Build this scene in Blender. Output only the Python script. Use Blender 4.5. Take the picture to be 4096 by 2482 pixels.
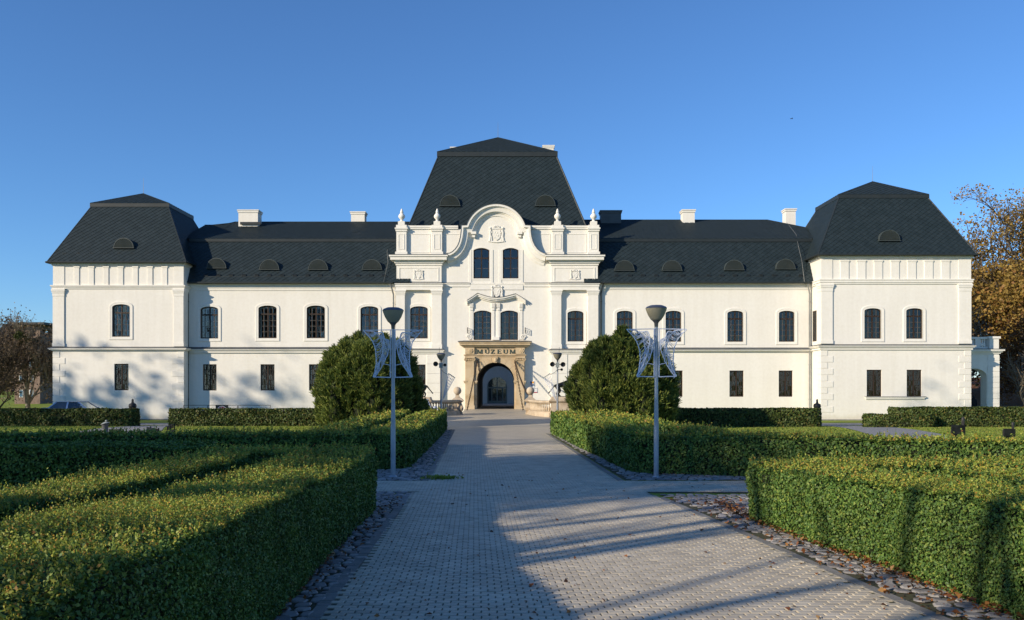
import bpy, bmesh, math, random
import numpy as np
from mathutils import Vector, Matrix, Euler

# ------------------------------------------------------------------ reset
for o in list(bpy.data.objects):
    bpy.data.objects.remove(o, do_unlink=True)
scene = bpy.context.scene
col = scene.collection
R = math.radians

# ------------------------------------------------------------------ camera
F = 3360.0            # focal length in photo pixels (photo is 4096 wide)
CAMH = 1.8
HOR = 1550.0          # horizon row
cam = bpy.data.cameras.new('camera')
cam.sensor_width = 36.0
cam.lens = F / 4096 * 36.0
cam.shift_y = (HOR - 1241.0) / 4096
cam.clip_start = 0.05
cam.clip_end = 5000
camo = bpy.data.objects.new('camera', cam)
camo.location = (0, 0, CAMH)
camo.rotation_euler = (R(90), 0, 0)
col.objects.link(camo)
scene.camera = camo

# ------------------------------------------------------------------ sky, sun, exposure
SUN_AZ = 55.0         # degrees left of the axis behind the camera
SUN_EL = 20.0
world = bpy.data.worlds.new('World')
scene.world = world
world.use_nodes = True
wn = world.node_tree.nodes; wl = world.node_tree.links
for n in list(wn): wn.remove(n)
sky = wn.new('ShaderNodeTexSky'); sky.sky_type = 'NISHITA'
sky.sun_disc = False
sky.sun_elevation = R(SUN_EL)
sky.sun_rotation = R(180 + SUN_AZ)
sky.altitude = 150
sky.air_density = 1.0; sky.dust_density = 0.0; sky.ozone_density = 8.0
bg = wn.new('ShaderNodeBackground'); bg.inputs['Strength'].default_value = 0.14
wo = wn.new('ShaderNodeOutputWorld')
wl.new(sky.outputs[0], bg.inputs[0]); wl.new(bg.outputs[0], wo.inputs[0])

sun = bpy.data.lights.new('sun', 'SUN')
sun.energy = 4.75; sun.angle = R(0.55); sun.color = (1.0, 0.865, 0.67)
suno = bpy.data.objects.new('sun', sun); col.objects.link(suno)
to_sun = Vector((-math.sin(R(SUN_AZ)) * math.cos(R(SUN_EL)), -math.cos(R(SUN_AZ)) * math.cos(R(SUN_EL)), math.sin(R(SUN_EL))))
suno.rotation_euler = to_sun.to_track_quat('Z', 'Y').to_euler()
suno.location = (-30, -20, 40)

scene.view_settings.view_transform = 'Standard'
scene.view_settings.look = 'None'
scene.view_settings.gamma = 1.0
scene.view_settings.exposure = 0.30
scene.render.engine = 'CYCLES'
scene.cycles.max_bounces = 8
scene.cycles.transparent_max_bounces = 12

# ================================================================== helpers
def WX(px, D): return (px - 2048.0) * D / F
def WZ(py, D): return CAMH + (HOR - py) * D / F

def tag(o, label=None, cat=None, group=None, kind=None):
    if label: o['label'] = label
    if cat: o['category'] = cat
    if group: o['group'] = group
    if kind: o['kind'] = kind
    return o

def acc_loc(o):
    v = Vector((0, 0, 0))
    while o is not None:
        v += o.location; o = o.parent
    return v

def empty(name, loc=(0, 0, 0), rz=0.0, parent=None):
    o = bpy.data.objects.new(name, None)
    o.empty_display_size = 0.2
    o.location = loc; o.rotation_euler = (0, 0, rz)
    col.objects.link(o)
    if parent: o.parent = parent
    return o

def fast_mesh(name, V, Fc, mat, smooth=False):
    """V (n,3) float array, Fc (m,k) int array with k constant."""
    V = np.asarray(V, dtype=np.float32); Fc = np.asarray(Fc, dtype=np.int32)
    me = bpy.data.meshes.new(name)
    m, k = Fc.shape
    me.vertices.add(len(V)); me.vertices.foreach_set('co', V.ravel())
    me.loops.add(m * k); me.loops.foreach_set('vertex_index', Fc.ravel())
    me.polygons.add(m)
    me.polygons.foreach_set('loop_start', np.arange(0, m * k, k, dtype=np.int32))
    me.polygons.foreach_set('loop_total', np.full(m, k, dtype=np.int32))
    if smooth: me.polygons.foreach_set('use_smooth', np.ones(m, dtype=bool))
    me.update(calc_edges=True)
    if mat: me.materials.append(mat)
    return me

def mesh_obj(name, me, parent=None, loc=(0, 0, 0), rot=(0, 0, 0), scale=(1, 1, 1)):
    o = bpy.data.objects.new(name, me)
    col.objects.link(o)
    o.location = loc; o.rotation_euler = rot; o.scale = scale
    if parent: o.parent = parent
    return o

class MB:
    def __init__(s): s.v = []; s.f = []
    def add(s, vs, fs):
        b = len(s.v); s.v.extend(vs)
        s.f.extend([tuple(i + b for i in f) for f in fs]); return s
    def box(s, x0, x1, y0, y1, z0, z1):
        if x0 > x1: x0, x1 = x1, x0
        if y0 > y1: y0, y1 = y1, y0
        if z0 > z1: z0, z1 = z1, z0
        return s.add([(x0,y0,z0),(x1,y0,z0),(x1,y1,z0),(x0,y1,z0),(x0,y0,z1),(x1,y0,z1),(x1,y1,z1),(x0,y1,z1)],
                     [(0,3,2,1),(4,5,6,7),(0,1,5,4),(1,2,6,5),(2,3,7,6),(3,0,4,7)])
    def cbox(s, x0, x1, y0, y1, z0, z1, c=0.01):
        """box with chamfered front and top edges"""
        return s.loft([[(x0+c,z0),(x1-c,z0),(x1-c,z1-c),(x0+c,z1-c)], [(x0,z0),(x1,z0),(x1,z1),(x0,z1)], [(x0,z0),(x1,z0),(x1,z1),(x0,z1)]], [y0, y0+c, y1])
    def loft(s, rings, ys):
        n = len(rings[0]); vs = []; fs = []
        for r, y in zip(rings, ys): vs += [(p[0], y, p[1]) for p in r]
        for k in range(len(rings) - 1):
            for i in range(n):
                j = (i + 1) % n
                fs.append((k*n+i, k*n+j, (k+1)*n+j, (k+1)*n+i))
        fs.append(tuple(range(n))); fs.append(tuple(reversed(range((len(rings)-1)*n, len(rings)*n))))
        return s.add(vs, fs)
    def quad(s, a, b, c, d): return s.add([a, b, c, d], [(0,1,2,3)])
    def poly(s, pts): return s.add(list(pts), [tuple(range(len(pts)))])
    def prism_xz(s, pts, y0, y1):
        """polygon in XZ extruded along y"""
        n = len(pts)
        vs = [(p[0], y0, p[1]) for p in pts] + [(p[0], y1, p[1]) for p in pts]
        fs = [tuple(range(n)), tuple(reversed(range(n, 2*n)))]
        for i in range(n):
            j = (i+1) % n; fs.append((i, i+n, j+n, j))
        return s.add(vs, fs)
    def prism_xy(s, pts, z0, z1):
        n = len(pts)
        vs = [(p[0], p[1], z0) for p in pts] + [(p[0], p[1], z1) for p in pts]
        fs = [tuple(reversed(range(n))), tuple(range(n, 2*n))]
        for i in range(n):
            j = (i+1) % n; fs.append((i, j, j+n, i+n))
        return s.add(vs, fs)
    def lathe(s, prof, c=(0,0,0), n=16, cap=True):
        vs = []; fs = []
        for r, z in prof:
            for k in range(n):
                a = 2*math.pi*k/n
                vs.append((c[0]+r*math.cos(a), c[1]+r*math.sin(a), c[2]+z))
        for i in range(len(prof)-1):
            for k in range(n):
                j = (k+1) % n
                fs.append((i*n+k, i*n+j, (i+1)*n+j, (i+1)*n+k))
        if cap:
            fs.append(tuple(reversed(range(n)))); fs.append(tuple(range((len(prof)-1)*n, len(prof)*n)))
        return s.add(vs, fs)
    def tube(s, pts, r, n=6, r1=None, closed=False):
        P = [Vector(p) for p in pts]; m = len(P); vs = []; fs = []
        up = Vector((0.137, 0.281, 1)).normalized()
        for i, p in enumerate(P):
            if closed: d = P[(i+1) % m] - P[i-1]
            else: d = P[min(i+1, m-1)] - P[max(i-1, 0)]
            if d.length < 1e-9: d = Vector((0,0,1))
            d.normalize()
            a = d.cross(up)
            if a.length < 1e-3: a = d.cross(Vector((1,0,0)))
            a.normalize(); b = d.cross(a)
            rr = r if r1 is None else r + (r1-r)*i/max(1, m-1)
            for k in range(n):
                t = 2*math.pi*k/n
                q = p + a*math.cos(t)*rr + b*math.sin(t)*rr
                vs.append(tuple(q))
        last = m if closed else m-1
        for i in range(last):
            ii = (i+1) % m
            for k in range(n):
                j = (k+1) % n
                fs.append((i*n+k, i*n+j, ii*n+j, ii*n+k))
        if not closed:
            fs.append(tuple(reversed(range(n)))); fs.append(tuple(range((m-1)*n, m*n)))
        return s.add(vs, fs)
    def sphere(s, c, r, nu=10, nv=7, sc=(1,1,1)):
        vs = [(c[0], c[1], c[2]-r*sc[2])]; fs = []
        for i in range(1, nv):
            ph = math.pi*i/nv - math.pi/2
            for k in range(nu):
                a = 2*math.pi*k/nu
                vs.append((c[0]+r*sc[0]*math.cos(ph)*math.cos(a), c[1]+r*sc[1]*math.cos(ph)*math.sin(a), c[2]+r*sc[2]*math.sin(ph)))
        vs.append((c[0], c[1], c[2]+r*sc[2])); t = len(vs)-1
        for k in range(nu):
            j = (k+1) % nu
            fs.append((0, 1+j, 1+k)); fs.append((t, t-nu+k, t-nu+j))
            for i in range(nv-2):
                fs.append((1+i*nu+k, 1+i*nu+j, 1+(i+1)*nu+j, 1+(i+1)*nu+k))
        return s.add(vs, fs)
    def mesh(s, name, mat, smooth=False, off=None, angle=None):
        me = bpy.data.meshes.new(name)
        vs = s.v if off is None else [(v[0]-off[0], v[1]-off[1], v[2]-off[2]) for v in s.v]
        me.from_pydata([tuple(v) for v in vs], [], s.f)
        me.update()
        if mat: me.materials.append(mat)
        if smooth: me.shade_smooth()
        if smooth and angle: me.set_sharp_from_angle(angle=R(angle))
        return me
    def build(s, name, mat, parent=None, smooth=False, local=False, angle=None):
        off = None
        if parent is not None and not local: off = acc_loc(parent)
        return mesh_obj(name, s.mesh(name, mat, smooth, off, angle), parent)

def base_at(mb, name, mat, smooth=False, loc=None, angle=None):
    """a one mesh thing whose origin lies at its base"""
    V = np.array(mb.v); 
    if loc is None: loc = ((V[:,0].min()+V[:,0].max())/2, (V[:,1].min()+V[:,1].max())/2, V[:,2].min())
    return mesh_obj(name, mb.mesh(name, mat, smooth, loc, angle), None, loc)

def copy_tree(o, parent=None):
    c = o.copy(); col.objects.link(c); c.parent = parent
    for ch in o.children: copy_tree(ch, c)
    return c

# ------------------------------------------------------------------ materials
def new_mat(name):
    m = bpy.data.materials.new(name); m.use_nodes = True
    nt = m.node_tree
    for n in list(nt.nodes): nt.nodes.remove(n)
    out = nt.nodes.new('ShaderNodeOutputMaterial')
    b = nt.nodes.new('ShaderNodeBsdfPrincipled')
    nt.links.new(b.outputs[0], out.inputs[0])
    return m, nt, b, out

def ramp(nt, fac, stops):
    r = nt.nodes.new('ShaderNodeValToRGB')
    while len(r.color_ramp.elements) < len(stops): r.color_ramp.elements.new(0.5)
    for e, (p, c) in zip(r.color_ramp.elements, stops):
        e.position = p; e.color = (c[0], c[1], c[2], 1)
    nt.links.new(fac, r.inputs[0]); return r.outputs[0]

def noise(nt, scale, detail=4, coord=None, rough=0.55):
    n = nt.nodes.new('ShaderNodeTexNoise')
    n.inputs['Scale'].default_value = scale; n.inputs['Detail'].default_value = detail
    n.inputs['Roughness'].default_value = rough
    if coord is None:
        g = nt.nodes.new('ShaderNodeNewGeometry'); coord = g.outputs['Position']
    nt.links.new(coord, n.inputs['Vector']); return n

def mat_noise(name, c0, c1, scale=3, rough=0.8, bump=0.0, bscale=40, metallic=0.0, spec=0.3, c2=None, detail=5):
    m, nt, b, out = new_mat(name)
    n = noise(nt, scale, detail)
    stops = [(0.32, c0), (0.68, c1)] if c2 is None else [(0.28, c0), (0.5, c1), (0.72, c2)]
    nt.links.new(ramp(nt, n.outputs['Fac'], stops), b.inputs['Base Color'])
    b.inputs['Roughness'].default_value = rough; b.inputs['Metallic'].default_value = metallic
    b.inputs['Specular IOR Level'].default_value = spec
    if bump:
        n2 = noise(nt, bscale, 6)
        bp = nt.nodes.new('ShaderNodeBump'); bp.inputs['Strength'].default_value = bump; bp.inputs['Distance'].default_value = 0.02
        nt.links.new(n2.outputs['Fac'], bp.inputs['Height']); nt.links.new(bp.outputs[0], b.inputs['Normal'])
    return m

def mat_leaf(name, stops, rough=0.55, transl=0.25, spec=0.3):
    m, nt, b, out = new_mat(name)
    g = nt.nodes.new('ShaderNodeNewGeometry')
    c = ramp(nt, g.outputs['Random Per Island'], stops)
    n = noise(nt, 1.3, 3)
    mx = nt.nodes.new('ShaderNodeMix'); mx.data_type = 'RGBA'; mx.blend_type = 'MULTIPLY'
    mx.inputs[0].default_value = 1.0
    nt.links.new(c, mx.inputs[6])
    nt.links.new(ramp(nt, n.outputs['Fac'], [(0.3, (0.7,0.7,0.7)), (0.7, (1.15,1.12,1.05))]), mx.inputs[7])
    nt.links.new(mx.outputs[2], b.inputs['Base Color'])
    b.inputs['Roughness'].default_value = rough; b.inputs['Specular IOR Level'].default_value = spec
    if transl > 0:
        t = nt.nodes.new('ShaderNodeBsdfTranslucent'); nt.links.new(mx.outputs[2], t.inputs[0])
        ms = nt.nodes.new('ShaderNodeMixShader'); ms.inputs[0].default_value = transl
        nt.links.new(b.outputs[0], ms.inputs[1]); nt.links.new(t.outputs[0], ms.inputs[2]); nt.links.new(ms.outputs[0], out.inputs[0])
    return m

def mat_island(name, stops, rough=0.8, spec=0.3, bump=0.0, bscale=60, dirt=None):
    m, nt, b, out = new_mat(name)
    g = nt.nodes.new('ShaderNodeNewGeometry')
    oi = nt.nodes.new('ShaderNodeObjectInfo')
    ad = nt.nodes.new('ShaderNodeMath'); ad.operation = 'ADD'
    nt.links.new(g.outputs['Random Per Island'], ad.inputs[0]); nt.links.new(oi.outputs['Random'], ad.inputs[1])
    fr = nt.nodes.new('ShaderNodeMath'); fr.operation = 'FRACT'; nt.links.new(ad.outputs[0], fr.inputs[0])
    c = ramp(nt, fr.outputs[0], stops)
    n = noise(nt, 2.2, 6)
    mx = nt.nodes.new('ShaderNodeMix'); mx.data_type = 'RGBA'; mx.blend_type = 'MULTIPLY'; mx.inputs[0].default_value = 1.0
    nt.links.new(c, mx.inputs[6])
    nt.links.new(ramp(nt, n.outputs['Fac'], [(0.3, dirt or (0.8,0.8,0.78)), (0.65, (1.05,1.04,1.03))]), mx.inputs[7])
    nt.links.new(mx.outputs[2], b.inputs['Base Color'])
    b.inputs['Roughness'].default_value = rough; b.inputs['Specular IOR Level'].default_value = spec
    if bump:
        n2 = noise(nt, bscale, 4)
        bp = nt.nodes.new('ShaderNodeBump'); bp.inputs['Strength'].default_value = bump; bp.inputs['Distance'].default_value = 0.01
        nt.links.new(n2.outputs['Fac'], bp.inputs['Height']); nt.links.new(bp.outputs[0], b.inputs['Normal'])
    return m

def mat_stucco():
    m, nt, b, out = new_mat('stucco')
    n = noise(nt, 0.35, 6); n3 = noise(nt, 5.0, 5)
    c = ramp(nt, n.outputs['Fac'], [(0.3, (0.765,0.735,0.665)), (0.7, (0.805,0.775,0.705))])
    mx = nt.nodes.new('ShaderNodeMix'); mx.data_type = 'RGBA'; mx.blend_type = 'MULTIPLY'; mx.inputs[0].default_value = 1.0
    nt.links.new(c, mx.inputs[6]); nt.links.new(ramp(nt, n3.outputs['Fac'], [(0.3, (0.955,0.95,0.94)), (0.6, (1,1,1))]), mx.inputs[7])
    mp = nt.nodes.new('ShaderNodeMapping'); mp.inputs['Scale'].default_value = (2.4, 2.4, 0.12); g0 = nt.nodes.new('ShaderNodeNewGeometry'); nt.links.new(g0.outputs['Position'], mp.inputs[0])
    m9 = nt.nodes.new('ShaderNodeMix'); m9.data_type = 'RGBA'; m9.blend_type = 'MULTIPLY'; m9.inputs[0].default_value = 1.0
    nt.links.new(mx.outputs[2], m9.inputs[6]); nt.links.new(ramp(nt, noise(nt, 1.0, 5, mp.outputs[0]).outputs['Fac'], [(0.32, (0.955,0.95,0.94)), (0.6, (1,1,1))]), m9.inputs[7]); mx = m9
    # splash dirt along the foot of the wall, with an uneven edge
    g = nt.nodes.new('ShaderNodeNewGeometry'); sp = nt.nodes.new('ShaderNodeSeparateXYZ'); nt.links.new(g.outputs['Position'], sp.inputs[0])
    ma = nt.nodes.new('ShaderNodeMath'); ma.operation = 'MULTIPLY_ADD'; ma.inputs[1].default_value = 0.7; 
    nt.links.new(noise(nt, 1.7, 5).outputs['Fac'], ma.inputs[0]); nt.links.new(sp.outputs[2], ma.inputs[2])
    d = ramp(nt, ma.outputs[0], [(0.0, (0.86,0.84,0.79)), (0.35, (1,1,1))])
    m2 = nt.nodes.new('ShaderNodeMix'); m2.data_type = 'RGBA'; m2.blend_type = 'MULTIPLY'; m2.inputs[0].default_value = 1.0
    nt.links.new(mx.outputs[2], m2.inputs[6]); nt.links.new(d, m2.inputs[7])
    nt.links.new(m2.outputs[2], b.inputs['Base Color'])
    b.inputs['Roughness'].default_value = 0.9; b.inputs['Specular IOR Level'].default_value = 0.15
    bp = nt.nodes.new('ShaderNodeBump'); bp.inputs['Strength'].default_value = 0.2; bp.inputs['Distance'].default_value = 0.012
    nt.links.new(noise(nt, 14, 7).outputs['Fac'], bp.inputs['Height']); nt.links.new(bp.outputs[0], b.inputs['Normal'])
    return m

def mat_glass():
    m, nt, b, out = new_mat('window_glass')
    nt.nodes.remove(b)
    tr = nt.nodes.new('ShaderNodeBsdfTransparent'); tr.inputs[0].default_value = (0.92,0.95,0.94,1)
    gl = nt.nodes.new('ShaderNodeBsdfGlossy'); gl.inputs['Roughness'].default_value = 0.03
    fr = nt.nodes.new('ShaderNodeFresnel'); fr.inputs[0].default_value = 1.85
    bp = nt.nodes.new('ShaderNodeBump'); bp.inputs['Strength'].default_value = 0.12; bp.inputs['Distance'].default_value = 0.02
    nt.links.new(noise(nt, 3.0, 2).outputs['Fac'], bp.inputs['Height']); nt.links.new(bp.outputs[0], gl.inputs['Normal'])
    ms = nt.nodes.new('ShaderNodeMixShader')
    nt.links.new(fr.outputs[0], ms.inputs[0]); nt.links.new(tr.outputs[0], ms.inputs[1]); nt.links.new(gl.outputs[0], ms.inputs[2])
    nt.links.new(ms.outputs[0], out.inputs[0])
    return m

M = {}
M['stucco'] = mat_stucco()
M['glass'] = mat_glass()
M['slate'] = mat_island('roof_shingle', [(0.0,(0.019,0.030,0.035)),(0.5,(0.021,0.033,0.039)),(1.0,(0.024,0.036,0.042))], rough=0.55, spec=0.22, bump=0.15, bscale=12)
M['slate_base'] = mat_noise('roof_underlay', (0.007,0.010,0.011), (0.010,0.013,0.014), 2, 0.8, spec=0.15)
M['flash'] = mat_noise('lead_flashing', (0.055,0.062,0.066), (0.085,0.092,0.095), 1.5, 0.5, spec=0.4)
M['vent'] = mat_noise('vent_sheet', (0.045,0.058,0.058), (0.06,0.072,0.07), 2, 0.55, spec=0.3)
M['gutter'] = mat_noise('dark_sheet_metal', (0.020,0.026,0.028), (0.028,0.034,0.036), 2, 0.5, spec=0.3)
M['pipe'] = mat_noise('grey_pipe', (0.16,0.165,0.16), (0.24,0.245,0.235), 2, 0.45, spec=0.5)
M['wood'] = mat_noise('dark_brown_paint', (0.028,0.017,0.011), (0.045,0.028,0.018), 6, 0.5, spec=0.3)
M['bar'] = mat_noise('brown_glazing_bar', (0.11,0.085,0.065), (0.15,0.12,0.095), 6, 0.5, spec=0.3)
M['white_paint'] = mat_noise('white_paint', (0.80,0.80,0.74), (0.86,0.86,0.8), 4, 0.5)
M['grey_paint'] = mat_noise('green_grey_paint', (0.20,0.24,0.21), (0.28,0.31,0.27), 4, 0.5)
M['room'] = mat_noise('shade_toned_plaster', (0.12,0.115,0.10), (0.2,0.19,0.17), 0.7, 0.9)  # dark plaster colour carries the dimness of rooms and passage vault
M['stone'] = mat_noise('sandstone', (0.40,0.29,0.165), (0.52,0.40,0.25), 1.4, 0.85, bump=0.4, bscale=25, c2=(0.58,0.47,0.32))
M['stone2'] = mat_noise('grey_sandstone', (0.33,0.26,0.18), (0.47,0.38,0.27), 2.2, 0.85, bump=0.4, bscale=25, c2=(0.55,0.47,0.36))
M['bronze'] = mat_noise('dark_bronze', (0.018,0.017,0.016), (0.05,0.048,0.044), 5, 0.32, metallic=0.7, spec=0.5)
M['letter'] = mat_noise('verdigris_metal', (0.035,0.055,0.045), (0.09,0.13,0.11), 9, 0.5, metallic=0.3)
M['iron'] = mat_noise('rusty_iron', (0.03,0.022,0.018), (0.075,0.05,0.036), 14, 0.7, metallic=0.3)
M['pole'] = mat_noise('galvanised_pole', (0.30,0.33,0.37), (0.42,0.45,0.49), 3, 0.42, metallic=0.35, spec=0.5)
M['lampcap'] = mat_noise('lamp_cap', (0.06,0.07,0.10), (0.09,0.10,0.14), 4, 0.4, spec=0.5)
M['lampbowl'] = mat_noise('lamp_bowl', (0.25,0.23,0.16), (0.33,0.30,0.21), 4, 0.35, spec=0.5)
M['lampneck'] = mat_noise('lamp_neck', (0.10,0.10,0.10), (0.16,0.16,0.155), 4, 0.4, metallic=0.4)
M['wire'] = mat_noise('white_wire', (0.55,0.60,0.72), (0.72,0.76,0.84), 4, 0.5)
M['black'] = mat_noise('black_plastic', (0.018,0.018,0.018), (0.035,0.034,0.033), 6, 0.5)
M['boxgrey'] = mat_noise('grey_box', (0.26,0.29,0.27), (0.35,0.37,0.34), 5, 0.5)
M['bark'] = mat_noise('bark', (0.055,0.042,0.030), (0.13,0.105,0.08), 6, 0.9, bump=0.5, bscale=18)
M['bark_pale'] = mat_noise('pale_bark', (0.12,0.10,0.075), (0.26,0.23,0.18), 6, 0.9, bump=0.5, bscale=18)
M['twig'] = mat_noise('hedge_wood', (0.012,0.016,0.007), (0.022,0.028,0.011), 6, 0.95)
M['box_leaf'] = mat_leaf('box_leaf', [(0.0,(0.055,0.12,0.03)),(0.45,(0.10,0.19,0.038)),(0.8,(0.155,0.245,0.045)),(1.0,(0.26,0.31,0.065))], transl=0.18, spec=0.35)
M['box_tip'] = mat_leaf('box_tip', [(0.0,(0.14,0.23,0.045)),(0.45,(0.28,0.36,0.06)),(0.80,(0.44,0.42,0.07)),(0.94,(0.46,0.28,0.05)),(1.0,(0.30,0.14,0.04))], transl=0.3, spec=0.35)
M['far_leaf'] = mat_leaf('privet_leaf', [(0.0,(0.045,0.075,0.02)),(0.5,(0.085,0.13,0.032)),(0.82,(0.13,0.165,0.04)),(1.0,(0.20,0.15,0.045))], transl=0.2)
M['yew'] = mat_leaf('yew_needles', [(0.0,(0.045,0.08,0.02)),(0.5,(0.125,0.17,0.038)),(0.85,(0.22,0.26,0.055)),(1.0,(0.30,0.31,0.075))], transl=0.15)
M['autumn'] = mat_leaf('autumn_leaf', [(0.0,(0.20,0.13,0.035)),(0.35,(0.34,0.24,0.06)),(0.7,(0.42,0.29,0.075)),(1.0,(0.30,0.15,0.05))], transl=0.35)
M['rust'] = mat_leaf('rust_leaf', [(0.0,(0.12,0.05,0.018)),(0.5,(0.24,0.10,0.03)),(1.0,(0.30,0.15,0.04))], transl=0.35)
M['brown_leaf'] = mat_leaf('brown_leaf', [(0.0,(0.085,0.06,0.04)),(0.5,(0.15,0.105,0.065)),(1.0,(0.22,0.16,0.095))], transl=0.2)
M['fallen'] = mat_leaf('fallen_leaf', [(0.0,(0.13,0.045,0.015)),(0.5,(0.28,0.10,0.03)),(0.85,(0.36,0.17,0.05)),(1.0,(0.45,0.28,0.12))], transl=0.1)
M['mistle'] = mat_leaf('mistletoe_leaf', [(0.0,(0.04,0.06,0.015)),(1.0,(0.12,0.15,0.04))], transl=0.2)
M['blade'] = mat_leaf('grass_blade', [(0.0,(0.16,0.24,0.035)),(0.55,(0.25,0.32,0.05)),(0.9,(0.34,0.36,0.08)),(1.0,(0.42,0.37,0.13))], transl=0.4)
M['paver'] = mat_island('concrete_paver', [(0.0,(0.44,0.39,0.30)),(0.5,(0.50,0.445,0.345)),(1.0,(0.56,0.50,0.39))], rough=0.6, spec=0.4, bump=0.3, bscale=120, dirt=(0.80,0.79,0.78))
M['cobble'] = mat_island('cobblestone', [(0.0,(0.17,0.16,0.16)),(0.5,(0.25,0.24,0.235)),(1.0,(0.36,0.34,0.32))], rough=0.6, spec=0.4, bump=0.4, bscale=50)
M['soil'] = mat_noise('soil_joint', (0.035,0.032,0.02), (0.075,0.07,0.04), 25, 0.95, c2=(0.05,0.075,0.02))
M['kerb'] = mat_noise('kerb_stone', (0.17,0.165,0.15), (0.26,0.25,0.23), 5, 0.85, bump=0.3)
M['gravel'] = mat_noise('grey_gravel', (0.20,0.20,0.195), (0.33,0.325,0.31), 7, 0.9, bump=0.6, bscale=30)

def mat_ground():
    m, nt, b, out = new_mat('lawn')
    n1 = noise(nt, 0.5, 6); n2 = noise(nt, 9.0, 5)
    c = ramp(nt, n1.outputs['Fac'], [(0.3,(0.16,0.24,0.035)),(0.5,(0.22,0.28,0.045)),(0.72,(0.30,0.30,0.065))])
    mx = nt.nodes.new('ShaderNodeMix'); mx.data_type='RGBA'; mx.blend_type='MULTIPLY'; mx.inputs[0].default_value=1
    nt.links.new(c, mx.inputs[6]); nt.links.new(ramp(nt, n2.outputs['Fac'], [(0.3,(0.7,0.72,0.7)),(0.7,(1.15,1.1,1.0))]), mx.inputs[7])
    # leaf litter on the wooded bank: a real change of cover, at x > 33 and y > 62
    g = nt.nodes.new('ShaderNodeNewGeometry'); sp = nt.nodes.new('ShaderNodeSeparateXYZ'); nt.links.new(g.outputs['Position'], sp.inputs[0])
    mr = nt.nodes.new('ShaderNodeMapRange'); mr.inputs[1].default_value = 60; mr.inputs[2].default_value = 66; nt.links.new(sp.outputs[1], mr.inputs[0])
    litter = ramp(nt, noise(nt, 6, 6).outputs['Fac'], [(0.3,(0.12,0.06,0.028)),(0.55,(0.21,0.10,0.045)),(0.75,(0.27,0.15,0.075))])
    mr2 = nt.nodes.new('ShaderNodeMapRange'); mr2.inputs[1].default_value = 27; mr2.inputs[2].default_value = 32; nt.links.new(sp.outputs[0], mr2.inputs[0])
    mm = nt.nodes.new('ShaderNodeMath'); mm.operation = 'MULTIPLY'; nt.links.new(mr.outputs[0], mm.inputs[0]); nt.links.new(mr2.outputs[0], mm.inputs[1])
    m2 = nt.nodes.new('ShaderNodeMix'); m2.data_type='RGBA'; nt.links.new(mm.outputs[0], m2.inputs[0])
    nt.links.new(mx.outputs[2], m2.inputs[6]); nt.links.new(litter, m2.inputs[7])
    nt.links.new(m2.outputs[2], b.inputs['Base Color']); b.inputs['Roughness'].default_value=0.9; b.inputs['Specular IOR Level'].default_value=0.1
    bp = nt.nodes.new('ShaderNodeBump'); bp.inputs['Strength'].default_value=0.4; bp.inputs['Distance'].default_value=0.03
    nt.links.new(noise(nt, 14, 6).outputs['Fac'], bp.inputs['Height']); nt.links.new(bp.outputs[0], b.inputs['Normal'])
    return m
M['lawn'] = mat_ground()

# ================================================================== ground
def smooth01(t): 
    t = np.clip(t, 0, 1); return t*t*(3-2*t)
def gz(x, y):
    x = np.asarray(x, float); y = np.asarray(y, float)
    z = -0.54*smooth01((y-34)/22.0)
    z = z + 3.6*smooth01((y-64)/45.0)*smooth01((x-30)/6.0)
    z = z + 1.2*smooth01((y-70)/60.0)*smooth01((-x-34)/10.0)
    return z
xs = np.concatenate([[-2500,-900,-300,-120,-80], np.arange(-60,61,2.0), [80,120,300,900,2500]])
ys = np.concatenate([[-400,-120,-60,-30], np.arange(-20,20,5.0), np.arange(20,112,2.0), [130,160,220,300,600,1500,3500]])
GX, GY = np.meshgrid(xs, ys)
V = np.stack([GX, GY, gz(GX, GY)], -1).reshape(-1,3)
nx, ny = len(xs), len(ys)
idx = np.arange(nx*ny).reshape(ny, nx)
Fc = np.stack([idx[:-1,:-1], idx[:-1,1:], idx[1:,1:], idx[1:,:-1]], -1).reshape(-1,4)
tag(mesh_obj('ground', fast_mesh('ground', V, Fc, M['lawn'], True)), 'mown lawn and leaf strewn park ground round the manor house', kind='structure')

# ------------------------------------------------------------------ paths
def path_z(y): return 0.012 + 0.15*smooth01((y-36)/14.0) + 0.06*smooth01((y-50)/10.0)
def left_edge(y):   # main walk, photo left edge
    return np.interp(y, [2, 6.5, 14.1, 16.1, 35.4, 36.6, 47, 51, 61], [-1.50, -1.53, -1.72, -1.63, -2.45, -3.7, -4.7, -3.05, -3.45])
def right_edge(y):
    return np.interp(y, [2, 6.5, 13.5, 15.6, 32.4, 33.6, 46, 51, 61], [4.05, 3.30, 2.42, 2.10, 1.34, 2.9, 2.5, 0.85, 1.1])

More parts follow.
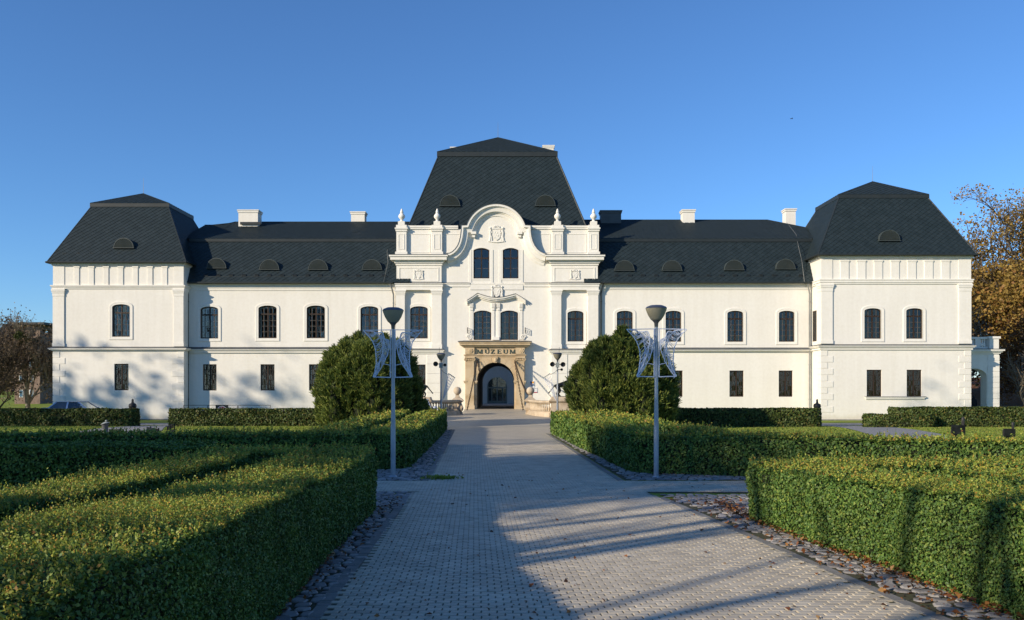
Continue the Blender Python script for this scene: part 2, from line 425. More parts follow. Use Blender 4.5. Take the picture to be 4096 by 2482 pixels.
path = MB()
yy = np.concatenate([np.arange(2, 36, 1.0), np.arange(36, 61.2, 0.7)])
pv = []; 
for y in yy: pv += [(float(left_edge(y)), float(y), float(path_z(y))), (float(right_edge(y)), float(y), float(path_z(y))),
                    (float(left_edge(y)), float(y), -0.62), (float(right_edge(y)), float(y), -0.62)]
pf = []
for i in range(len(yy)-1):
    a = 4*i; b = a+4
    pf += [(a,a+1,b+1,b), (a+2,a,b,b+2), (a+1,a+3,b+3,b+1)]
path.add(pv, pf)
def mat_path():
    m, nt, b, out = new_mat('path_bed')
    g = nt.nodes.new('ShaderNodeNewGeometry')
    br = nt.nodes.new('ShaderNodeTexBrick')
    br.inputs['Scale'].default_value = 1.0; br.inputs['Brick Width'].default_value = 0.125; br.inputs['Row Height'].default_value = 0.078
    br.inputs['Mortar Size'].default_value = 0.004; br.inputs['Mortar Smooth'].default_value = 0.2
    br.inputs['Color1'].default_value = (0.46,0.41,0.32,1); br.inputs['Color2'].default_value = (0.52,0.465,0.365,1); br.inputs['Mortar'].default_value = (0.15,0.15,0.13,1)
    nt.links.new(g.outputs['Position'], br.inputs['Vector'])
    # soil bed close by (the joints between real pavers), paving pattern beyond the built pavers
    sp = nt.nodes.new('ShaderNodeSeparateXYZ'); nt.links.new(g.outputs['Position'], sp.inputs[0])
    st = nt.nodes.new('ShaderNodeMath'); st.operation = 'GREATER_THAN'; st.inputs[1].default_value = 26.0; nt.links.new(sp.outputs[1], st.inputs[0])
    soil = ramp(nt, noise(nt, 22, 4).outputs['Fac'], [(0.3,(0.03,0.03,0.015)),(0.6,(0.06,0.065,0.03)),(0.75,(0.05,0.085,0.02))])
    mx = nt.nodes.new('ShaderNodeMix'); mx.data_type='RGBA'; nt.links.new(st.outputs[0], mx.inputs[0]); nt.links.new(soil, mx.inputs[6]); nt.links.new(br.outputs['Color'], mx.inputs[7])
    n = ramp(nt, noise(nt, 0.9, 6).outputs['Fac'], [(0.3,(0.82,0.8,0.78)),(0.7,(1.08,1.06,1.04))])
    m2 = nt.nodes.new('ShaderNodeMix'); m2.data_type='RGBA'; m2.blend_type='MULTIPLY'; m2.inputs[0].default_value=1
    nt.links.new(mx.outputs[2], m2.inputs[6]); nt.links.new(n, m2.inputs[7]); nt.links.new(m2.outputs[2], b.inputs['Base Color'])
    b.inputs['Roughness'].default_value = 0.5; b.inputs['Specular IOR Level'].default_value = 0.6
    return m
path_o = path.build('path', mat_path()); tag(path_o, 'grey block paved walk leading straight to the museum portal', kind='structure')

rng = np.random.default_rng(7)
PW, PH, PG = 0.125, 0.078, 0.006
def paver_mesh(c=0.006, zz=0.012):
    w, h = PW/2-PG/2, PH/2-PG/2
    mb = MB()
    # interlocking block: waisted ends, chamfered top
    n = 0.006
    ring = [(-w,-h),(w,-h),(w-n,0),(w,h),(-w,h),(-w+n,0)]
    top = [(x*(1-c/w), y*(1-c/h)) for x, y in ring]
    vs = [(x,y,0) for x,y in ring] + [(x,y,zz-0.003) for x,y in ring] + [(x,y,zz) for x,y in top]
    fs = [(12,13,14,15,16,17)]
    for i in range(6):
        j = (i+1)%6
        fs += [(i,j,6+j,6+i), (6+i,6+j,12+j,12+i)]
    mb.add(vs, fs); return mb
pm = paver_mesh()
pm_me = pm.mesh('paver', M['paver'])
AX = -0.045           # the walk's axis leans a little to the left
cells = []
j = 0; y = 5.4
while y < 26.0:
    xl, xr = float(left_edge(y))+0.07, float(right_edge(y))-0.07
    if 14.35 < y < 16.0: xl, xr = -3.6, 9.0    # crossing, both sides
    k0 = math.ceil((xl)/PW); 
    off = (0.5*PW if j % 2 else 0.0) + AX*(y-5.4)
    i0 = int(math.floor((xl-off)/PW))+1; i1 = int(math.floor((xr-off)/PW))
    for i in range(i0, i1+1):
        x = off + i*PW
        cells.append((x, y))
    y += PH; j += 1
cells = np.array(cells)
zc = path_z(cells[:,1]) + rng.normal(0, 0.0012, len(cells))
tilt = rng.normal(0, 0.004, (len(cells), 2))
# visible ones, nearest first
vis = (np.abs(cells[:,0])/cells[:,1] < 0.60) & (cells[:,1] > 6.45)
order = np.argsort(np.where(vis, cells[:,1], 1e9))
single = set(order[:300].tolist())
pv0 = np.array(pm.v); P6 = len(pv0)
allv = []; keep = [i for i in range(len(cells)) if i not in single]
kk = np.array(keep)
VV = pv0[None,:,:] + np.concatenate([cells[kk], zc[kk,None]],1)[:,None,:]
VV[:,:,2] += pv0[None,:,0]*tilt[kk,0][:,None] + pv0[None,:,1]*tilt[kk,1][:,None]
me = bpy.data.meshes.new('paver_field')
faces = []
pf6 = pm.f
me.from_pydata(VV.reshape(-1,3).tolist(), [], [tuple(v+P6*i for v in f) for i in range(len(kk)) for f in pf6])
me.materials.append(M['paver'])
tag(mesh_obj('paver_field', me, path_o), kind='stuff')
for i in order[:300]:
    mesh_obj('paver', pm_me, path_o, (cells[i,0], cells[i,1], zc[i]), (tilt[i,1], -tilt[i,0], 0))

# crossing bed to the right and left
cr = MB(); cr.add([(-2.6,14.3,0.008),(-1.6,14.3,0.008),(-1.6,16.05,0.008),(-2.6,16.05,0.008)],[(0,1,2,3)]); cr.add([(2.0,14.3,0.008),(9,14.0,0.008),(9,16.2,0.008),(2.0,16.05,0.008)],[(0,1,2,3)])
cr.add([(-14,14.6,0.008),(-2.6,14.3,0.008),(-2.6,16.05,0.008),(-14,16.6,0.008)],[(0,1,2,3)])
tag(cr.build('cross_path', M['soil']), 'narrow paved cross path between the clipped hedges', kind='structure')

# cobbled margins: irregular stones
def cobbles(name, label, region, mat, s0=0.10, npart=150, ymax=40, seed=1):
    r = np.random.default_rng(seed)
    xa, xb, ya, yb, inside = region
    st = []
    y = ya
    while y < yb:
        s = s0*(1+0.25*r.random()); x = xa + r.random()*s
        while x < xb:
            w = s0*(0.8+0.9*r.random())
            if inside(x, y): st.append((x, y, w, s))
            x += w*1.02
        y += s*1.02
    st = np.array(st)
    bed = MB(); 
    ys_ = np.arange(ya, yb+0.01, 0.5)
    rows = []
    for q in ys_:
        xx = [x for x in np.arange(xa, xb, 0.04) if inside(x, q)]
        if xx: rows.append((min(xx)-0.03, max(xx)+0.03, q))
    for (a0,a1,q),(b0,b1,p) in zip(rows[:-1], rows[1:]):
        if p-q < 0.6: bed.quad((a0,q,0.004+0*q),(a1,q,0.004),(b1,p,0.004),(b0,p,0.004))
    bo = bed.build(name, M['soil']); tag(bo, label, kind='structure')
    shp = []
    for k in range(6):
        mb = MB(); n = 7; ang = np.sort(r.random(n)*0.5 + np.arange(n))*2*math.pi/n
        rad = 0.46*(0.88+0.2*r.random(n))
        sq = np.maximum(np.abs(np.cos(ang)), np.abs(np.sin(ang)))**-0.65
        ring = [(rad[i]*sq[i]*math.cos(ang[i]), rad[i]*sq[i]*math.sin(ang[i])) for i in range(n)]
        vs = [(a,b,0) for a,b in ring] + [(a*0.97,b*0.97,0.008) for a,b in ring] + [(a*0.82,b*0.82,0.012+0.006*r.random()) for a,b in ring]
        fs = [tuple(range(2*n,3*n))]
        for i in range(n):
            q = (i+1)%n; fs += [(i,q,n+q,n+i),(n+i,n+q,2*n+q,2*n+i)]
        mb.add(vs, fs); shp.append((mb, mb.mesh('cobblestone', mat)))
    d = np.hypot(st[:,0], st[:,1]); vis = (np.abs(st[:,0])/st[:,1] < 0.6) & (st[:,1] > 6.4)
    order = np.argsort(np.where(vis, d, 1e9)); rest = MB()
    for q, i in enumerate(order):
        x, y, w, s = st[i]; k = int(r.integers(6)); rz = r.normal(0, 0.15); zz = 0.004+0.008*r.random()
        if q < npart and vis[i]:
            mesh_obj('cobblestone', shp[k][1], bo, (x+w/2, y+s/2, zz), (r.normal(0,.05), r.normal(0,.05), rz), (w, s, 1))
        else:
            c, sn = math.cos(rz), math.sin(rz); tx, ty = r.normal(0,0.07), r.normal(0,0.07)
            rest.add([(x+w/2+(v[0]*c-v[1]*sn)*w, y+s/2+(v[0]*sn+v[1]*c)*s, zz+v[2]+v[0]*w*tx+v[1]*s*ty) for v in shp[k][0].v], shp[k][0].f)
    if rest.v: tag(rest.build('cobblestone_bed', mat, bo), kind='stuff')
    return bo
cobbles('left_cobble_margin', 'rough cobbled margin between walk and near left hedge',
        (-3.2, -1.4, 5.0, 14.25, lambda x, y: (-2.25 - 0.02*y) < x < float(left_edge(y))-0.07), M['cobble'], 0.12, 150, seed=3)
cobbles('right_cobble_margin', 'rough cobbled margin strewn with leaves below right hedge',
        (2.2, 4.9, 5.0, 13.9, lambda x, y: float(right_edge(y))+0.05 < x < 4.7), M['cobble'], 0.13, 150, seed=4)
cobbles('far_left_cobble_margin', 'cobbled margin at the foot of the left lamp',
        (-3.4, -1.5, 16.1, 35.2, lambda x, y: (-3.2 if y < 18.4 else -2.5-0.02*(y-18)) < x < float(left_edge(y))-0.12), M['cobble'], 0.12, 0, seed=5)
cobbles('far_right_cobble_margin', 'cobbled margin at the foot of the right lamp',
        (0.9, 8.0, 16.2, 32.2, lambda x, y: float(right_edge(y))+0.12 < x < (7.8 if y < 17.3 else 2.75-0.06*(y-17))), M['cobble'], 0.12, 0, seed=6)

# kerb stones along the walk, one by one
def kerb(name, label, fe, sgn, y0, y1):
    root = None; r = random.Random(5)
    mb0 = MB(); y = y0; L = 0.5
    root = empty(name, (float(fe(y0)), y0, 0)); tag(root, label, 'kerb', 'kerbs edging the walk')
    while y < y1:
        e = min(y+L-0.01, y1)
        xa, xb = float(fe(y)), float(fe(e)); w = 0.055
        mb = MB(); z = 0.022 + r.uniform(-.003,.003) + float(path_z((y+e)/2))-0.012
        mb.prism_xy([(xa-w,y),(xa+w,y),(xb+w,e),(xb-w,e)], -0.05, z)
        mb.build('kerb_stone', M['kerb'], root)
        y += L
kerb('kerb', 'thin stone kerb along the left edge of the near walk', left_edge, -1, 5.5, 14.2)
kerb('kerb', 'thin stone kerb along the right edge of the near walk', right_edge, 1, 5.5, 13.6)
kerb('kerb', 'thin stone kerb on the left of the far walk', left_edge, -1, 16.1, 35.3)
kerb('kerb', 'thin stone kerb on the right of the far walk', right_edge, 1, 15.7, 32.3)

# side paths over the lawn and gravel at the castle foot
def ground_sheet(name, label, pts, mat, dz=0.012):
    mb = MB(); n = 14
    a = pts['l']; b = pts['r']
    ya = np.linspace(a[0][1], a[-1][1], n)
    for p, q in zip(ya[:-1], ya[1:]):
        def xx(s, t): return float(np.interp(t, [k[1] for k in s], [k[0] for k in s]))
        m_ = 6
        for i in range(m_):
            c = []
            for (t, f) in ((p, i/m_), (p, (i+1)/m_), (q, (i+1)/m_), (q, i/m_)):
                x = xx(a, t)*(1-f)+xx(b, t)*f; c.append((x, t, float(gz(x, t))+dz))
            mb.quad(*c)
    return tag(mb.build(name, mat), label, kind='structure')
ground_sheet('left_side_path', 'grey stone side path crossing the left lawn', {'l': [(-16.5,25),(-17.6,34),(-19.2,42),(-19.6,47)], 'r': [(-12.0,25),(-14.2,34),(-17.3,42),(-17.5,47)]}, M['gravel'])
ground_sheet('right_side_path', 'grey cobbled side path crossing the right lawn', {'l': [(11.5,24),(13.6,32),(16.0,42),(16.3,47)], 'r': [(14.2,24),(16.4,32),(18.3,42),(18.8,47)]}, M['gravel'])
ground_sheet('left_forecourt_road', 'grey gravel road before the left wing', {'l': [(-60,47),(-60,54)], 'r': [(-4.4,47),(-4.4,54)]}, M['gravel'], 0.022)
ground_sheet('right_forecourt_road', 'grey gravel road before the right wing', {'l': [(3.2,47),(3.2,54)], 'r': [(60,47),(60,54)]}, M['gravel'], 0.022)

# ================================================================== manor house
castle = empty('manor_house', (0, 60, -0.54))
tag(castle, 'long white manor house with dark mansard roofs and a curved central gable', 'building')
LT, RT, WG, BAY, CEN = 60.0, 59.2, 61.0, 60.75, 61.0     # depths of tower fronts, wings, bays, centre
STU = M['stucco']
def part(mb, name, mat, parent=castle, smooth=False, angle=None): return mb.build(name, mat, parent, smooth, angle=angle)

def arch_pts(x0, x1, zs, z1, n=12, kind='ellipse'):
    """points of an arch from (x0,zs) over to (x1,zs); crown at z1"""
    c = (x0+x1)/2; w = (x1-x0)/2; r = z1-zs; out = []
    for i in range(n+1):
        if kind == 'ellipse':
            a = math.pi*(1-i/n); out.append((c+w*math.cos(a), zs+r*math.sin(a)))
        else:
            RR = (w*w+r*r)/(2*r); th = math.asin(min(1, w/RR)); a = -th+2*th*i/n
            out.append((c+RR*math.sin(a), z1-RR+RR*math.cos(a)))
    return out

def wall_with_holes(mb, x0, x1, z0, z1, y, holes, depth=0.32):
    """holes: (hx0,hx1,hz0,hz1,archpts or None). front sheet plus reveals"""
    xs_ = sorted(set([x0, x1] + [h[0] for h in holes] + [h[1] for h in holes]))
    for a, b in zip(xs_[:-1], xs_[1:]):
        hs = sorted([h for h in holes if h[0] <= a+1e-6 and h[1] >= b-1e-6], key=lambda h: h[2])
        z = z0
        for h in hs:
            if h[2] > z+1e-6: mb.quad((a,y,z),(b,y,z),(b,y,h[2]),(a,y,h[2]))
            z = h[3]
        if z1 > z+1e-6: mb.quad((a,y,z),(b,y,z),(b,y,z1),(a,y,z1))
    for hx0, hx1, hz0, hz1, ap in holes:
        ye = y+depth
        zs = hz1 if ap is None else ap[0][1]
        mb.quad((hx0,y,hz0),(hx0,ye,hz0),(hx0,ye,zs),(hx0,y,zs))
        mb.quad((hx1,y,hz0),(hx1,y,zs),(hx1,ye,zs),(hx1,ye,hz0))
        mb.quad((hx0,y,hz0),(hx1,y,hz0),(hx1,ye,hz0),(hx0,ye,hz0))
        if ap is None: mb.quad((hx0,y,hz1),(hx0,ye,hz1),(hx1,ye,hz1),(hx1,y,hz1))
        else:
            for p, q in zip(ap[:-1], ap[1:]):
                mb.quad((p[0],y,p[1]),(q[0],y,q[1]),(q[0],y,hz1),(p[0],y,hz1))
                mb.quad((p[0],y,p[1]),(p[0],ye,p[1]),(q[0],ye,q[1]),(q[0],y,q[1]))

pane_me = MB().add([(-.5,0,-.5),(.5,0,-.5),(.5,0,.5),(-.5,0,.5)], [(0,1,2,3)]).mesh('pane', M['glass'])
pane_rest = MB(); pane_count = [0]
wr = random.Random(11)
def add_pane(parent, x0, x1, z0, z1, y, single):
    ax, az = wr.gauss(0, 0.008), wr.gauss(0, 0.008)
    if single and pane_count[0] < 300:
        pane_count[0] += 1
        b = acc_loc(parent)
        mesh_obj('pane', pane_me, parent, ((x0+x1)/2-b[0], y-b[1], (z0+z1)/2-b[2]), (ax, 0, az), (x1-x0, 1, z1-z0))
    else:
        w, h = (x1-x0)/2, (z1-z0)/2
        pane_rest.quad((x0,y-w*az-h*ax,z0),(x1,y+w*az-h*ax,z0),(x1,y+w*az+h*ax,z1),(x0,y-w*az+h*ax,z1))

def window(px0, px1, py0, py1, D, kind='upper', single=False, inner='white', surround=True, transom=0.26, cols=4, rows=4, archk='ellipse', rise=0.17, hrise=None):
    """returns the hole for the wall. photo pixel box at depth D"""
    x0, x1 = WX(px0, D), WX(px1, D); z0, z1 = WZ(py1, D), WZ(py0, D)
    w, h = x1-x0, z1-z0
    ap = None
    if kind == 'upper':
        ap = arch_pts(x0, x1, z1-rise*w, z1, 12, archk)
    fy = D+0.10                        # frame set back
    fw, ft = 0.075, 0.07
    mb = MB()
    mb.box(x0-.01, x0+fw, fy, fy+ft, z0, z1); mb.box(x1-fw, x1+.01, fy, fy+ft, z0, z1)
    mb.box(x0+fw, x1-fw, fy, fy+ft, z0, z0+fw)
    if ap is None: mb.box(x0+fw, x1-fw, fy, fy+ft, z1-fw, z1)
    else:
        ip = arch_pts(x0+fw, x1-fw, z1-rise*w-fw*0.2, z1-fw, 12, archk)
        for (p, q), (a, b) in zip(zip(ap[:-1], ap[1:]), zip(ip[:-1], ip[1:])):
            mb.add([(p[0],fy-.003,p[1]+.02),(q[0],fy-.003,q[1]+.02),(b[0],fy-.003,b[1]),(a[0],fy-.003,a[1]),(b[0],fy+ft,b[1]),(a[0],fy+ft,a[1])],[(3,2,1,0),(5,4,2,3)])
    cx = (x0+x1)/2
    mb.box(cx-0.045, cx+0.045, fy-.012, fy+ft, z0+fw, z1-fw*0.9)
    zt = None
    if transom:
        zt = z1 - transom*h
        mb.box(x0+fw, cx-0.045, fy-.008, fy+ft, zt-0.05, zt+0.05); mb.box(cx+0.045, x1-fw, fy-.008, fy+ft, zt-0.05, zt+0.05)
    wo_ = part(mb, 'window', M['wood'])
    # glazing bars
    bars = MB(); gx = [x0+fw, cx-0.045, cx+0.045, x1-fw]; half = cols//2
    zspans = []
    if zt: zspans = [(z0+fw, zt-0.05, rows), (zt+0.05, z1-fw*0.5, 1)]
    else: zspans = [(z0+fw, z1-fw*0.5, rows)]
    b_ = 0.013
    for (u0, u1) in ((gx[0], gx[1]), (gx[2], gx[3])):
        cw = (u1-u0)/half
        for (s0, s1, n) in zspans:
            rh = (s1-s0)/n
            for c in range(1, half): bars.box(u0+c*cw-b_, u0+c*cw+b_, fy+.015, fy+.05, s0, s1)
            for r_ in range(1, n): bars.box(u0, u1, fy+.018, fy+.047, s0+r_*rh-b_, s0+r_*rh+b_)
            for c in range(half):
                for r_ in range(n):
                    add_pane(wo_, u0+c*cw, u0+(c+1)*cw, s0+r_*rh, s0+(r_+1)*rh, fy+.034, single)
    if bars.v: part(bars, 'glazing_bar', M['bar'] if kind != 'grille' else M['iron'], wo_)
    # inner casement
    if inner:
        iy = D+0.30; mb = MB(); fw2 = 0.085
        mb.box(x0, x0+fw2+.05, iy, iy+.06, z0, z1); mb.box(x1-fw2-.05, x1, iy, iy+.06, z0, z1)
        mb.box(cx-0.09, cx+0.09, iy-.01, iy+.06, z0, z1)
        mb.box(x0+fw2+.05, cx-.09, iy, iy+.055, z0, z0+fw2); mb.box(cx+.09, x1-fw2-.05, iy, iy+.055, z0, z0+fw2)
        mb.box(x0+fw2+.05, cx-.09, iy, iy+.055, z1-fw2-.1, z1); mb.box(cx+.09, x1-fw2-.05, iy, iy+.055, z1-fw2-.1, z1)
        if zt: mb.box(x0+fw2+.05, cx-.09, iy, iy+.055, zt-.06, zt+.06); mb.box(cx+.09, x1-fw2-.05, iy, iy+.055, zt-.06, zt+.06)
        for u0, u1 in ((x0+fw2, cx-.09), (cx+.09, x1-fw2)):
            mb.box((u0+u1)/2-.032, (u0+u1)/2+.032, iy+.012, iy+.05, z0+fw2, z1-fw2)
            for (s0, s1, n) in zspans:
                rh = (s1-s0)/n
                for r_ in range(1, n): mb.box(u0+.05, u1, iy+.015, iy+.045, s0+r_*rh-.02, s0+r_*rh+.02)
        part(mb, 'inner_casement', {'white': M['white_paint'], 'grey': M['grey_paint'], 'brown': M['wood']}[inner], wo_)
    # moulded surround
    if surround:
        mb = MB(); o1 = 0.22; pr = 0.045
        def ring(off, y):
            if ap is None: return [(x0-off,y,z0-off),(x0-off,y,z1+off),(x1+off,y,z1+off),(x1+off,y,z0-off)]
            a2 = arch_pts(x0-off, x1+off, z1-rise*w+0.25*off, z1+off, 12, archk)
            return [(x0-off,y,z0-off)] + [(p[0],y,p[1]) for p in a2] + [(x1+off,y,z0-off)]
        steps = [(0.0, D+.05), (0.0, D-pr*0.8), (o1*0.45, D-pr*0.8), (o1*0.5, D-pr), (o1*0.92, D-pr), (o1, D-pr*.5), (o1, D+.03)]
        if surround == 'thin': steps = [(0.0, D+.05), (0.0, D-.03), (0.10, D-.03), (0.10, D+.03)]
        rings = [ring(o, y) for o, y in steps]; n = len(rings[0]); b0 = 0
        vs = [p for rg in rings for p in rg]; fs = []
        for k in range(len(rings)-1):
            for i in range(n):
                j_ = (i+1) % n; fs.append((k*n+i, k*n+j_, (k+1)*n+j_, (k+1)*n+i))
        mb.add(vs, fs); part(mb, 'surround', STU, wo_)
    return (x0, x1, z0, z1, ap)

def stepped(mb, x0, x1, D, back, steps, ends=True):
    """horizontal moulding: steps = (z0,z1,projection)"""
    for z0, z1, p in steps:
        e = p if ends else 0
        mb.box(x0-e, x1+e, D-p, back+(e if ends else 0), z0, z1)

BASE = -0.56
# ---- towers -------------------------------------------------------------
def tower(side):
    if side == 'L':
        D = LT; xl, xr = WX(213, D), WX(735, D); back = D+8.4
        yE, yF0, yF1, yC1, yCap0, yCap1, yP, yS0, yS1 = 1058, 1066, 1143, 1156, 1163, 1186, 1387, 1388, 1404
        ups = [(449,520,1218,1348)]; lows = [(457,514,1456,1562)]
        strips = [(475-31+k*87.5, 475+k*87.5) for k in range(7)]; conv = lambda z: z*0.6698
        cols_ = (213, 258, 697, 735)
    else:
        D = RT; xl, xr = WX(3284, D), WX(3883, D); back = D+8.6
        yE, yF0, yF1, yC1, yCap0, yCap1, yP, yS0, yS1 = 1029, 1042, 1119, 1137, 1142, 1166, 1376, 1378, 1400
        ups = [(3457,3525,1234,1356),(3624,3691,1234,1356)]; lows = [(3467,3527,1480,1588),(3627,3687,1480,1588)]
        strips = [(354+k*91.2, 400+k*91.2) for k in range(7)]; conv = lambda z: 3100+z*0.737
        cols_ = (3284, 3329, 3834, 3883)
    Z = lambda p: WZ(p, D)
    inn = 'grey' if side == 'L' else 'brown'
    holes = [window(a,b,c,d,D,'upper', single=True, inner='white' if side=='L' else 'brown') for a,b,c,d in ups]
    holes += [window(a,b,c,d,D,'grille', inner=inn, surround=False, transom=0, rows=5, cols=6) for a,b,c,d in lows]
    mb = MB(); wall_with_holes(mb, xl, xr, BASE, Z(yE)+0.1, D, holes)
    # sides and back
    if side == 'R':
        sx0 = (WG-D)*0.30; 
        # left side face with one upper window (reveal only as an applied frame)
    for x in (xl, xr): mb.quad((x,D,BASE),(x,back,BASE),(x,back,Z(yE)+.1),(x,D,Z(yE)+.1))
    mb.quad((xl,back,BASE),(xl,back,Z(yE)+.1),(xr,back,Z(yE)+.1),(xr,back,BASE))
    mb.quad((xl,D+2.6,BASE),(xr,D+2.6,BASE),(xr,D+2.6,Z(yE)),(xl,D+2.6,Z(yE)))
    part(mb, 'tower_wall', STU)
    # dim room behind the windows
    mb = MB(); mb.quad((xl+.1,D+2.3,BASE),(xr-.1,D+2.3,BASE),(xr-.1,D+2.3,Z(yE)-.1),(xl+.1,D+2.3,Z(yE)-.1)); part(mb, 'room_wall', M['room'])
    # cornices round all sides
    mb = MB()
    stepped(mb, xl, xr, D, back, [(Z(yE)-.02, Z(yE)+.10, .14), (Z(yE)-.10, Z(yE)-.02, .08)])
    part(mb, 'eaves_cornice', STU)
    mb = MB(); stepped(mb, xl, xr, D, back, [(Z(yF1+3), Z(yF1-1), .16), (Z(yC1-6), Z(yF1+3), .12), (Z(yC1), Z(yC1-6), .07)]); part(mb, 'cornice', STU)
    mb = MB(); stepped(mb, xl, xr, D, back, [(Z(yS0+9), Z(yS0+6), .26), (Z(yS0+13), Z(yS0+9), .20), (Z(yS1), Z(yS0+13), .10)]); part(mb, 'string_course', STU)
    fl = MB(); e = .27; z0, z1 = Z(yS0+6)+.003, Z(yS0)
    fl.add([(xl-e,D-e,z0),(xr+e,D-e,z0),(xr+e,back,z0),(xl-e,back,z0),(xl-.01,D-.01,z1),(xr+.01,D-.01,z1),(xr+.01,back,z1),(xl-.01,back,z1)],
           [(0,1,5,4),(1,2,6,5),(3,0,4,7),(0,3,2,1)]); part(fl, 'flashing', M['flash'])
    # frieze strips
    for a, b in strips:
        mb = MB(); x0, x1 = WX(conv(a), D), WX(conv(b), D)
        mb.cbox(x0, x1, D-.05, D+.02, Z(yF1)+.002, Z(yF0+6)); mb.box(x0-.03, x1+.03, D-.075, D+.02, Z(yF0+6), Z(yF0)+.001)
        part(mb, 'frieze_strip', STU)
    # corner pilasters, in frieze and upper storey
    for (a, b) in ((cols_[0], cols_[1]), (cols_[2], cols_[3])):
        x0, x1 = WX(a, D)-.004, WX(b, D)+.004
        mb = MB(); mb.box(x0, x1, D-.04, D+.3, Z(yF1)+.003, Z(yF0-8)); part(mb, 'corner_pilaster', STU)
        mb = MB(); mb.box(x0, x1, D-.075, D+.7, Z(yP-14), Z(yCap1)); mb.box(x0-.03, x1+.03, D-.10, D+.7, Z(yP)+.004, Z(yP-14)-.001)
        mb.box(x0-.02, x1+.02, D-.095, D+.7, Z(yCap1)+.001, Z(yCap0+10)); mb.box(x0-.05, x1+.05, D-.13, D+.7, Z(yCap0+10)+.001, Z(yCap0+3)); mb.box(x0-.08, x1+.08, D-.16, D+.7, Z(yCap0+3)+.001, Z(yC1)-.003)
        part(mb, 'corner_pilaster', STU)
    # quoins
    y = yS1 + (0 if side == 'R' else 3); k = 0; step = 25.1
    while y + step < 1676:
        wq = 0.85 if k % 2 else 0.46
        for sgn, xc in ((1, xl), (-1, xr)):
            mb = MB(); x0, x1 = (xc-.03, xc+wq) if sgn > 0 else (xc-wq, xc+.03)
            mb.cbox(x0, x1, D-.03, D+.5, Z(y+step)+.02, Z(y)-.012, .012)
            part(mb, 'quoin', STU)
        y += step; k += 1
    if side == 'R':
        mb = MB(); zs = Z(1588); mb.box(WX(3459,D), WX(3700,D), D-.16, D+.02, zs-.06, zs-.003); mb.box(WX(3462,D), WX(3697,D), D-.09, D+.02, zs-.17, zs-.061); part(mb, 'window_sill', STU)
        mb = MB(); mb.box(WX(3458,D), WX(3701,D), D-.18, D+.02, zs-.001, zs+.025); part(mb, 'sill_flashing', M['flash'])
        # window in the left flank of the tower
        xw = xl; y0, y1 = 60.05, 60.75; z0, z1 = Z(1362), Z(1238)
        mb = MB(); mb.box(xw-.03, xw-.005, y0, y0+.07, z0, z1); mb.box(xw-.03, xw-.005, y1-.07, y1, z0, z1); mb.box(xw-.03, xw-.005, y0+.07, y1-.07, z0, z0+.08); mb.box(xw-.03, xw-.005, y0+.07, y1-.07, z1-.1, z1)
        mb.box(xw-.035, xw-.004, y0+.31, y0+.37, z0+.08, z1-.1)
        for k in range(1, 5): mb.box(xw-.03, xw-.008, y0+.07, y1-.07, z0+(z1-z0)*k/5-.013, z0+(z1-z0)*k/5+.013)
        w_ = part(mb, 'window', M['wood'])
        mb = MB(); mb.quad((xw-.012,y0+.05,z0+.05),(xw-.012,y0+.05,z1-.05),(xw-.012,y1-.05,z1-.05),(xw-.012,y1-.05,z0+.05)); part(mb, 'pane', M['gutter'], w_)
    mb = MB(); mb.box(xl-.05, xr+.05, D-.05, back+.05, BASE-.1, BASE+.10); part(mb, 'wall_foot', M['kerb'])
    return D, xl, xr, back, Z(yE)+.10

# ---- shingled roof planes --------------------------------------------------
shingle_a, shingle_b = 0.21, 0.165
sg = MB()
_th = 0.036
def sh_h(t): return 0.004 + _th*t
sg.add([(0,-shingle_b,sh_h(1)),(shingle_a,0,sh_h(.5)),(0,shingle_b,sh_h(0)),(-shingle_a,0,sh_h(.5)),(0,-shingle_b,-.004),(shingle_a,0,-.004),(-shingle_a,0,-.004)],
       [(0,1,2,3),(4,5,1,0),(6,4,0,3)])
sg_me = sg.mesh('shingle', M['slate'])
shingle_count = [0]
def clip_poly(poly, clip):
    """Sutherland-Hodgman against convex counter-clockwise clip"""
    out = poly
    for i in range(len(clip)):
        a, b = clip[i], clip[(i+1) % len(clip)]
        inp, out = out, []
        if not inp: return []
        def side(p): return (b[0]-a[0])*(p[1]-a[1])-(b[1]-a[1])*(p[0]-a[0])
        for k in range(len(inp)):
            p, q = inp[k-1], inp[k]; sp_, sq = side(p), side(q)
            if (sp_ >= 0) != (sq >= 0):
                t = sp_/(sp_-sq); out.append((p[0]+t*(q[0]-p[0]), p[1]+t*(q[1]-p[1])))
            if sq >= 0: out.append(q)
    return out

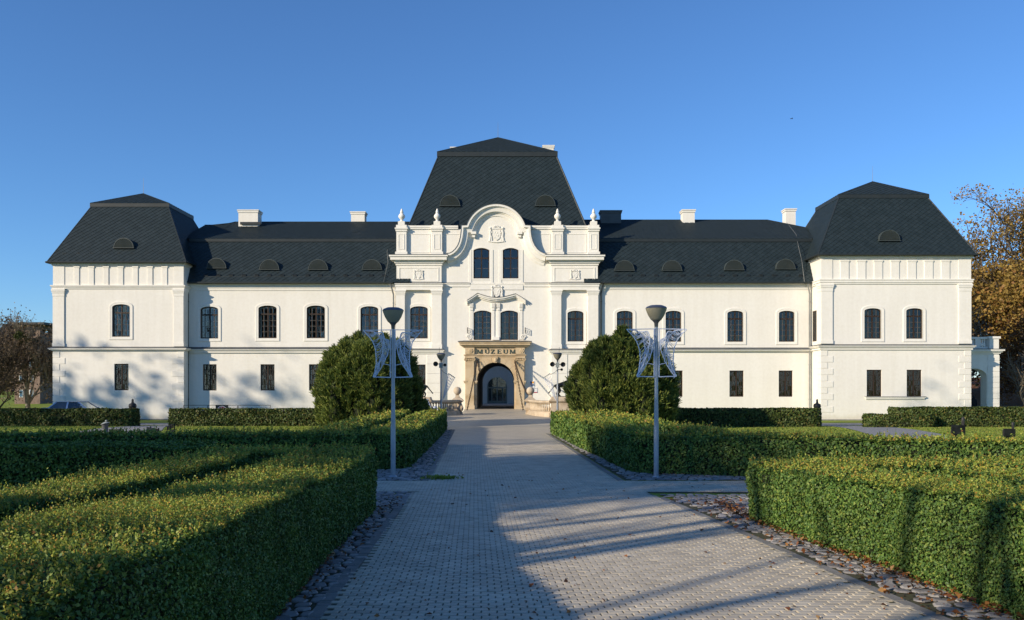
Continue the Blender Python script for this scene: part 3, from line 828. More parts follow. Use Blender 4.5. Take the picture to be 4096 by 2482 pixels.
def roof_plane(parent, pts, mb_base, shingles=True, singles=0, mb_sh=None):
    """pts: planar convex polygon, first edge is the eave from left to right seen from outside"""
    P = [Vector(p) for p in pts]
    mb_base.poly([tuple(p) for p in P])
    if not shingles: return
    u = (P[1]-P[0]).normalized(); nrm = u.cross(P[2]-P[0]).normalized(); v = nrm.cross(u)
    uv = [((p-P[0]).dot(u), (p-P[0]).dot(v)) for p in P]
    ar = sum(uv[i-1][0]*uv[i][1]-uv[i][0]*uv[i-1][1] for i in range(len(uv)))
    clip = uv if ar > 0 else uv[::-1]
    a, b = shingle_a, shingle_b
    u0, u1 = min(q[0] for q in uv), max(q[0] for q in uv); v0, v1 = min(q[1] for q in uv), max(q[1] for q in uv)
    cand = []
    for j_ in range(int(math.floor(v0/b))-1, int(math.ceil(v1/b))+2):
        for i in range(int(math.floor(u0/a))-1, int(math.ceil(u1/a))+2):
            if (i+j_) % 2: continue
            cu, cv = i*a, j_*b
            g = 0.985
            d = [(cu,cv-b*g),(cu+a*g,cv),(cu,cv+b*g),(cu-a*g,cv)]
            c = clip_poly(d, clip)
            if len(c) < 3: continue
            cand.append((cu, cv, c, len(c) == 4 and max(abs(c[k][0]-q[0])+abs(c[k][1]-q[1]) for k, q in enumerate(c)) == 0 and all(min(abs(p[0]-q[0])+abs(p[1]-q[1]) for q in c) < 1e-9 for p in d)))
    rot = Matrix((u, v, nrm)).transposed().to_euler()
    off = acc_loc(parent)
    for cu, cv, c, full in cand:
        if full and singles > 0 and shingle_count[0] < 300:
            singles -= 1; shingle_count[0] += 1
            w = P[0]+u*cu+v*cv-off
            mesh_obj('shingle', sg_me, parent, w, rot, (0.985,0.985,1))
        else:
            n = len(c); top = []; bot = []
            jit = wr.uniform(0, .003)
            for p in c:
                t = (cv+b-p[1])/(2*b); w = P[0]+u*p[0]+v*p[1]
                top.append(tuple(w+nrm*(sh_h(t)+jit))); bot.append(tuple(w-nrm*.004))
            fs = [tuple(range(n))]+[(n+k, n+(k+1)%n, (k+1)%n, k) for k in range(n)]
            mb_sh.add(top+bot, fs)

def dormer(parent, c, wd, ht, slope_back=1.3, D=60):
    """louvred half round vent standing in a roof slope; c = bottom centre of its front"""
    x, y, z = c; n = 14; mb = MB()
    outer = [(x+wd/2*1.0*math.cos(math.pi*i/n), z+ht*math.sin(math.pi*i/n)) for i in range(n+1)]
    inner = [(x+(wd/2-.05)*math.cos(math.pi*i/n), z+.03+(ht-.08)*math.sin(math.pi*i/n)) for i in range(n+1)]
    vs = [(p[0],y,p[1]) for p in outer]+[(p[0],y+slope_back,p[1]) for p in outer]
    fs = [(i,i+1,n+1+i+1,n+1+i) for i in range(n)]
    mb.add(vs, fs)
    vs = [(p[0],y,p[1]) for p in outer]+[(p[0],y,p[1]) for p in inner]+[(p[0],y+.05,p[1]) for p in inner]
    fs = [(i+1,i,n+1+i,n+1+i+1) for i in range(n)]+[(n+1+i+1,n+1+i,2*n+2+i,2*n+2+i+1) for i in range(n)]
    fs.append(tuple(range(2*n+2, 3*n+3))); mb.add(vs, fs)
    mb.box(x-wd/2-.04, x+wd/2+.04, y-.05, y+.25, z-.05, z)
    o = part(mb, 'vent_dormer', M['vent'], parent)
    k = 0; zz = z+.05
    while zz < z+ht-.07:
        hw = (wd/2-.05)*math.sqrt(max(0, 1-((zz-z)/(ht-.05))**2))-.02
        if hw > .06:
            sl.quad((x-hw,y-.01,zz),(x+hw,y-.01,zz),(x+hw,y+.045,zz+.045),(x-hw,y+.045,zz+.045)) if False else None
            mb2.quad((x-hw,y-.012,zz),(x+hw,y-.012,zz),(x+hw,y+.045,zz+.05),(x-hw,y+.045,zz+.05))
        zz += .07
    return o
mb2 = MB()   # louvre slats of every vent, joined as one part at the end

def chimney(parent, x, y, w, d, z0, z1, mat, cap=True):
    mb = MB(); mb.box(x-w/2, x+w/2, y, y+d, z0, z1-.22); mb.box(x-w/2-.05, x+w/2+.05, y-.05, y+d+.05, z1-.22+.001, z1-.08); mb.box(x-w/2-.09, x+w/2+.09, y-.09, y+d+.09, z1-.08+.001, z1)
    return part(mb, 'chimney', mat, parent)

def snow_guards(parent, x0, x1, y, z, n, slope=2.0):
    mb = MB()
    for k in range(n):
        x = x0+(x1-x0)*(k+.5)/n
        for dx in (-.12, -.04, .04, .12):
            mb.box(x+dx-.012, x+dx+.012, y-.13, y+.02, z, z+.17)
        mb.box(x-.16, x+.16, y-.135, y-.12, z+.04, z+.07)
    mb.box(x0, x1, y-.115, y-.095, z-.02, z+.015)
    return part(mb, 'snow_guard', M['gutter'], parent)

def tower_roof(xl, xr, D, back, zE, ov, bxl, bxr, bD, bB, zB, apex):
    base = MB(); sh = MB()
    ro = None
    e = [(xl-ov,D-ov,zE),(xr+ov,D-ov,zE),(xr+ov,back+ov,zE),(xl-ov,back+ov,zE)]
    # a small kick at the eaves, then the steep slope, then the cap
    b = [(bxl,bD,zB),(bxr,bD,zB),(bxr,bB,zB),(bxl,bB,zB)]
    c = [(bxl-.12,bD-.12,zB+.0),(bxr+.12,bD-.12,zB),(bxr+.12,bB+.12,zB),(bxl-.12,bB+.12,zB)]
    root = MB(); root.poly([e[0],e[3],e[2],e[1]])
    for k in range(4):
        q = (k+1) % 4; root.poly([e[k],e[q],b[q],b[k]])
    ro = part(root, 'roof', M['slate_base'])
    for k in (0, 1, 3):
        q = (k+1) % 4; roof_plane(ro, [e[k],e[q],b[q],b[k]], base, mb_sh=sh)
    zc = zB+.10; c2 = [(p[0],p[1],zc) for p in c]
    for k in range(4):
        q = (k+1) % 4
        if k != 2: roof_plane(ro, [c2[k],c2[q],apex], base, mb_sh=sh)
        else: base.poly([c2[k],c2[q],apex])
    part(sh, 'shingle_field', M['slate'], ro)['kind'] = 'stuff'
    part(base, 'roof_deck', M['slate_base'], ro)
    band = MB(); band.box(c[0][0]-.02, c[1][0]+.02, c[0][1]-.02, c[2][1]+.02, zB-.16, zc-.003); part(band, 'roof_break', M['gutter'], ro)
    ridge = MB()
    for k in range(4): ridge.tube([e[k], b[k]], .05, 6); ridge.tube([c2[k], apex], .045, 6)
    part(ridge, 'hip_capping', M['gutter'], ro)
    g = MB(); g.tube([(e[0][0]-.02,e[0][1]-.05,zE+.01),(e[1][0]+.02,e[1][1]-.05,zE+.01)], .07, 8); g.tube([(e[1][0]+.05,e[1][1]-.02,zE+.01),(e[2][0]+.05,e[2][1],zE+.01)], .07, 8); g.tube([(e[0][0]-.05,e[0][1]-.02,zE+.01),(e[3][0]-.05,e[3][1],zE+.01)], .07, 8)
    part(g, 'gutter', M['gutter'], ro)
    rod = MB(); rod.tube([apex, (apex[0],apex[1],apex[2]+1.2)], .016, 5, .006); part(rod, 'lightning_rod', M['pipe'], ro)
    return ro, e, b

D, xl, xr, back, zE = tower('L')
ro, e, b = tower_roof(xl, xr, D, back, zE, 0.30, -30.9, -25.35, 61.9, 66.4, WZ(821,61.9), (-28.15, 64.15, WZ(776,64.15)))
zv = WZ(992,60.2); yd = e[0][1]+(zv-e[0][2])/(b[0][2]-e[0][2])*(b[0][1]-e[0][1]); dormer(ro, (WX(498,yd), yd-.16, zv), WX(538,yd)-WX(458,yd), WZ(955,yd)-WZ(994,yd))
snow_guards(ro, xl+.3, xr-.2, D+.12, WZ(1022,60.1), 9)
D, xl, xr, back, zE = tower('R')
ro, e, b = tower_roof(xl, xr, D, back, zE, 0.32, 23.9, 30.25, 61.3, 65.7, WZ(786,61.3), (27.3, 63.6, WZ(728,63.6)))
zv = WZ(965,59.6); yd = e[0][1]+(zv-e[0][2])/(b[0][2]-e[0][2])*(b[0][1]-e[0][1]); dormer(ro, (WX(3555,yd), yd-.16, zv), WX(3596,yd)-WX(3512,yd), WZ(924,yd)-WZ(966,yd))
snow_guards(ro, xl+.2, xr-.3, D+.12, WZ(996,59.3), 11)

# ---- wings ------------------------------------------------------------------
def wing(side):
    D = WG; Z = lambda p: WZ(p, D)
    if side == 'L':
        xl, xr = WX(735, LT)-.2, WX(1586, BAY)+.1
        ups = [(802,873,1227,1355),(1034,1107,1223,1354),(1227,1300,1223,1354),(1442,1513,1226,1355)]
        lows = [(811,866,1458,1563),(1042,1098,1458,1563),(1236,1292,1458,1563),(1450,1506,1458,1563)]
        yT0, yT1, yS0, yS1 = 1136, 1163, 1389, 1412; inn = ['white','white','white','brown']
    else:
        xl, xr = WX(2391, BAY)-.1, WX(3284, RT)+.2
        ups = [(2467,2531,1244,1368),(2662,2725,1244,1368),(2909,2973,1244,1368),(3115,3178,1244,1368)]
        lows = [(2474,2530,1483,1588),(2674,2731,1483,1588),(2918,2975,1483,1588),(3115,3171,1483,1588)]
        yT0, yT1, yS0, yS1 = 1134, 1159, 1391, 1408; inn = ['brown','brown','brown','brown']
    holes = [window(a,b,c,d,D,'upper', single=True, inner=inn[i]) for i,(a,b,c,d) in enumerate(ups)]
    holes += [window(a,b,c,d,D,'grille', inner='grey' if side=='L' else 'brown', surround=False, transom=0, rows=5, cols=6) for a,b,c,d in lows]
    mb = MB(); wall_with_holes(mb, xl, xr, BASE, Z(yT0)+.3, D, holes)
    part(mb, 'wing_wall', STU)
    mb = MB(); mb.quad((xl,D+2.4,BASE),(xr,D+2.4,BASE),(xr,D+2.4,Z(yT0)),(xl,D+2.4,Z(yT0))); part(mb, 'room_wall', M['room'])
    mb = MB(); mb.quad((xl,D+13.5,BASE),(xl,D+13.5,9.2),(xr,D+13.5,9.2),(xr,D+13.5,BASE)); part(mb, 'courtyard_wall', STU)
    mb = MB(); stepped(mb, xl+.2, xr-.2, D, D+.2, [(Z(yT0+3), Z(yT0)+.3, .20), (Z(yT0+14), Z(yT0+3), .13), (Z(yT0+20), Z(yT0+14), .08), (Z(yT1), Z(yT0+20), .05)], ends=False); part(mb, 'eaves_cornice', STU)
    mb = MB(); stepped(mb, xl+.2, xr-.2, D, D+.2, [(Z(yS0+12), Z(yS0+8), .26), (Z(yS0+15), Z(yS0+12), .20), (Z(yS1), Z(yS0+15), .12)], ends=False); part(mb, 'string_course', STU)
    fl = MB(); fl.add([(xl+.2,D-.28,Z(yS0+8)+.003),(xr-.2,D-.28,Z(yS0+8)+.003),(xr-.2,D-.01,Z(yS0)),(xl+.2,D-.01,Z(yS0)),(xl+.2,D-.28,Z(yS0+8)-.02),(xr-.2,D-.28,Z(yS0+8)-.02)],[(0,1,2,3),(4,5,1,0)]); part(fl, 'flashing', M['flash'])
    mb = MB(); mb.box(xl+.2, xr-.2, D-.05, D+.1, BASE-.1, BASE+.10); part(mb, 'wall_foot', M['kerb'])
    # roof
    zE = WZ(1131, D-.35); yE = D-.38
    yB = 62.4; zB = WZ(962, yB); yR = 68.3
    zR = WZ(890 if side == 'L' else 882, yR)
    base = MB(); sh = MB(); root = MB()
    root.add([(xl,yE,zE-.06),(xr,yE,zE-.06),(xr,yE+.4,zE-.06),(xl,yE+.4,zE-.06)],[(0,3,2,1)])
    ro = part(root, 'roof', M['slate_base'])
    X0, X1 = xl-.9, xr+.9
    roof_plane(ro, [(X0,yE,zE),(X1,yE,zE),(X1,yB,zB),(X0,yB,zB)], base, mb_sh=sh)
    zb2 = zB+.08; yb2 = yB-.1
    def up(t): return (yb2+(yR-yb2)*t, zb2+(zR-zb2)*t)
    if side == 'L':
        y8, z8 = up(.80); xa, xb = WX(885, y8), WX(941, yR)
        base.poly([(X0,yb2,zb2),(X1,yb2,zb2),(X1,yR,zR),(xb,yR,zR),(xa,y8,z8),(X0,y8,z8)])
        roof_plane(ro, [(xb,yb2,zb2),(X1,yb2,zb2),(X1,yR,zR),(xb,yR,zR)], MB(), mb_sh=sh)
        roof_plane(ro, [(xa,yb2,zb2),(xb,yb2,zb2),(xb,yR,zR),(xa,y8,z8)], MB(), mb_sh=sh)
        roof_plane(ro, [(X0,yb2,zb2),(xa,yb2,zb2),(xa,y8,z8),(X0,y8,z8)], MB(), mb_sh=sh)
        base.poly([(X1,yR,zR),(X1,75,zE),(X0,75,zE),(X0,y8,z8),(xa,y8,z8),(xb,yR,zR)])
        rid = [(X0,y8,z8),(xa,y8,z8),(xb,yR,zR),(X1,yR,zR)]
    else:
        y4, z4 = up(.44); xa, xb = WX(3070, yR), WX(3272, y4)
        base.poly([(X0,yb2,zb2),(X1,yb2,zb2),(X1,y4,z4),(xb,y4,z4),(xa,yR,zR),(X0,yR,zR)])
        roof_plane(ro, [(X0,yb2,zb2),(xa,yb2,zb2),(xa,yR,zR),(X0,yR,zR)], MB(), mb_sh=sh)
        roof_plane(ro, [(xa,yb2,zb2),(xb,yb2,zb2),(xb,y4,z4),(xa,yR,zR)], MB(), mb_sh=sh)
        roof_plane(ro, [(xb,yb2,zb2),(X1,yb2,zb2),(X1,y4,z4),(xb,y4,z4)], MB(), mb_sh=sh)
        base.poly([(X0,yR,zR),(xa,yR,zR),(xb,y4,z4),(X1,y4,z4),(X1,75,zE),(X0,75,zE)])
        rid = [(X0,yR,zR),(xa,yR,zR),(xb,y4,z4),(X1,y4,z4)]
    part(sh, 'shingle_field', M['slate'], ro)['kind'] = 'stuff'
    part(base, 'roof_deck', M['slate_base'], ro)
    mb = MB(); mb.box(xl-.3, xr+.3, yb2-.05, yB+.1, zB-.13, zb2-.004); part(mb, 'roof_break', M['gutter'], ro)
    mb = MB(); mb.tube(rid, .06, 6); part(mb, 'ridge_capping', M['gutter'], ro)
    mb = MB(); mb.tube([(xl+.35,yE-.06,zE-.02),(xr-.35,yE-.06,zE-.02)], .075, 8); part(mb, 'gutter', M['gutter'], ro)
    snow_guards(ro, xl+1.0, xr-.6, yE+.32, WZ(1108, yE+.3), 15)
    # vents in the lower slope
    vs_ = [(868,1072),(1079,1078),(1274,1078),(1489,1078)] if side == 'L' else [(2497,1082),(2687,1082),(2935,1080),(3140,1076)]
    for px, py in vs_:
        zv = WZ(py,61.1); yv = yE+(zv-zE)/(zB-zE)*(yB-yE); dormer(ro, (WX(px,yv), yv-.16, zv), 1.42, .72)
    return ro, xl, xr, yR, zR
roL, xl, xr, yR, zR = wing('L')
chimney(roL, WX(1002,67.2), 66.6, WX(1041,67.2)-WX(964,67.2), 1.0, zR-1.0, WZ(840,66.6), STU)
chimney(roL, WX(1433,68.5), 68.3, 1.1, .9, zR-1.0, WZ(847,68.3), STU)
mb = MB(); mb.box(WX(964,66.5)-.06, WX(1041,66.5)+.06, 66.45, 66.55, WZ(899,66.5), WZ(889,66.5)); part(mb, 'chimney_apron', M['gutter'], roL)
roR, xl, xr, yR, zR = wing('R')
chimney(roR, WX(2443,67.4), 67.2, 1.62, 1.0, zR-1.0, WZ(842,67.2), M['flash'])
chimney(roR, WX(2753,67.6), 67.4, .95, .9, zR-1.0, WZ(839,67.4), STU)
chimney(roR, WX(3160,70), 69.8, .82, .9, zR-1.5, WZ(835,69.8), STU)

# lightning conductors hanging over the wing roofs
def cable(parent, pts, r=.012, name='lightning_cable', mat='pipe'):
    mb = MB(); mb.tube(pts, r, 4); part(mb, name, M[mat], parent)
cable(roL, [(WX(1572,68),68,WZ(893,68)),(WX(1558,64),63.6,WZ(950,63.6)),(WX(1549,61.7),61.6,WZ(1010,61.6)),(WX(1552,61.2),61.2,WZ(1050,61.2)),(WX(1540,60.7),60.7,WZ(1105,60.7)),(WX(1533,60.5),60.5,WZ(1130,60.5))])
cable(roR, [(WX(3140,68),67.6,WZ(890,67.6)),(WX(3180,63.5),63.2,WZ(940,63.2)),(WX(3186,62),61.6,WZ(985,61.6)),(WX(3200,61.4),61.0,WZ(1045,61.0)),(WX(3216,60.7),60.6,WZ(1130,60.6))])

# ---- drainpipes
def drainpipe(x, y, z0, z1, bend=None, mat='gutter'):
    mb = MB(); pts = [(x,y,z0),(x,y,z1)]
    if bend: pts += bend
    mb.tube(pts, .06, 8)
    for z in (z0+1.5, z0+4.0, z1-.6): mb.tube([(x,y,z-.03),(x,y,z+.03)], .075, 8)
    part(mb, 'drainpipe', M[mat])
drainpipe(WX(752, 60.85), 60.84, BASE, 8.6, [(WX(752,60.8)-.05,60.75,9.0),(WX(752,60.8)-.1,60.5,9.3)], 'gutter')
drainpipe(WX(1574, 60.85), 60.85, BASE+.2, 8.5, [(WX(1574,60.85)-.1,60.75,8.9),(WX(1574,60.85)-.22,60.6,9.3)], 'pipe')
drainpipe(WX(2404, 60.85), 60.85, BASE+.2, 8.6, [(WX(2404,60.85)+.08,60.75,9.0),(WX(2404,60.85)+.15,60.6,9.3)], 'gutter')
drainpipe(WX(3238, 60.85), 60.84, BASE, 8.6, [(WX(3238,60.8)-.1,60.75,9.0),(WX(3238,60.8)-.18,60.6,9.35)], 'pipe')

# ---- central block ------------------------------------------------------------
def central():
    D = CEN; Z = lambda p: WZ(p, D); X = lambda p: WX(p, D); B = BAY; ZB = lambda p: WZ(p, B); XB = lambda p: WX(p, B)
    # gable body holes
    g1 = window(1894,1957.5,993,1115,D,'upper', single=True, inner=None, surround='thin', transom=.33, cols=2, rows=2, archk='circle', rise=.14)
    g2 = window(2011,2074,993,1115,D,'upper', single=True, inner=None, surround='thin', transom=.33, cols=2, rows=2, archk='circle', rise=.14)
    l1 = window(1895,1965,1243,1361,D,'upper', single=True, inner=None, surround='thin', transom=0, cols=4, rows=5, archk='circle', rise=.13)
    l2 = window(2002,2072,1243,1361,D,'upper', single=True, inner=None, surround='thin', transom=0, cols=4, rows=5, archk='circle', rise=.13)
    # passage opening
    ox0, ox1 = X(1907), X(2057); oz1 = Z(1449); ozs = Z(1525); zf = 0.0
    ap = arch_pts(ox0, ox1, ozs, oz1, 18, 'ellipse'); po = (ox0, ox1, zf-.5, oz1, ap)
    mb = MB()
    wall_with_holes(mb, X(1766)-.1, X(1866), BASE, Z(1022), D, [])
    wall_with_holes(mb, X(2104), X(2206)+.1, BASE, Z(1022), D, [])
    wall_with_holes(mb, X(1866), X(2104), BASE, Z(945), D, [g1, g2, l1, l2, po], .35)
    # curved gable: silhouette
    c0 = [(1787,1022),(1800,1019.5),(1812,1013),(1823,1003),(1833,989),(1840,972),(1845,950),(1847.5,928),(1848,909)]
    cen_x, RR = 1984.0, 120.7; cy = 824+RR; th0 = math.acos((cy-908)/RR)
    arc = [(cen_x+RR*math.sin(-th0+2*th0*i/26), cy-RR*math.cos(-th0+2*th0*i/26)) for i in range(27)]
    c1 = [(2120,909),(2120.5,930),(2123,951),(2128,970),(2136,988),(2147,1003),(2159,1013),(2172,1019.5),(2184,1022)]
    curve = c0 + arc + c1
    # fill between the straight sided core and the curve
    L_ = [p for p in curve if p[0] <= 1866]; Lp = c0
    for p, q in zip(Lp[:-1], Lp[1:]): mb.quad((X(p[0]),D,Z(p[1])),(X(1866),D,Z(p[1])),(X(1866),D,Z(q[1])),(X(q[0]),D,Z(q[1]))) if False else None
    left_poly = [(X(1866),Z(1022))] + [(X(a),Z(b)) for a,b in c0] + [(X(1866),Z(908.5))]
    n = len(c0)
    for i in range(n-1):
        a, b_ = c0[i], c0[i+1]
        mb.quad((X(a[0]),D,Z(a[1])),(X(1866),D,Z(a[1])),(X(1866),D,Z(b_[1])),(X(b_[0]),D,Z(b_[1])))
    for i in range(len(c1)-1):
        a, b_ = c1[i], c1[i+1]
        mb.quad((X(2104),D,Z(a[1])),(X(a[0]),D,Z(a[1])),(X(b_[0]),D,Z(b_[1])),(X(2104),D,Z(b_[1])))
    mb.quad((X(1866),D,Z(945)),(X(2104),D,Z(945)),(X(2104),D,Z(909)),(X(1866),D,Z(909)))
    mb.poly([(X(1869),D,Z(909))]+[(X(2099),D,Z(909))]+[(X(a),D,Z(b_)) for a,b_ in reversed(arc)])
    part(mb, 'gable_wall', STU)
    # moulding along the curve
    CP = [Vector((X(a), 0, Z(b_))) for a, b_ in curve]
    nor = []
    m = len(CP)
    for i in range(m):
        d0 = (CP[i]-CP[i-1]).normalized() if i > 0 else (CP[1]-CP[0]).normalized()
        d1 = (CP[i+1]-CP[i]).normalized() if i < m-1 else d0
        n0 = Vector((d0.z,0,-d0.x)); n1 = Vector((d1.z,0,-d1.x))
        s = (n0+n1); s.normalize(); k = 1/max(.5, s.dot(n0)); nor.append(s*k)
    def strip(mb_, o0, o1, p0, p1, yb, top=True):
        vs = []; fs = []
        for p, nn in zip(CP, nor):
            a = p+nn*o0; b_ = p+nn*o1
            vs += [(a.x,D-p0,a.z),(b_.x,D-p1,b_.z),(a.x,yb,a.z),(b_.x,D+.02,b_.z)]
        for i in range(m-1):
            q = 4*i; r_ = q+4
            fs += [(q,r_,r_+1,q+1),(q+2,r_+2,r_,q),(q+1,r_+1,r_+3,q+3)]
        fs += [(0,1,3,2),(4*m-4,4*m-2,4*m-1,4*m-3)]
        mb_.add(vs, fs)
    u = D/F
    mb = MB(); strip(mb, -.02, 7*u, .50, .50, D+.55); strip(mb, 7*u+.001, 12*u, .40, .36, D+.02); strip(mb, 12*u+.001, 26*u, .34, .30, D+.02); strip(mb, 26*u+.001, 31*u, .18, .15, D+.02); strip(mb, 31*u+.001, 42*u, .08, .05, D+.02)
    part(mb, 'gable_cornice', STU, smooth=True, angle=30)
    mb = MB(); strip(mb, -.05, -.022, .53, .53, D+.6); part(mb, 'gable_flashing', M['flash'])
    # impost blocks at both feet of the arch
    for px0, px1 in ((1885,1905),(2069,2089)):
        mb = MB(); mb.box(X(px0), X(px1), D-.33, D+.02, Z(940), Z(930)); mb.box(X(px0)+.08, X(px1)-.08, D-.22, D+.02, Z(952), Z(940)-.001); part(mb, 'impost', STU)
    # attic parapets
    for (a, b_, pads) in ((1587,1849,((1587,1627),(1729,1769))), (2119,2393,((2209,2251),(2354,2394)))):
        ya = B+.25; XX = lambda p: WX(p, ya); ZZ = lambda p: WZ(p, ya)
        mb = MB(); mb.box(XX(a)+.05, XX(b_), ya, ya+.6, ZZ(1024), ZZ(918)); 
        part(mb, 'attic_wall', STU)
        mb = MB(); mb.box(XX(a), XX(b_)-.3, ya-.12, ya+.65, ZZ(912)+.001, ZZ(904)); mb.box(XX(a), XX(b_)-.3, ya-.08, ya+.63, ZZ(918)+.001, ZZ(912)); part(mb, 'attic_coping', STU)
        mb = MB(); mb.box(XX(a)+.05, XX(b_)-.28, ya-.13, ya+.3, ZZ(904)+.001, ZZ(904)+.02); part(mb, 'coping_flashing', M['flash'])
        # recessed field
        segs = ((pads[0][1]+8, pads[1][0]-8), (pads[1][1]+8, b_-6)) if a < 1700 else ((a+8, pads[0][0]-8), (pads[0][1]+8, pads[1][0]-8))
        for s0, s1 in segs:
            mb = MB(); t = .05
            for q in ((XX(s0),XX(s1),ZZ(1012),ZZ(1012)+t),(XX(s0),XX(s1),ZZ(936)-t,ZZ(936)),(XX(s0),XX(s0)+t,ZZ(1012)+t+.001,ZZ(936)-t-.001),(XX(s1)-t,XX(s1),ZZ(1012)+t+.001,ZZ(936)-t-.001)):
                mb.box(q[0],q[1],ya-.025,ya+.02,q[2],q[3])
            part(mb, 'attic_panel', STU)
        for p0, p1 in pads:
            mb = MB(); x0, x1 = XX(p0), XX(p1)
            mb.box(x0-.08, x1+.08, ya-.30, ya+.3, ZZ(1023)+.003, ZZ(1010)); mb.box(x0, x1, ya-.22, ya+.3, ZZ(1010)+.001, ZZ(928)); mb.box(x0-.05, x1+.05, ya-.28, ya+.35, ZZ(928)+.001, ZZ(920)); mb.box(x0-.10, x1+.10, ya-.34, ya+.4, ZZ(920)+.001, ZZ(914))
            mb.box(x0-.02, x1+.02, ya-.26, ya+.5, ZZ(914)+.001, ZZ(903)); t = .04
            for q in ((x0+.14,x0+.14+t,ZZ(1000),ZZ(940)),(x1-.14-t,x1-.14,ZZ(1000),ZZ(940)),(x0+.14+t+.001,x1-.14-t-.001,ZZ(1000),ZZ(1000)+t),(x0+.14+t+.001,x1-.14-t-.001,ZZ(940)-t,ZZ(940))):
                mb.box(q[0],q[1],ya-.245,ya-.2,q[2],q[3])
            pd = part(mb, 'pedestal', STU)
            cx = (x0+x1)/2; zb = ZZ(903)
            mb = MB(); mb.box(cx-.24, cx+.24, ya-.26, ya+.22, zb+.001, zb+.26)
            um = (ZZ(836)-zb-.26)
            prof = [(.20,0),(.20,.04),(.10,.09),(.09,.14),(.13,.20),(.22,.29),(.255,.38),(.24,.48),(.18,.57),(.11,.64),(.095,.68),(.13,.70),(.12,.74),(.085,.86),(.055,.96),(.02,1.0),(.001,1.005)]
            mb.lathe([(r_*.95, .261+z*um) for r_, z in prof], (cx, ya-.02, zb), 14)
            part(mb, 'urn', STU, pd, smooth=True, angle=40)
    # bays
    for (a, b_, pils, uw, lw, hx) in ((1586,1766,((1583,1619),(1728,1766)),(1641,1711,1226,1355),(1648,1702,1459,1563),1674), (2206,2391,((2206,2245),(2352,2393)),(2270,2334,1244,1367),(2276,2330,1483,1588),2300)):
        ym = D+.02                     # wall between pilasters lies in the wing plane
        h1 = window(*uw, ym, 'upper', single=True, inner=None, surround=True)
        h2 = window(*lw, B, 'grille', inner=None, surround=False, transom=0, rows=5, cols=6)
        mb = MB(); wall_with_holes(mb, XB(a), XB(b_), ZB(1398), ZB(1160), ym, [h1])
        mb.quad((XB(a),B,ZB(1398)),(XB(b_),B,ZB(1398)),(XB(b_),ym+.001,ZB(1398)),(XB(a),ym+.001,ZB(1398)))
        wall_with_holes(mb, XB(a), XB(b_), BASE, ZB(1398), B, [h2])
        for x in (XB(a), XB(b_)):
            mb.quad((x,B,BASE),(x,D+2,BASE),(x,D+2,ZB(1398)),(x,B,ZB(1398)))
        mb.box(XB(a), XB(b_), B, 75.0, ZB(1160), ZB(1024))
        part(mb, 'bay_wall', STU)
        mb = MB(); mb.quad((XB(a),D+2.2,BASE),(XB(b_),D+2.2,BASE),(XB(b_),D+2.2,ZB(1160)),(XB(a),D+2.2,ZB(1160))); part(mb, 'room_wall', M['room'])
        for p0, p1 in pils:
            x0, x1 = XB(p0), XB(p1)
            mb = MB(); mb.box(x0, x1, B-.02, ym+.2, ZB(1378), ZB(1180)+.002); mb.box(x0-.04, x1+.04, B-.06, ym+.2, ZB(1397)+.02, ZB(1378)-.001)
            mb.box(x0-.03, x1+.03, B-.05, ym+.2, ZB(1180)+.003, ZB(1173)); mb.box(x0-.06, x1+.06, B-.09, ym+.2, ZB(1173)+.001, ZB(1166)); mb.box(x0-.10, x1+.10, B-.13, ym+.2, ZB(1166)+.001, ZB(1161))
            part(mb, 'pilaster', STU)
        # entablature over the pilasters
        mb = MB(); stepped(mb, XB(a), XB(b_), B, D+.4, [(ZB(1161)+.001, ZB(1148), .06), (ZB(1148)+.001, ZB(1138), .10), (ZB(1138)+.001, ZB(1135), .16)]); part(mb, 'entablature', STU)
        fl = MB(); e = .18; z0, z1 = ZB(1135)+.003, ZB(1130)
        fl.add([(XB(a)-e,B-e,z0),(XB(b_)+e,B-e,z0),(XB(b_)+e,D+.3,z0),(XB(a)-e,D+.3,z0),(XB(a)-.01,B-.01,z1),(XB(b_)+.01,B-.01,z1),(XB(b_)+.01,D+.3,z1),(XB(a)-.01,D+.3,z1)],[(0,1,5,4),(1,2,6,5),(3,0,4,7)]); part(fl, 'flashing', M['flash'])
        # frieze field with frame
        mb = MB(); t = .05; f0, f1, g0, g1_ = XB(a+10), XB(b_-11), ZB(1126), ZB(1071)
        for q in ((f0,f1,g0,g0+t),(f0,f1,g1_-t,g1_),(f0,f0+t,g0+t+.001,g1_-t-.001),(f1-t,f1,g0+t+.001,g1_-t-.001)): mb.box(q[0],q[1],B-.03,B+.02,q[2],q[3])
        part(mb, 'frieze_frame', STU)
        # main cornice
        mb = MB(); stepped(mb, XB(a), XB(b_), B, D+.5, [(ZB(1062), ZB(1054), .06), (ZB(1054)+.001, ZB(1047), .14), (ZB(1047)+.001, ZB(1043), .22), (ZB(1043)+.001, ZB(1030), .40), (ZB(1030)+.001, ZB(1024), .48)]); part(mb, 'main_cornice', STU)
        mb = MB(); e = .5; z0 = ZB(1024)+.003; mb.box(XB(a)-e, XB(b_)+e, B-e, D+.5, z0, z0+.035); part(mb, 'cornice_flashing', M['flash'])
        # string course
        mb = MB(); stepped(mb, XB(a), XB(b_), B, D+.2, [(ZB(1404)+.001, ZB(1401), .22), (ZB(1411), ZB(1404), .14), (ZB(1417), ZB(1411)-.001, .05)]); part(mb, 'string_course', STU)
        fl = MB(); e = .24; z0, z1 = ZB(1401)+.003, ZB(1396)+.02
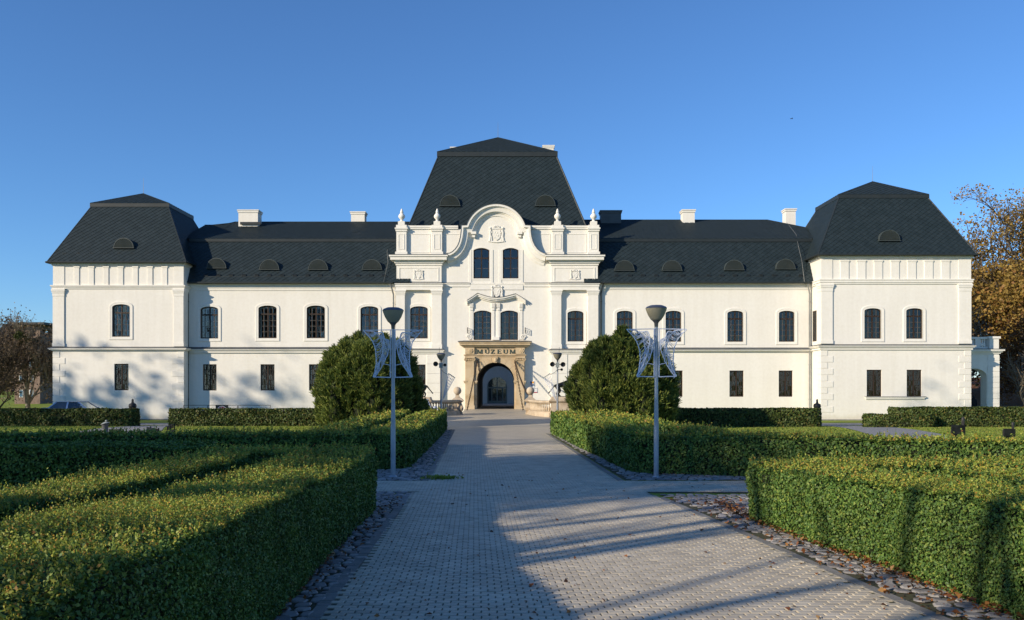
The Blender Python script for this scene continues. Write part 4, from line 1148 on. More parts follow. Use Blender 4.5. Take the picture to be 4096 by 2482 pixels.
        fl.add([(XB(a)-e,B-e,z0),(XB(b_)+e,B-e,z0),(XB(b_)+e,D+.1,z0),(XB(a)-e,D+.1,z0),(XB(a)-.01,B-.03,z1),(XB(b_)+.01,B-.03,z1),(XB(b_)+.01,D+.1,z1),(XB(a)-.01,D+.1,z1)],[(0,1,5,4),(1,2,6,5),(3,0,4,7)]); part(fl, 'flashing', M['flash'])
        # banded rustication of the ground floor
        y = 1419
        while y < 1650:
            for s0, s1 in ((a, lw[0]-6), (lw[1]+6, b_)):
                mb = MB(); mb.cbox(XB(s0)-.02, XB(s1)+(.02 if s1 == b_ else 0), B-.035, D+.1, ZB(y+38.3)+.018, ZB(y), .012); part(mb, 'rustic_band', STU)
            y += 38.3
        heraldry(castle, XB(hx), B, ZB(1098), .80, .82, 3+int(a))
    # centre: mid cornice line broken by the gable field, frames, pediment
    for s0, s1 in ((1770,1880),(2096,2203)):
        mb = MB(); mb.box(X(s0), X(s1), D-.06, D+.02, Z(1148), Z(1137)); mb.box(X(s0), X(s1), D-.12, D+.02, Z(1137)+.001, Z(1134)); part(mb, 'mid_cornice', STU)
        mb = MB(); mb.add([(X(s0),D-.14,Z(1134)+.003),(X(s1),D-.14,Z(1134)+.003),(X(s1),D-.005,Z(1131)),(X(s0),D-.005,Z(1131))],[(0,1,2,3)]); part(mb, 'flashing', M['flash'])
    mb = MB(); mb.box(X(1880), X(2092), D-.05, D+.02, Z(1160), Z(1138)); mb.box(X(1880), X(2092), D-.07, D+.02, Z(1138)+.001, Z(1135)); part(mb, 'gable_apron', STU)
    for s0, s1 in ((1876,1886),(1962,1972),(1996,2006),(2080,2092)):
        mb = MB(); mb.box(X(s0), X(s1), D-.035, D+.02, Z(1132), Z(1000)); mb.box(X(s0)-.08, X(s1)+.08, D-.04, D+.02, Z(1132)-.001-.2, Z(1132)-.001); part(mb, 'window_lesene', STU)
    # pediment over the twin windows (swan neck line)
    top = [(1868,1205),(1890,1191),(1910,1177),(1930,1184),(1955,1191),(1985,1194),(2015,1191),(2040,1185),(2062,1179),(2085,1192),(2102,1204)]
    mb = MB(); fb = MB()
    for (p, q) in zip(top[:-1], top[1:]):
        a0, b0 = (X(p[0]), Z(p[1])), (X(q[0]), Z(q[1]))
        for o0, o1, pr in ((0,.10,.34),(.101,.20,.26),(.201,.30,.12)):
            mb.prism_xz([(a0[0],a0[1]-o1),(b0[0],b0[1]-o1),(b0[0],b0[1]-o0),(a0[0],a0[1]-o0)], D-pr, D+.02)
        fb.add([(a0[0],D-.37,a0[1]+.004),(b0[0],D-.37,b0[1]+.004),(b0[0],D-.005,b0[1]+.09),(a0[0],D-.005,a0[1]+.09)],[(0,1,2,3)])
    part(mb, 'pediment', STU); part(fb, 'pediment_flashing', M['flash'])
    for s0, s1 in ((1880,1892),(1968,1978),(1989,1999),(2078,2090)):
        mb = MB(); x0, x1 = X(s0), X(s1)
        mb.box(x0, x1, D-.05, D+.02, Z(1358), Z(1242)); mb.box(x0-.03, x1+.03, D-.13, D+.02, Z(1232), Z(1214)); mb.box(x0, x1, D-.10, D+.02, Z(1242)+.001, Z(1232)-.001)
        for k in range(3): mb.box(x0-.01+k*.075, x0+.045+k*.075, D-.15, D, Z(1230), Z(1216))
        part(mb, 'window_lesene', STU)
    mb = MB(); mb.box(X(1972), X(1997), D-.14, D+.02, Z(1361), Z(1349)); part(mb, 'lesene_base', STU)
    for cx_, sg_ in ((1878,1),(2093,-1)):     # scrolls
        mb = MB(); pts = []
        for i in range(40):
            t = i/39; a = t*4.2*math.pi; r_ = .19*(1-t)+.015
            pts.append((X(cx_)+sg_*r_*math.cos(a+math.pi), D-.05, Z(1350)+r_*math.sin(a)))
        mb.tube(pts, .035, 6); part(mb, 'scroll', STU)
    for px in (1871, 2101):                  # small wrought brackets
        mb = MB(); x, z0, z1 = X(px), Z(1334), Z(1313)
        mb.box(x-.03, x+.02, D-.26, D+.01, z0, z0+.02); mb.box(x-.03, x+.02, D-.32, D+.01, z1, z1+.02); mb.box(x-.03, x+.02, D-.32, D-.30, z0, z1)
        for k in range(3):
            pts = [(x, D-.07-.09*k+.045*math.cos(a*.7), (z0+z1)/2+.1*math.sin(a*.7)) for a in range(10)]
            mb.tube(pts, .012, 4, closed=True)
        part(mb, 'iron_bracket', M['black'])
    heraldry(castle, X(1986), D, Z(936), 1.25, 1.35, 1)
    heraldry(castle, X(1988), D-.05, Z(1167), 1.0, 1.12, 2)
    # interior backing
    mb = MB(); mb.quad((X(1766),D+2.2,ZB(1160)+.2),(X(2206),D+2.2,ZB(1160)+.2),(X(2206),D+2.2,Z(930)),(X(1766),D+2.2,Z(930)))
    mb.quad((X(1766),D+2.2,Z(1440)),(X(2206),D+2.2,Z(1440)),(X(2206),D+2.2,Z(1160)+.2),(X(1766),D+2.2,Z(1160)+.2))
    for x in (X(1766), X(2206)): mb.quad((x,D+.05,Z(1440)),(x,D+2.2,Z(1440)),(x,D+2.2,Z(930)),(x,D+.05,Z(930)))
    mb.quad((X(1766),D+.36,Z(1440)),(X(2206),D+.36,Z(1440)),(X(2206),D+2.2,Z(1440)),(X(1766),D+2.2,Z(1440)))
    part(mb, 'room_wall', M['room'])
    # passage through the house
    mb = MB(); y0, y1 = D+.34, 73.6; fl_ = 0.20
    pw = [(ox0, fl_-.3)] + ap + [(ox1, fl_-.3)]
    for p, q in zip(pw[:-1], pw[1:]): mb.quad((p[0],y0,p[1]),(q[0],y0,q[1]),(q[0],y1,q[1]),(p[0],y1,p[1]))
    part(mb, 'passage_vault', M['room'])  # vault darkened by its colour, standing in for the long passage's shade
    mb = MB(); mb.box(ox0-.05, ox1+.05, D+.1, y1, fl_-.35, fl_); part(mb, 'passage_floor', M['kerb'])
    mb = MB(); mb.box(-9.5, 7.5, 73.62, 92, fl_-.4, fl_-.03); part(mb, 'courtyard_floor', M['gravel'])
    # courtyard wall with the glazed door
    yw = 84.0; cxw = WX(1988.6, yw); dw = WX(2029, yw)-WX(1950, yw); dz0 = WZ(1620, yw); dzt = WZ(1510, yw)
    hw = dw/2; apd = arch_pts(cxw-hw, cxw+hw, dzt-hw*.95, dzt, 14)
    mb = MB(); wall_with_holes(mb, -14, 12, fl_-.5, 9.0, yw, [(cxw-hw, cxw+hw, fl_-.1, dzt, apd)], .3); part(mb, 'courtyard_wall', STU)
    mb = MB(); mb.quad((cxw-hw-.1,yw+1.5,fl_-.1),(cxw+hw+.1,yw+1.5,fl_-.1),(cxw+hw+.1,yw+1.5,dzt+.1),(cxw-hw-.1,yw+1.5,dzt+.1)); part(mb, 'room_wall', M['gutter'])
    mb = MB(); dz = dzt-hw*.95-.1
    mb.box(cxw-hw, cxw-hw+.12, yw+.1, yw+.2, fl_, dzt-hw*.4); mb.box(cxw+hw-.12, cxw+hw, yw+.1, yw+.2, fl_, dzt-hw*.4); mb.box(cxw-hw+.12, cxw+hw-.12, yw+.1, yw+.2, dz-.07, dz+.07)
    mb.box(cxw-.06, cxw+.06, yw+.09, yw+.2, fl_, dzt-.02); mb.box(cxw-hw+.12, cxw+hw-.12, yw+.1, yw+.2, fl_, fl_+.25)
    for sx in (-1, 1): mb.box(cxw+sx*hw*.55-.05, cxw+sx*hw*.55+.05, yw+.09, yw+.2, fl_+.25, dz-.07)
    dr = part(mb, 'glazed_door', M['grey_paint'])
    mb = MB(); mb.quad((cxw-hw,yw+.16,fl_),(cxw+hw,yw+.16,fl_),(cxw+hw,yw+.16,dzt),(cxw-hw,yw+.16,dzt)); part(mb, 'pane', M['glass'], dr)
    for k in range(11):                      # voussoirs round the door
        a0, a1 = math.pi*k/11+.015, math.pi*(k+1)/11-.015; r0, r1 = hw+.02, hw+.75; zc = dzt-hw
        mb = MB(); mb.prism_xz([(cxw+r0*math.cos(a0),zc+r0*math.sin(a0)),(cxw+r1*math.cos(a0),zc+r1*math.sin(a0)),(cxw+r1*math.cos(a1),zc+r1*math.sin(a1)),(cxw+r0*math.cos(a1),zc+r0*math.sin(a1))], yw-.03, yw+.02); part(mb, 'voussoir', STU)
    mb = MB(); mb.box(cxw-hw-3, cxw+hw+3, yw-.06, yw+.02, dzt+.95, dzt+1.15); part(mb, 'string_course', STU)
    # steep central roof
    yb, zb = 61.75, WZ(925, 61.75); bx0, bx1 = -7.75, 5.6
    yB = 63.9; zB = WZ(617, yB); tx0, tx1 = WX(1757, yB), WX(2222, yB); yT = 72.5
    e = [(bx0,yb,zb),(bx1,yb,zb),(bx1,yT+2.1,zb),(bx0,yT+2.1,zb)]; t = [(tx0,yB,zB),(tx1,yB,zB),(tx1,yT,zB),(tx0,yT,zB)]
    root = MB(); root.poly([t[2],t[3],e[3],e[2]]); ro = part(root, 'roof', M['slate_base'])
    base = MB(); sh = MB()
    for k in (0, 1, 3):
        q = (k+1) % 4; roof_plane(ro, [e[k],e[q],t[q],t[k]], base, singles=300 if k == 0 else 0, mb_sh=sh)
    apx = (WX(1992,68.2), 68.2, WZ(552,68.2)); zc = zB+.12; c2 = [(tx0-.14,yB-.14,zc),(tx1+.14,yB-.14,zc),(tx1+.14,yT+.1,zc),(tx0-.14,yT+.1,zc)]
    for k in (0, 1, 3): roof_plane(ro, [c2[k],c2[(k+1)%4],apx], base, mb_sh=sh)
    base.poly([c2[2],c2[3],apx])
    part(sh, 'shingle_field', M['slate'], ro)['kind'] = 'stuff'; part(base, 'roof_deck', M['slate_base'], ro)
    band = MB(); band.box(c2[0][0]-.02, c2[1][0]+.02, c2[0][1]-.02, c2[2][1], zB-.22, zc-.004); part(band, 'roof_break', M['gutter'], ro)
    rd = MB()
    for k in range(4): rd.tube([e[k], t[k]], .06, 6); rd.tube([c2[k], apx], .05, 6)
    part(rd, 'hip_capping', M['gutter'], ro)
    rod = MB(); rod.tube([apx, (apx[0],apx[1],apx[2]+1.25)], .018, 5, .006); part(rod, 'lightning_rod', M['pipe'], ro)
    for px in (1800, 2180):
        zv = WZ(824,62.4); yv = yb+(zv-zb)/(zB-zb)*(yB-yb); dormer(ro, (WX(px+(0 if px<2000 else 1),yv), yv-.14, zv), 1.5, .80)
    chimney(ro, WX(1828,72), 71.8, 1.0, .8, zB-.5, WZ(589,71.8), STU); chimney(ro, WX(2194,72), 71.8, .88, .8, zB-.5, WZ(582,71.8), STU)

def heraldry(parent, x, y, z, w, h, seed):
    """carved coat of arms: shield, crown, two supporters and a base scroll in relief"""
    r = random.Random(seed); mb = MB(); y0_ = y
    sh = [(-.22,.20),(-.24,-.05),(-.17,-.26),(0,-.36),(.17,-.26),(.24,-.05),(.22,.20),(.08,.17),(0,.21),(-.08,.17)]
    mb.prism_xz([(x+a*w,z+b*h) for a,b in sh][::-1], y-.09, y+.01)
    for k in range(6):
        a, b_ = r.uniform(-.14,.14), r.uniform(-.22,.12); mb.sphere((x+a*w,y-.09,z+b_*h), .045*w, 7, 5, (1.2,.6,1))
    for k in range(5):
        a = -.16+.08*k; mb.sphere((x+a*w,y-.06,z+(.36+.05*(1-abs(a)/.16))*h), .05*w, 7, 5, (.8,.8,1.3))
    mb.box(x-.2*w, x+.2*w, y-.08, y+.01, z+.25*h, z+.32*h)
    for s in (-1, 1):
        mb.tube([(x+s*.40*w,y-.05,z-.40*h),(x+s*.34*w,y-.07,z-.15*h),(x+s*.36*w,y-.09,z+.05*h),(x+s*.33*w,y-.08,z+.22*h)], .07*w, 6, .05*w)
        mb.sphere((x+s*.36*w,y-.09,z+.30*h), .065*w, 8, 6)
        mb.tube([(x+s*.36*w,y-.07,z+.15*h),(x+s*.24*w,y-.1,z+.05*h)], .035*w, 5)
        mb.tube([(x+s*.38*w,y-.05,z+.30*h),(x+s*.22*w,y-.06,z+.26*h),(x+s*.08*w,y-.05,z+.33*h)], .03*w, 5)
        mb.tube([(x+s*.30*w,y-.06,z-.12*h),(x+s*.28*w,y-.06,z-.38*h)], .05*w, 6, .035*w)
    mb.tube([(x-.48*w,y-.04,z-.40*h),(x-.2*w,y-.06,z-.43*h),(x,y-.07,z-.45*h),(x+.2*w,y-.06,z-.43*h),(x+.48*w,y-.04,z-.40*h)], .045*w, 6)
    mb.v = [(p[0], y0_+(p[1]-y0_)*.62, p[2]) for p in mb.v]
    return part(mb, 'coat_of_arms', STU, parent, smooth=True, angle=50)
central()
part(mb2, 'louvre_slats', M['vent'])['kind'] = 'stuff'

# ---- portal --------------------------------------------------------------------
PD = CEN-.30
def portal():
    D = PD; Z = lambda p: WZ(p, D); X = lambda p: WX(p, D); ST = M['stone']
    ox0, ox1 = X(1907), X(2057); ap = arch_pts(ox0, ox1, Z(1525), Z(1450), 18)
    mb = MB(); x0, x1 = X(1861), X(2099); zt = Z(1420); zf = .14
    wall_with_holes(mb, x0, x1, zf, zt, D, [(ox0, ox1, zf, Z(1450), ap)], CEN-D+.05)
    for x in (x0, x1): mb.quad((x,D,zf),(x,CEN+.02,zf),(x,CEN+.02,zt),(x,D,zt))
    po = part(mb, 'portal', ST)
    for a, b_ in ((1863,1896),(2064,2097)):
        mb = MB(); mb.box(X(a), X(b_), D-.14, D+.02, zf, Z(1446)); mb.box(X(a)-.05, X(b_)+.05, D-.2, D+.02, zf-.001, zf+.35); part(mb, 'pilaster', ST, po)
        mb = MB(); ca = (X(a)+X(b_))/2; hw = (X(b_)-X(a))/2
        mb.box(X(a)-.06, X(b_)+.06, D-.24, D+.02, Z(1434), Z(1428)); mb.box(X(a)-.02, X(b_)+.02, D-.16, D+.02, Z(1448), Z(1434)-.001)
        for s in (-1, 1):
            pts = []
            for i in range(24):
                t = i/23; an = t*3.2*math.pi; rr = .11*(1-t)+.015
                pts.append((ca+s*(hw+.0)+rr*math.cos(an)*s*-1, D-.19, Z(1440)+rr*math.sin(an)))
            mb.tube(pts, .032, 5)
        for k in range(4): mb.sphere((ca-.18+.12*k, D-.17, Z(1440)), .06, 7, 5)
        part(mb, 'capital', ST, po)
    for a, b_ in ((1855,1868),(1899,1910),(2054,2066),(2092,2104)):
        mb = MB(); mb.box(X(a), X(b_), D-.17, D+.2, Z(1529), Z(1524)); mb.box(X(a)+.03, X(b_)-.03, D-.12, D+.2, Z(1534), Z(1529)-.001); part(mb, 'impost', ST, po)
    # voussoir joints read as separate arch stones
    cx, zc = (ox0+ox1)/2, Z(1525); hw = (ox1-ox0)/2
    for k in range(9):
        a0, a1 = math.pi*k/9+.008, math.pi*(k+1)/9-.008; r0, r1 = hw-.005, hw+.34; n = 4; pts = []
        for i in range(n+1): a = a0+(a1-a0)*i/n; pts.append((cx+r0*math.cos(a), zc+r0*math.sin(a)))
        for i in range(n, -1, -1): a = a0+(a1-a0)*i/n; pts.append((cx+r1*math.cos(a), zc+r1*math.sin(a)))
        mb = MB(); mb.prism_xz(pts[::-1], D-.02, D+.2); part(mb, 'voussoir', ST, po)
    mb = MB(); mb.prism_xz([(cx-.11,Z(1452)),(cx+.11,Z(1452)),(cx+.17,Z(1429)),(cx-.17,Z(1429))], D-.17, D+.02); mb.sphere((cx,D-.17,Z(1441)),.12,8,6,(1,.6,1.3)); part(mb, 'keystone', ST, po)
    # entablature
    mb = MB(); mb.box(X(1862), X(2098), D-.04, CEN+.02, Z(1419), Z(1391)); 
    for a, b_ in ((1863,1896),(2064,2097)): mb.box(X(a)-.03, X(b_)+.03, D-.17, D-.03, Z(1418), Z(1392))
    part(mb, 'frieze', ST, po)
    mb = MB(); stepped(mb, X(1862), X(2098), D, CEN+.02, [(Z(1428)+.001, Z(1423), .05), (Z(1423)+.001, Z(1419)-.001, .12)]); part(mb, 'architrave', ST, po)
    mb = MB(); stepped(mb, X(1862), X(2098), D, CEN+.02, [(Z(1391)+.001, Z(1387), .16), (Z(1387)+.001, Z(1382), .28), (Z(1382)+.001, Z(1373), .40), (Z(1373)+.001, Z(1369), .48)]); part(mb, 'cornice', ST, po)
    mb = MB(); z0 = Z(1369)+.003; e = .52
    mb.add([(X(1862)-e,D-e,z0),(X(2098)+e,D-e,z0),(X(2098)+e,CEN,z0),(X(1862)-e,CEN,z0),(X(1862)-.2,D+.1,z0+.10),(X(2098)+.2,D+.1,z0+.10),(X(2098)+.2,CEN-.005,z0+.12),(X(1862)-.2,CEN-.005,z0+.12),(X(1862)-e,D-e,z0+.045),(X(2098)+e,D-e,z0+.045)],[(0,1,9,8),(8,9,5,4),(4,5,6,7),(9,1,2,6,5),(8,4,7,3,0)]); part(mb, 'flashing', M['flash'], po)
    mb = MB(); mb.box(X(1876), X(2097), CEN-.12, CEN+.02, Z(1364), Z(1361)-.02); part(mb, 'coping', ST, po)
    for px in (1884, 2086):                 # rosettes
        mb = MB(); c = (X(px)-(.03 if px<2000 else -.03), D-.19, Z(1405))
        for k in range(6):
            a = k*math.pi/3; mb.sphere((c[0]+.11*math.cos(a), c[1], c[2]+.11*math.sin(a)), .075, 7, 5, (1,.5,1))
        mb.sphere(c, .06, 7, 5); part(mb, 'rosette', ST, po)
    # lettering  M U' Z E U M
    S = .05
    def stem(x, w, z0=0, z1=1): return [(x,z0),(x+w,z0),(x+w,z1),(x,z1)]
    def serif(x, w, z): return [(x-.06,z),(x+w+.06,z),(x+w+.06,z+.06),(x-.06,z+.06)]
    glyph = {
     'M': [stem(.06,.08), stem(.74,.15), [(.06,1),(.22,1),(.50,.12),(.43,.0)], [(.74,1),(.82,1),(.50,.0),(.43,.0)], serif(.06,.08,0), serif(.74,.15,0), serif(.04,.12,.94), serif(.74,.15,.94)],
     'U': [stem(.06,.16,.3,1), stem(.62,.08,.3,1), [(.06,.3),(.22,.3),(.28,.14),(.40,.06),(.54,.14),(.62,.3),(.70,.3),(.60,.07),(.40,-.02),(.18,.07)], serif(.06,.16,.94), serif(.62,.08,.94)],
     'Z': [[(.05,.93),(.72,.93),(.72,1),(.05,1)], [(.52,.93),(.72,.93),(.24,.07),(.03,.07)], [(.03,0),(.74,0),(.74,.07),(.03,.07)], [(.70,.07),(.74,.07),(.74,.26),(.66,.07)], [(.05,.74),(.12,.93),(.05,.93)]],
     'E': [stem(.08,.16), [(.24,.93),(.68,.93),(.68,1),(.24,1)], [(.24,.47),(.52,.47),(.52,.54),(.24,.54)], [(.24,0),(.70,0),(.70,.07),(.24,.07)], [(.62,.07),(.70,.07),(.70,.24)], [(.60,.93),(.68,.76),(.68,.93)], [(.48,.38),(.54,.38),(.54,.63),(.48,.63)], serif(.08,.10,0), serif(.08,.10,.94)]}
    hh = Z(1399)-Z(1415.5); zb = Z(1415.5); dl = D-.04
    for ch, a, b_ in (('M',1907,1930),('U',1938,1957),('Z',1962,1978.5),('E',1988,2005),('U',2012,2031),('M',2038,2062)):
        mb = MB(); xa, ww = X(a), X(b_)-X(a); wn_ = .95 if ch == 'M' else .78
        for pl in glyph[ch]: mb.prism_xz([(xa+p[0]/wn_*ww, zb+p[1]*hh) for p in pl], dl-.045, dl+.002)
        if a == 1938: mb.prism_xz([(xa+.40/wn_*ww,zb+1.06*hh),(xa+.5/wn_*ww,zb+1.06*hh),(xa+.66/wn_*ww,zb+1.26*hh),(xa+.52/wn_*ww,zb+1.26*hh)], dl-.045, dl+.002)
        part(mb, 'letter', M['letter'], po)
    return po
portal()
part(pane_rest, 'panes', M['glass'])['kind'] = 'stuff'

# ---- terrace at the right end
def terrace():
    D = 61.0; x0, x1 = 32.35, WX(3996, D); Z = lambda p: WZ(p, D); back = D+9
    root = empty('terrace_arcade', ((x0+x1)/2, D, BASE)); tag(root, 'white arched garden terrace with a balustrade beside the right tower', 'terrace')
    a0, a1 = 32.7, WX(3947, D); zs = Z(1508); zt = Z(1475); ap = arch_pts(a0, a1, zs, zt, 14)
    mb = MB(); wall_with_holes(mb, x0, x1, BASE, Z(1402), D, [(a0, a1, BASE, zt, ap)], .8)
    mb.quad((x1,D,BASE),(x1,D+.8,BASE),(x1,D+.8,Z(1402)),(x1,D,Z(1402)))
    # back face of the arcade wall and the deck
    wall_with_holes(mb, x0, x1, BASE, Z(1402), D+.8, [(a0, a1, BASE, zt, ap)], .01)
    mb.build('wall', STU, root)
    mb = MB(); mb.box(x0, x1, D+.81, back, Z(1412), Z(1402)); mb.build('deck', STU, root)
    for yy_ in (back-.5,):
        mb = MB(); mb.box(x1-.7, x1, yy_, yy_+.5, BASE, Z(1412)-.002); mb.build('pier', STU, root)
    y = 1423; k = 0
    while y < 1680:
        xa = WX(3950, D); mb = MB(); mb.cbox(xa, x1+.03, D-.03, D+.3, Z(y+21.6)+.02, Z(y), .012); mb.build('rustic_band', STU, root); y += 21.6
    mb = MB(); stepped(mb, x0+.5, x1, D, D+.8, [(Z(1416), Z(1410), .08), (Z(1410)+.001, Z(1405), .18), (Z(1405)+.001, Z(1399), .28)]); mb.build('cornice', STU, root)
    mb = MB(); mb.box(x0+.3, x1+.3, D-.3, back, Z(1399)+.002, Z(1399)+.05); mb.build('flashing', M['flash'], root)
    zb = Z(1399)+.05; zr = Z(1350)
    mb = MB(); mb.box(WX(3957,D), WX(3994,D), D-.05, D+.6, zb+.001, zr-.1); mb.box(WX(3955,D)-.06, WX(3996,D)+.06, D-.12, D+.68, zr-.1+.001, zr+.06); mb.build('corner_pier', STU, root)
    mb = MB(); mb.box(x0-.2, WX(3957,D)-.03, D+.1, D+.45, zr-.12, zr+.03); mb.box(x0-.2, WX(3957,D)-.03, D+.1, D+.45, zb+.001, zb+.15); mb.box(WX(3905,D), WX(3924,D), D+.12, D+.43, zb+.151, zr-.121); mb.build('parapet', STU, root)
    for px in (3893, 3900, 3930, 3938, 3946):
        mb = MB(); h_ = zr-.12-zb-.15; mb.lathe([(.05,0),(.05,.04*h_),(.10,.25*h_),(.045,.65*h_),(.06,.95*h_),(.06,h_)], (WX(px,D), D+.28, zb+.15), 10); mb.build('baluster', STU, root, smooth=True)
terrace()

# ================================================================== vegetation
def snoise(P, seed, scale):
    """smooth pseudo noise in [-1,1] for an (n,3) array"""
    r = np.random.default_rng(seed); out = np.zeros(len(P))
    for k in range(7):
        d = r.normal(size=3); d /= np.linalg.norm(d); fq = scale*(0.6+1.6*r.random())
        out += np.sin(P @ d * fq + r.random()*6.28)
    return out/4.0

def quads(C, N, size, r, aspect=0.62, spread=0.9, up=0.0):
    """leaf shaped (diamond) quads at C facing roughly N"""
    n = len(C)
    nn = N + r.normal(0, spread, (n,3)); nn[:,2] += up
    nn /= np.linalg.norm(nn, axis=1)[:,None]+1e-9
    t = r.normal(size=(n,3)); t -= (t*nn).sum(1)[:,None]*nn; t /= np.linalg.norm(t, axis=1)[:,None]+1e-9
    b = np.cross(nn, t)
    s = (size*(0.65+0.7*r.random(n)))[:,None]
    fold = nn*s*0.18
    V = np.stack([C-t*s*.5, C+b*s*.5*aspect+fold, C+t*s*.5, C-b*s*.5*aspect+fold], 1).reshape(-1,3)
    return V
def quad_faces(n, base=0): return (np.arange(n*4).reshape(-1,4)+base)

def hedge(name, label, strips, h, seed, cat='hedge', group=None, leaf='box_leaf', tip='box_tip', tipd=1.0, smin=.020, dens=2.3, zf=None, xlim=None, smax=.11, hs=None):
    """strips: list of (polyline, width); a clipped hedge with an inner body, leaves and young tips"""
    r = np.random.default_rng(seed)
    if hs is None: hs = lambda y: np.ones_like(np.asarray(y, float))
    segs = []
    for pl, w in strips:
        for a, b in zip(pl[:-1], pl[1:]): segs.append((np.array(a,float), np.array(b,float), w/2))
    A = np.array([s[0] for s in segs]); B = np.array([s[1] for s in segs]); W = np.array([s[2] for s in segs])
    def inside(P2, skip, tol):
        res = np.zeros(len(P2), bool)
        for k in range(len(segs)):
            if k == skip: continue
            d = B[k]-A[k]; L2 = d@d; t = np.clip(((P2-A[k])@d)/L2, 0, 1)
            q = A[k]+t[:,None]*d; res |= np.hypot(*(P2-q).T) < W[k]-tol
        return res
    gzf = (lambda x, y: gz(x, y)) if zf is None else zf
    core = MB()
    c0 = A.mean(0)
    for k, (a, b, w) in enumerate(segs):
        d = (b-a)/np.linalg.norm(b-a); nrm = np.array([-d[1], d[0]]); wi = w-.035
        ring = []
        for i in range(7): an = -math.pi/2+math.pi*i/6; ring.append(b+wi*(math.cos(an)*d+math.sin(an)*nrm))
        for i in range(7): an = math.pi/2+math.pi*i/6; ring.append(a+wi*(math.cos(an)*d+math.sin(an)*nrm))
        z0 = float(gzf(*((a+b)/2)))
        n = len(ring); zt = z0+h*float(min(hs(a[1]), hs(b[1])))-.05-.003*k
        core.prism_xy([(p[0],p[1]) for p in ring], z0-.12-.002*k, zt)
    loc = (float(c0[0]), float(c0[1]), float(gzf(*c0)))
    root = base_at(core, name, M['twig'], loc=loc); tag(root, label, cat, group)
    PT = []; NR = []; TOP = []
    for k, (a, b, w) in enumerate(segs):
        L = np.linalg.norm(b-a); d = (b-a)/L; nrm = np.array([-d[1], d[0]])
        smn = smin
        n0 = dens/(smn*smn*.55)
        # walls
        n = int(n0*2*L*h); t = r.random(n)*L; sd = np.where(r.random(n) < .5, 1, -1)
        P2 = a+t[:,None]*d+(sd*w)[:,None]*nrm; z = h*r.random(n)
        keep = ~inside(P2, k, .03); PT.append(np.c_[P2, z][keep]); NR.append(np.c_[sd[:,None]*nrm, np.zeros(n)][keep]); TOP.append(np.zeros(keep.sum(), bool))
        # rounded ends
        for e, s_ in ((a,-1),(b,1)):
            n = int(n0*math.pi*w*h); an = (r.random(n)-.5)*math.pi
            dr = s_*np.cos(an)[:,None]*d+np.sin(an)[:,None]*nrm; P2 = e+w*dr
            keep = ~inside(P2, k, .03); PT.append(np.c_[P2, h*r.random(n)][keep]); NR.append(np.c_[dr, np.zeros(n)][keep]); TOP.append(np.zeros(keep.sum(), bool))
        # top
        n = int(n0*2*w*(L+2*w)*.95); t = r.random(n)*(L+2*w)-w; u = (r.random(n)*2-1)*w
        P2 = a+t[:,None]*d+u[:,None]*nrm
        tt = np.clip(t, 0, L); dist = np.hypot(t-tt, u); keep = dist < w
        if k > 0:
            for kk in range(k):
                dd = B[kk]-A[kk]; q = np.clip(((P2-A[kk])@dd)/(dd@dd), 0, 1); keep &= np.hypot(*(P2-(A[kk]+q[:,None]*dd)).T) > W[kk]-.02
        PT.append(np.c_[P2, np.full(n, h)][keep]); NR.append(np.tile([0,0,1.], (keep.sum(),1))); TOP.append(np.ones(keep.sum(), bool))
    P = np.concatenate(PT); N = np.concatenate(NR); T = np.concatenate(TOP)
    # thin with distance, cull what no near camera position could see
    dist = np.hypot(P[:,0], P[:,1])
    s = np.clip(dist*.0030, smin, smax)
    ok = (r.random(len(P)) < (smin/s)**2) & (np.abs(P[:,0]) < 0.75*P[:,1]+2.5) & (P[:,1] > 1.6)
    P, N, T, s = P[ok], N[ok], T[ok], s[ok]
    H_ = h*hs(P[:,1]); P[:,2] = P[:,2]*H_/h+gzf(P[:,0], P[:,1])
    # rounding of the shoulder, lumps, and growth
    lump = snoise(P*[1,1,1.4], seed, 3.2)*.028 + snoise(P, seed+5, 11)*.015
    P += N*(lump + r.normal(0,.012,len(P)))[:,None]
    edge = np.where(~T, np.clip((P[:,2]-gzf(P[:,0],P[:,1])-H_+.10)/.10, 0, 1), 0)
    P[:,:2] -= N[:,:2]*(edge**2*.05)[:,None]
    P[:,2] += np.where(T, np.abs(r.normal(0,.012,len(P))), 0)
    V = quads(P, N, s*1.15, r, spread=.75, up=.25)
    me = fast_mesh('foliage', V-np.array(loc), quad_faces(len(P)), M[leaf])
    fo = mesh_obj('foliage', me, root); fo['kind'] = 'stuff'
    # young shoots on the top
    if tip:
        tp = np.where(T)[0]; nsh = int(len(tp)*.15*tipd)
        pick = r.choice(tp, nsh, replace=False)
        Q = P[pick]; ss = s[pick]
        patch = snoise(Q, seed+9, 2.0)
        keep = r.random(len(Q)) < np.clip(.62+.5*patch, .12, 1); Q = Q[keep]; ss = ss[keep]
        hh = (.03+.06*r.random(len(Q))**2.0+(r.random(len(Q)) < .03)*.07)*np.clip(ss/.03, 1, 1.6)
        nl = 7; C = []; NN = []; SZ = []
        lean = r.normal(0,.25,(len(Q),2))
        for i in range(nl):
            f = i/(nl-1)
            c = Q.copy(); c[:,2] += hh*f; c[:,:2] += lean*hh[:,None]*f
            an = r.random(len(Q))*6.283
            dv = np.c_[np.cos(an), np.sin(an), .7*np.ones(len(Q))]
            C.append(c+dv*ss[:,None]*.35*(1.1-.5*f)); NN.append(np.c_[np.cos(an), np.sin(an), .5*np.ones(len(Q))]); SZ.append(ss*(1.05-.3*f))
        C = np.concatenate(C); NN = np.concatenate(NN); SZ = np.concatenate(SZ)
        V = quads(C, NN, SZ, r, spread=.45)
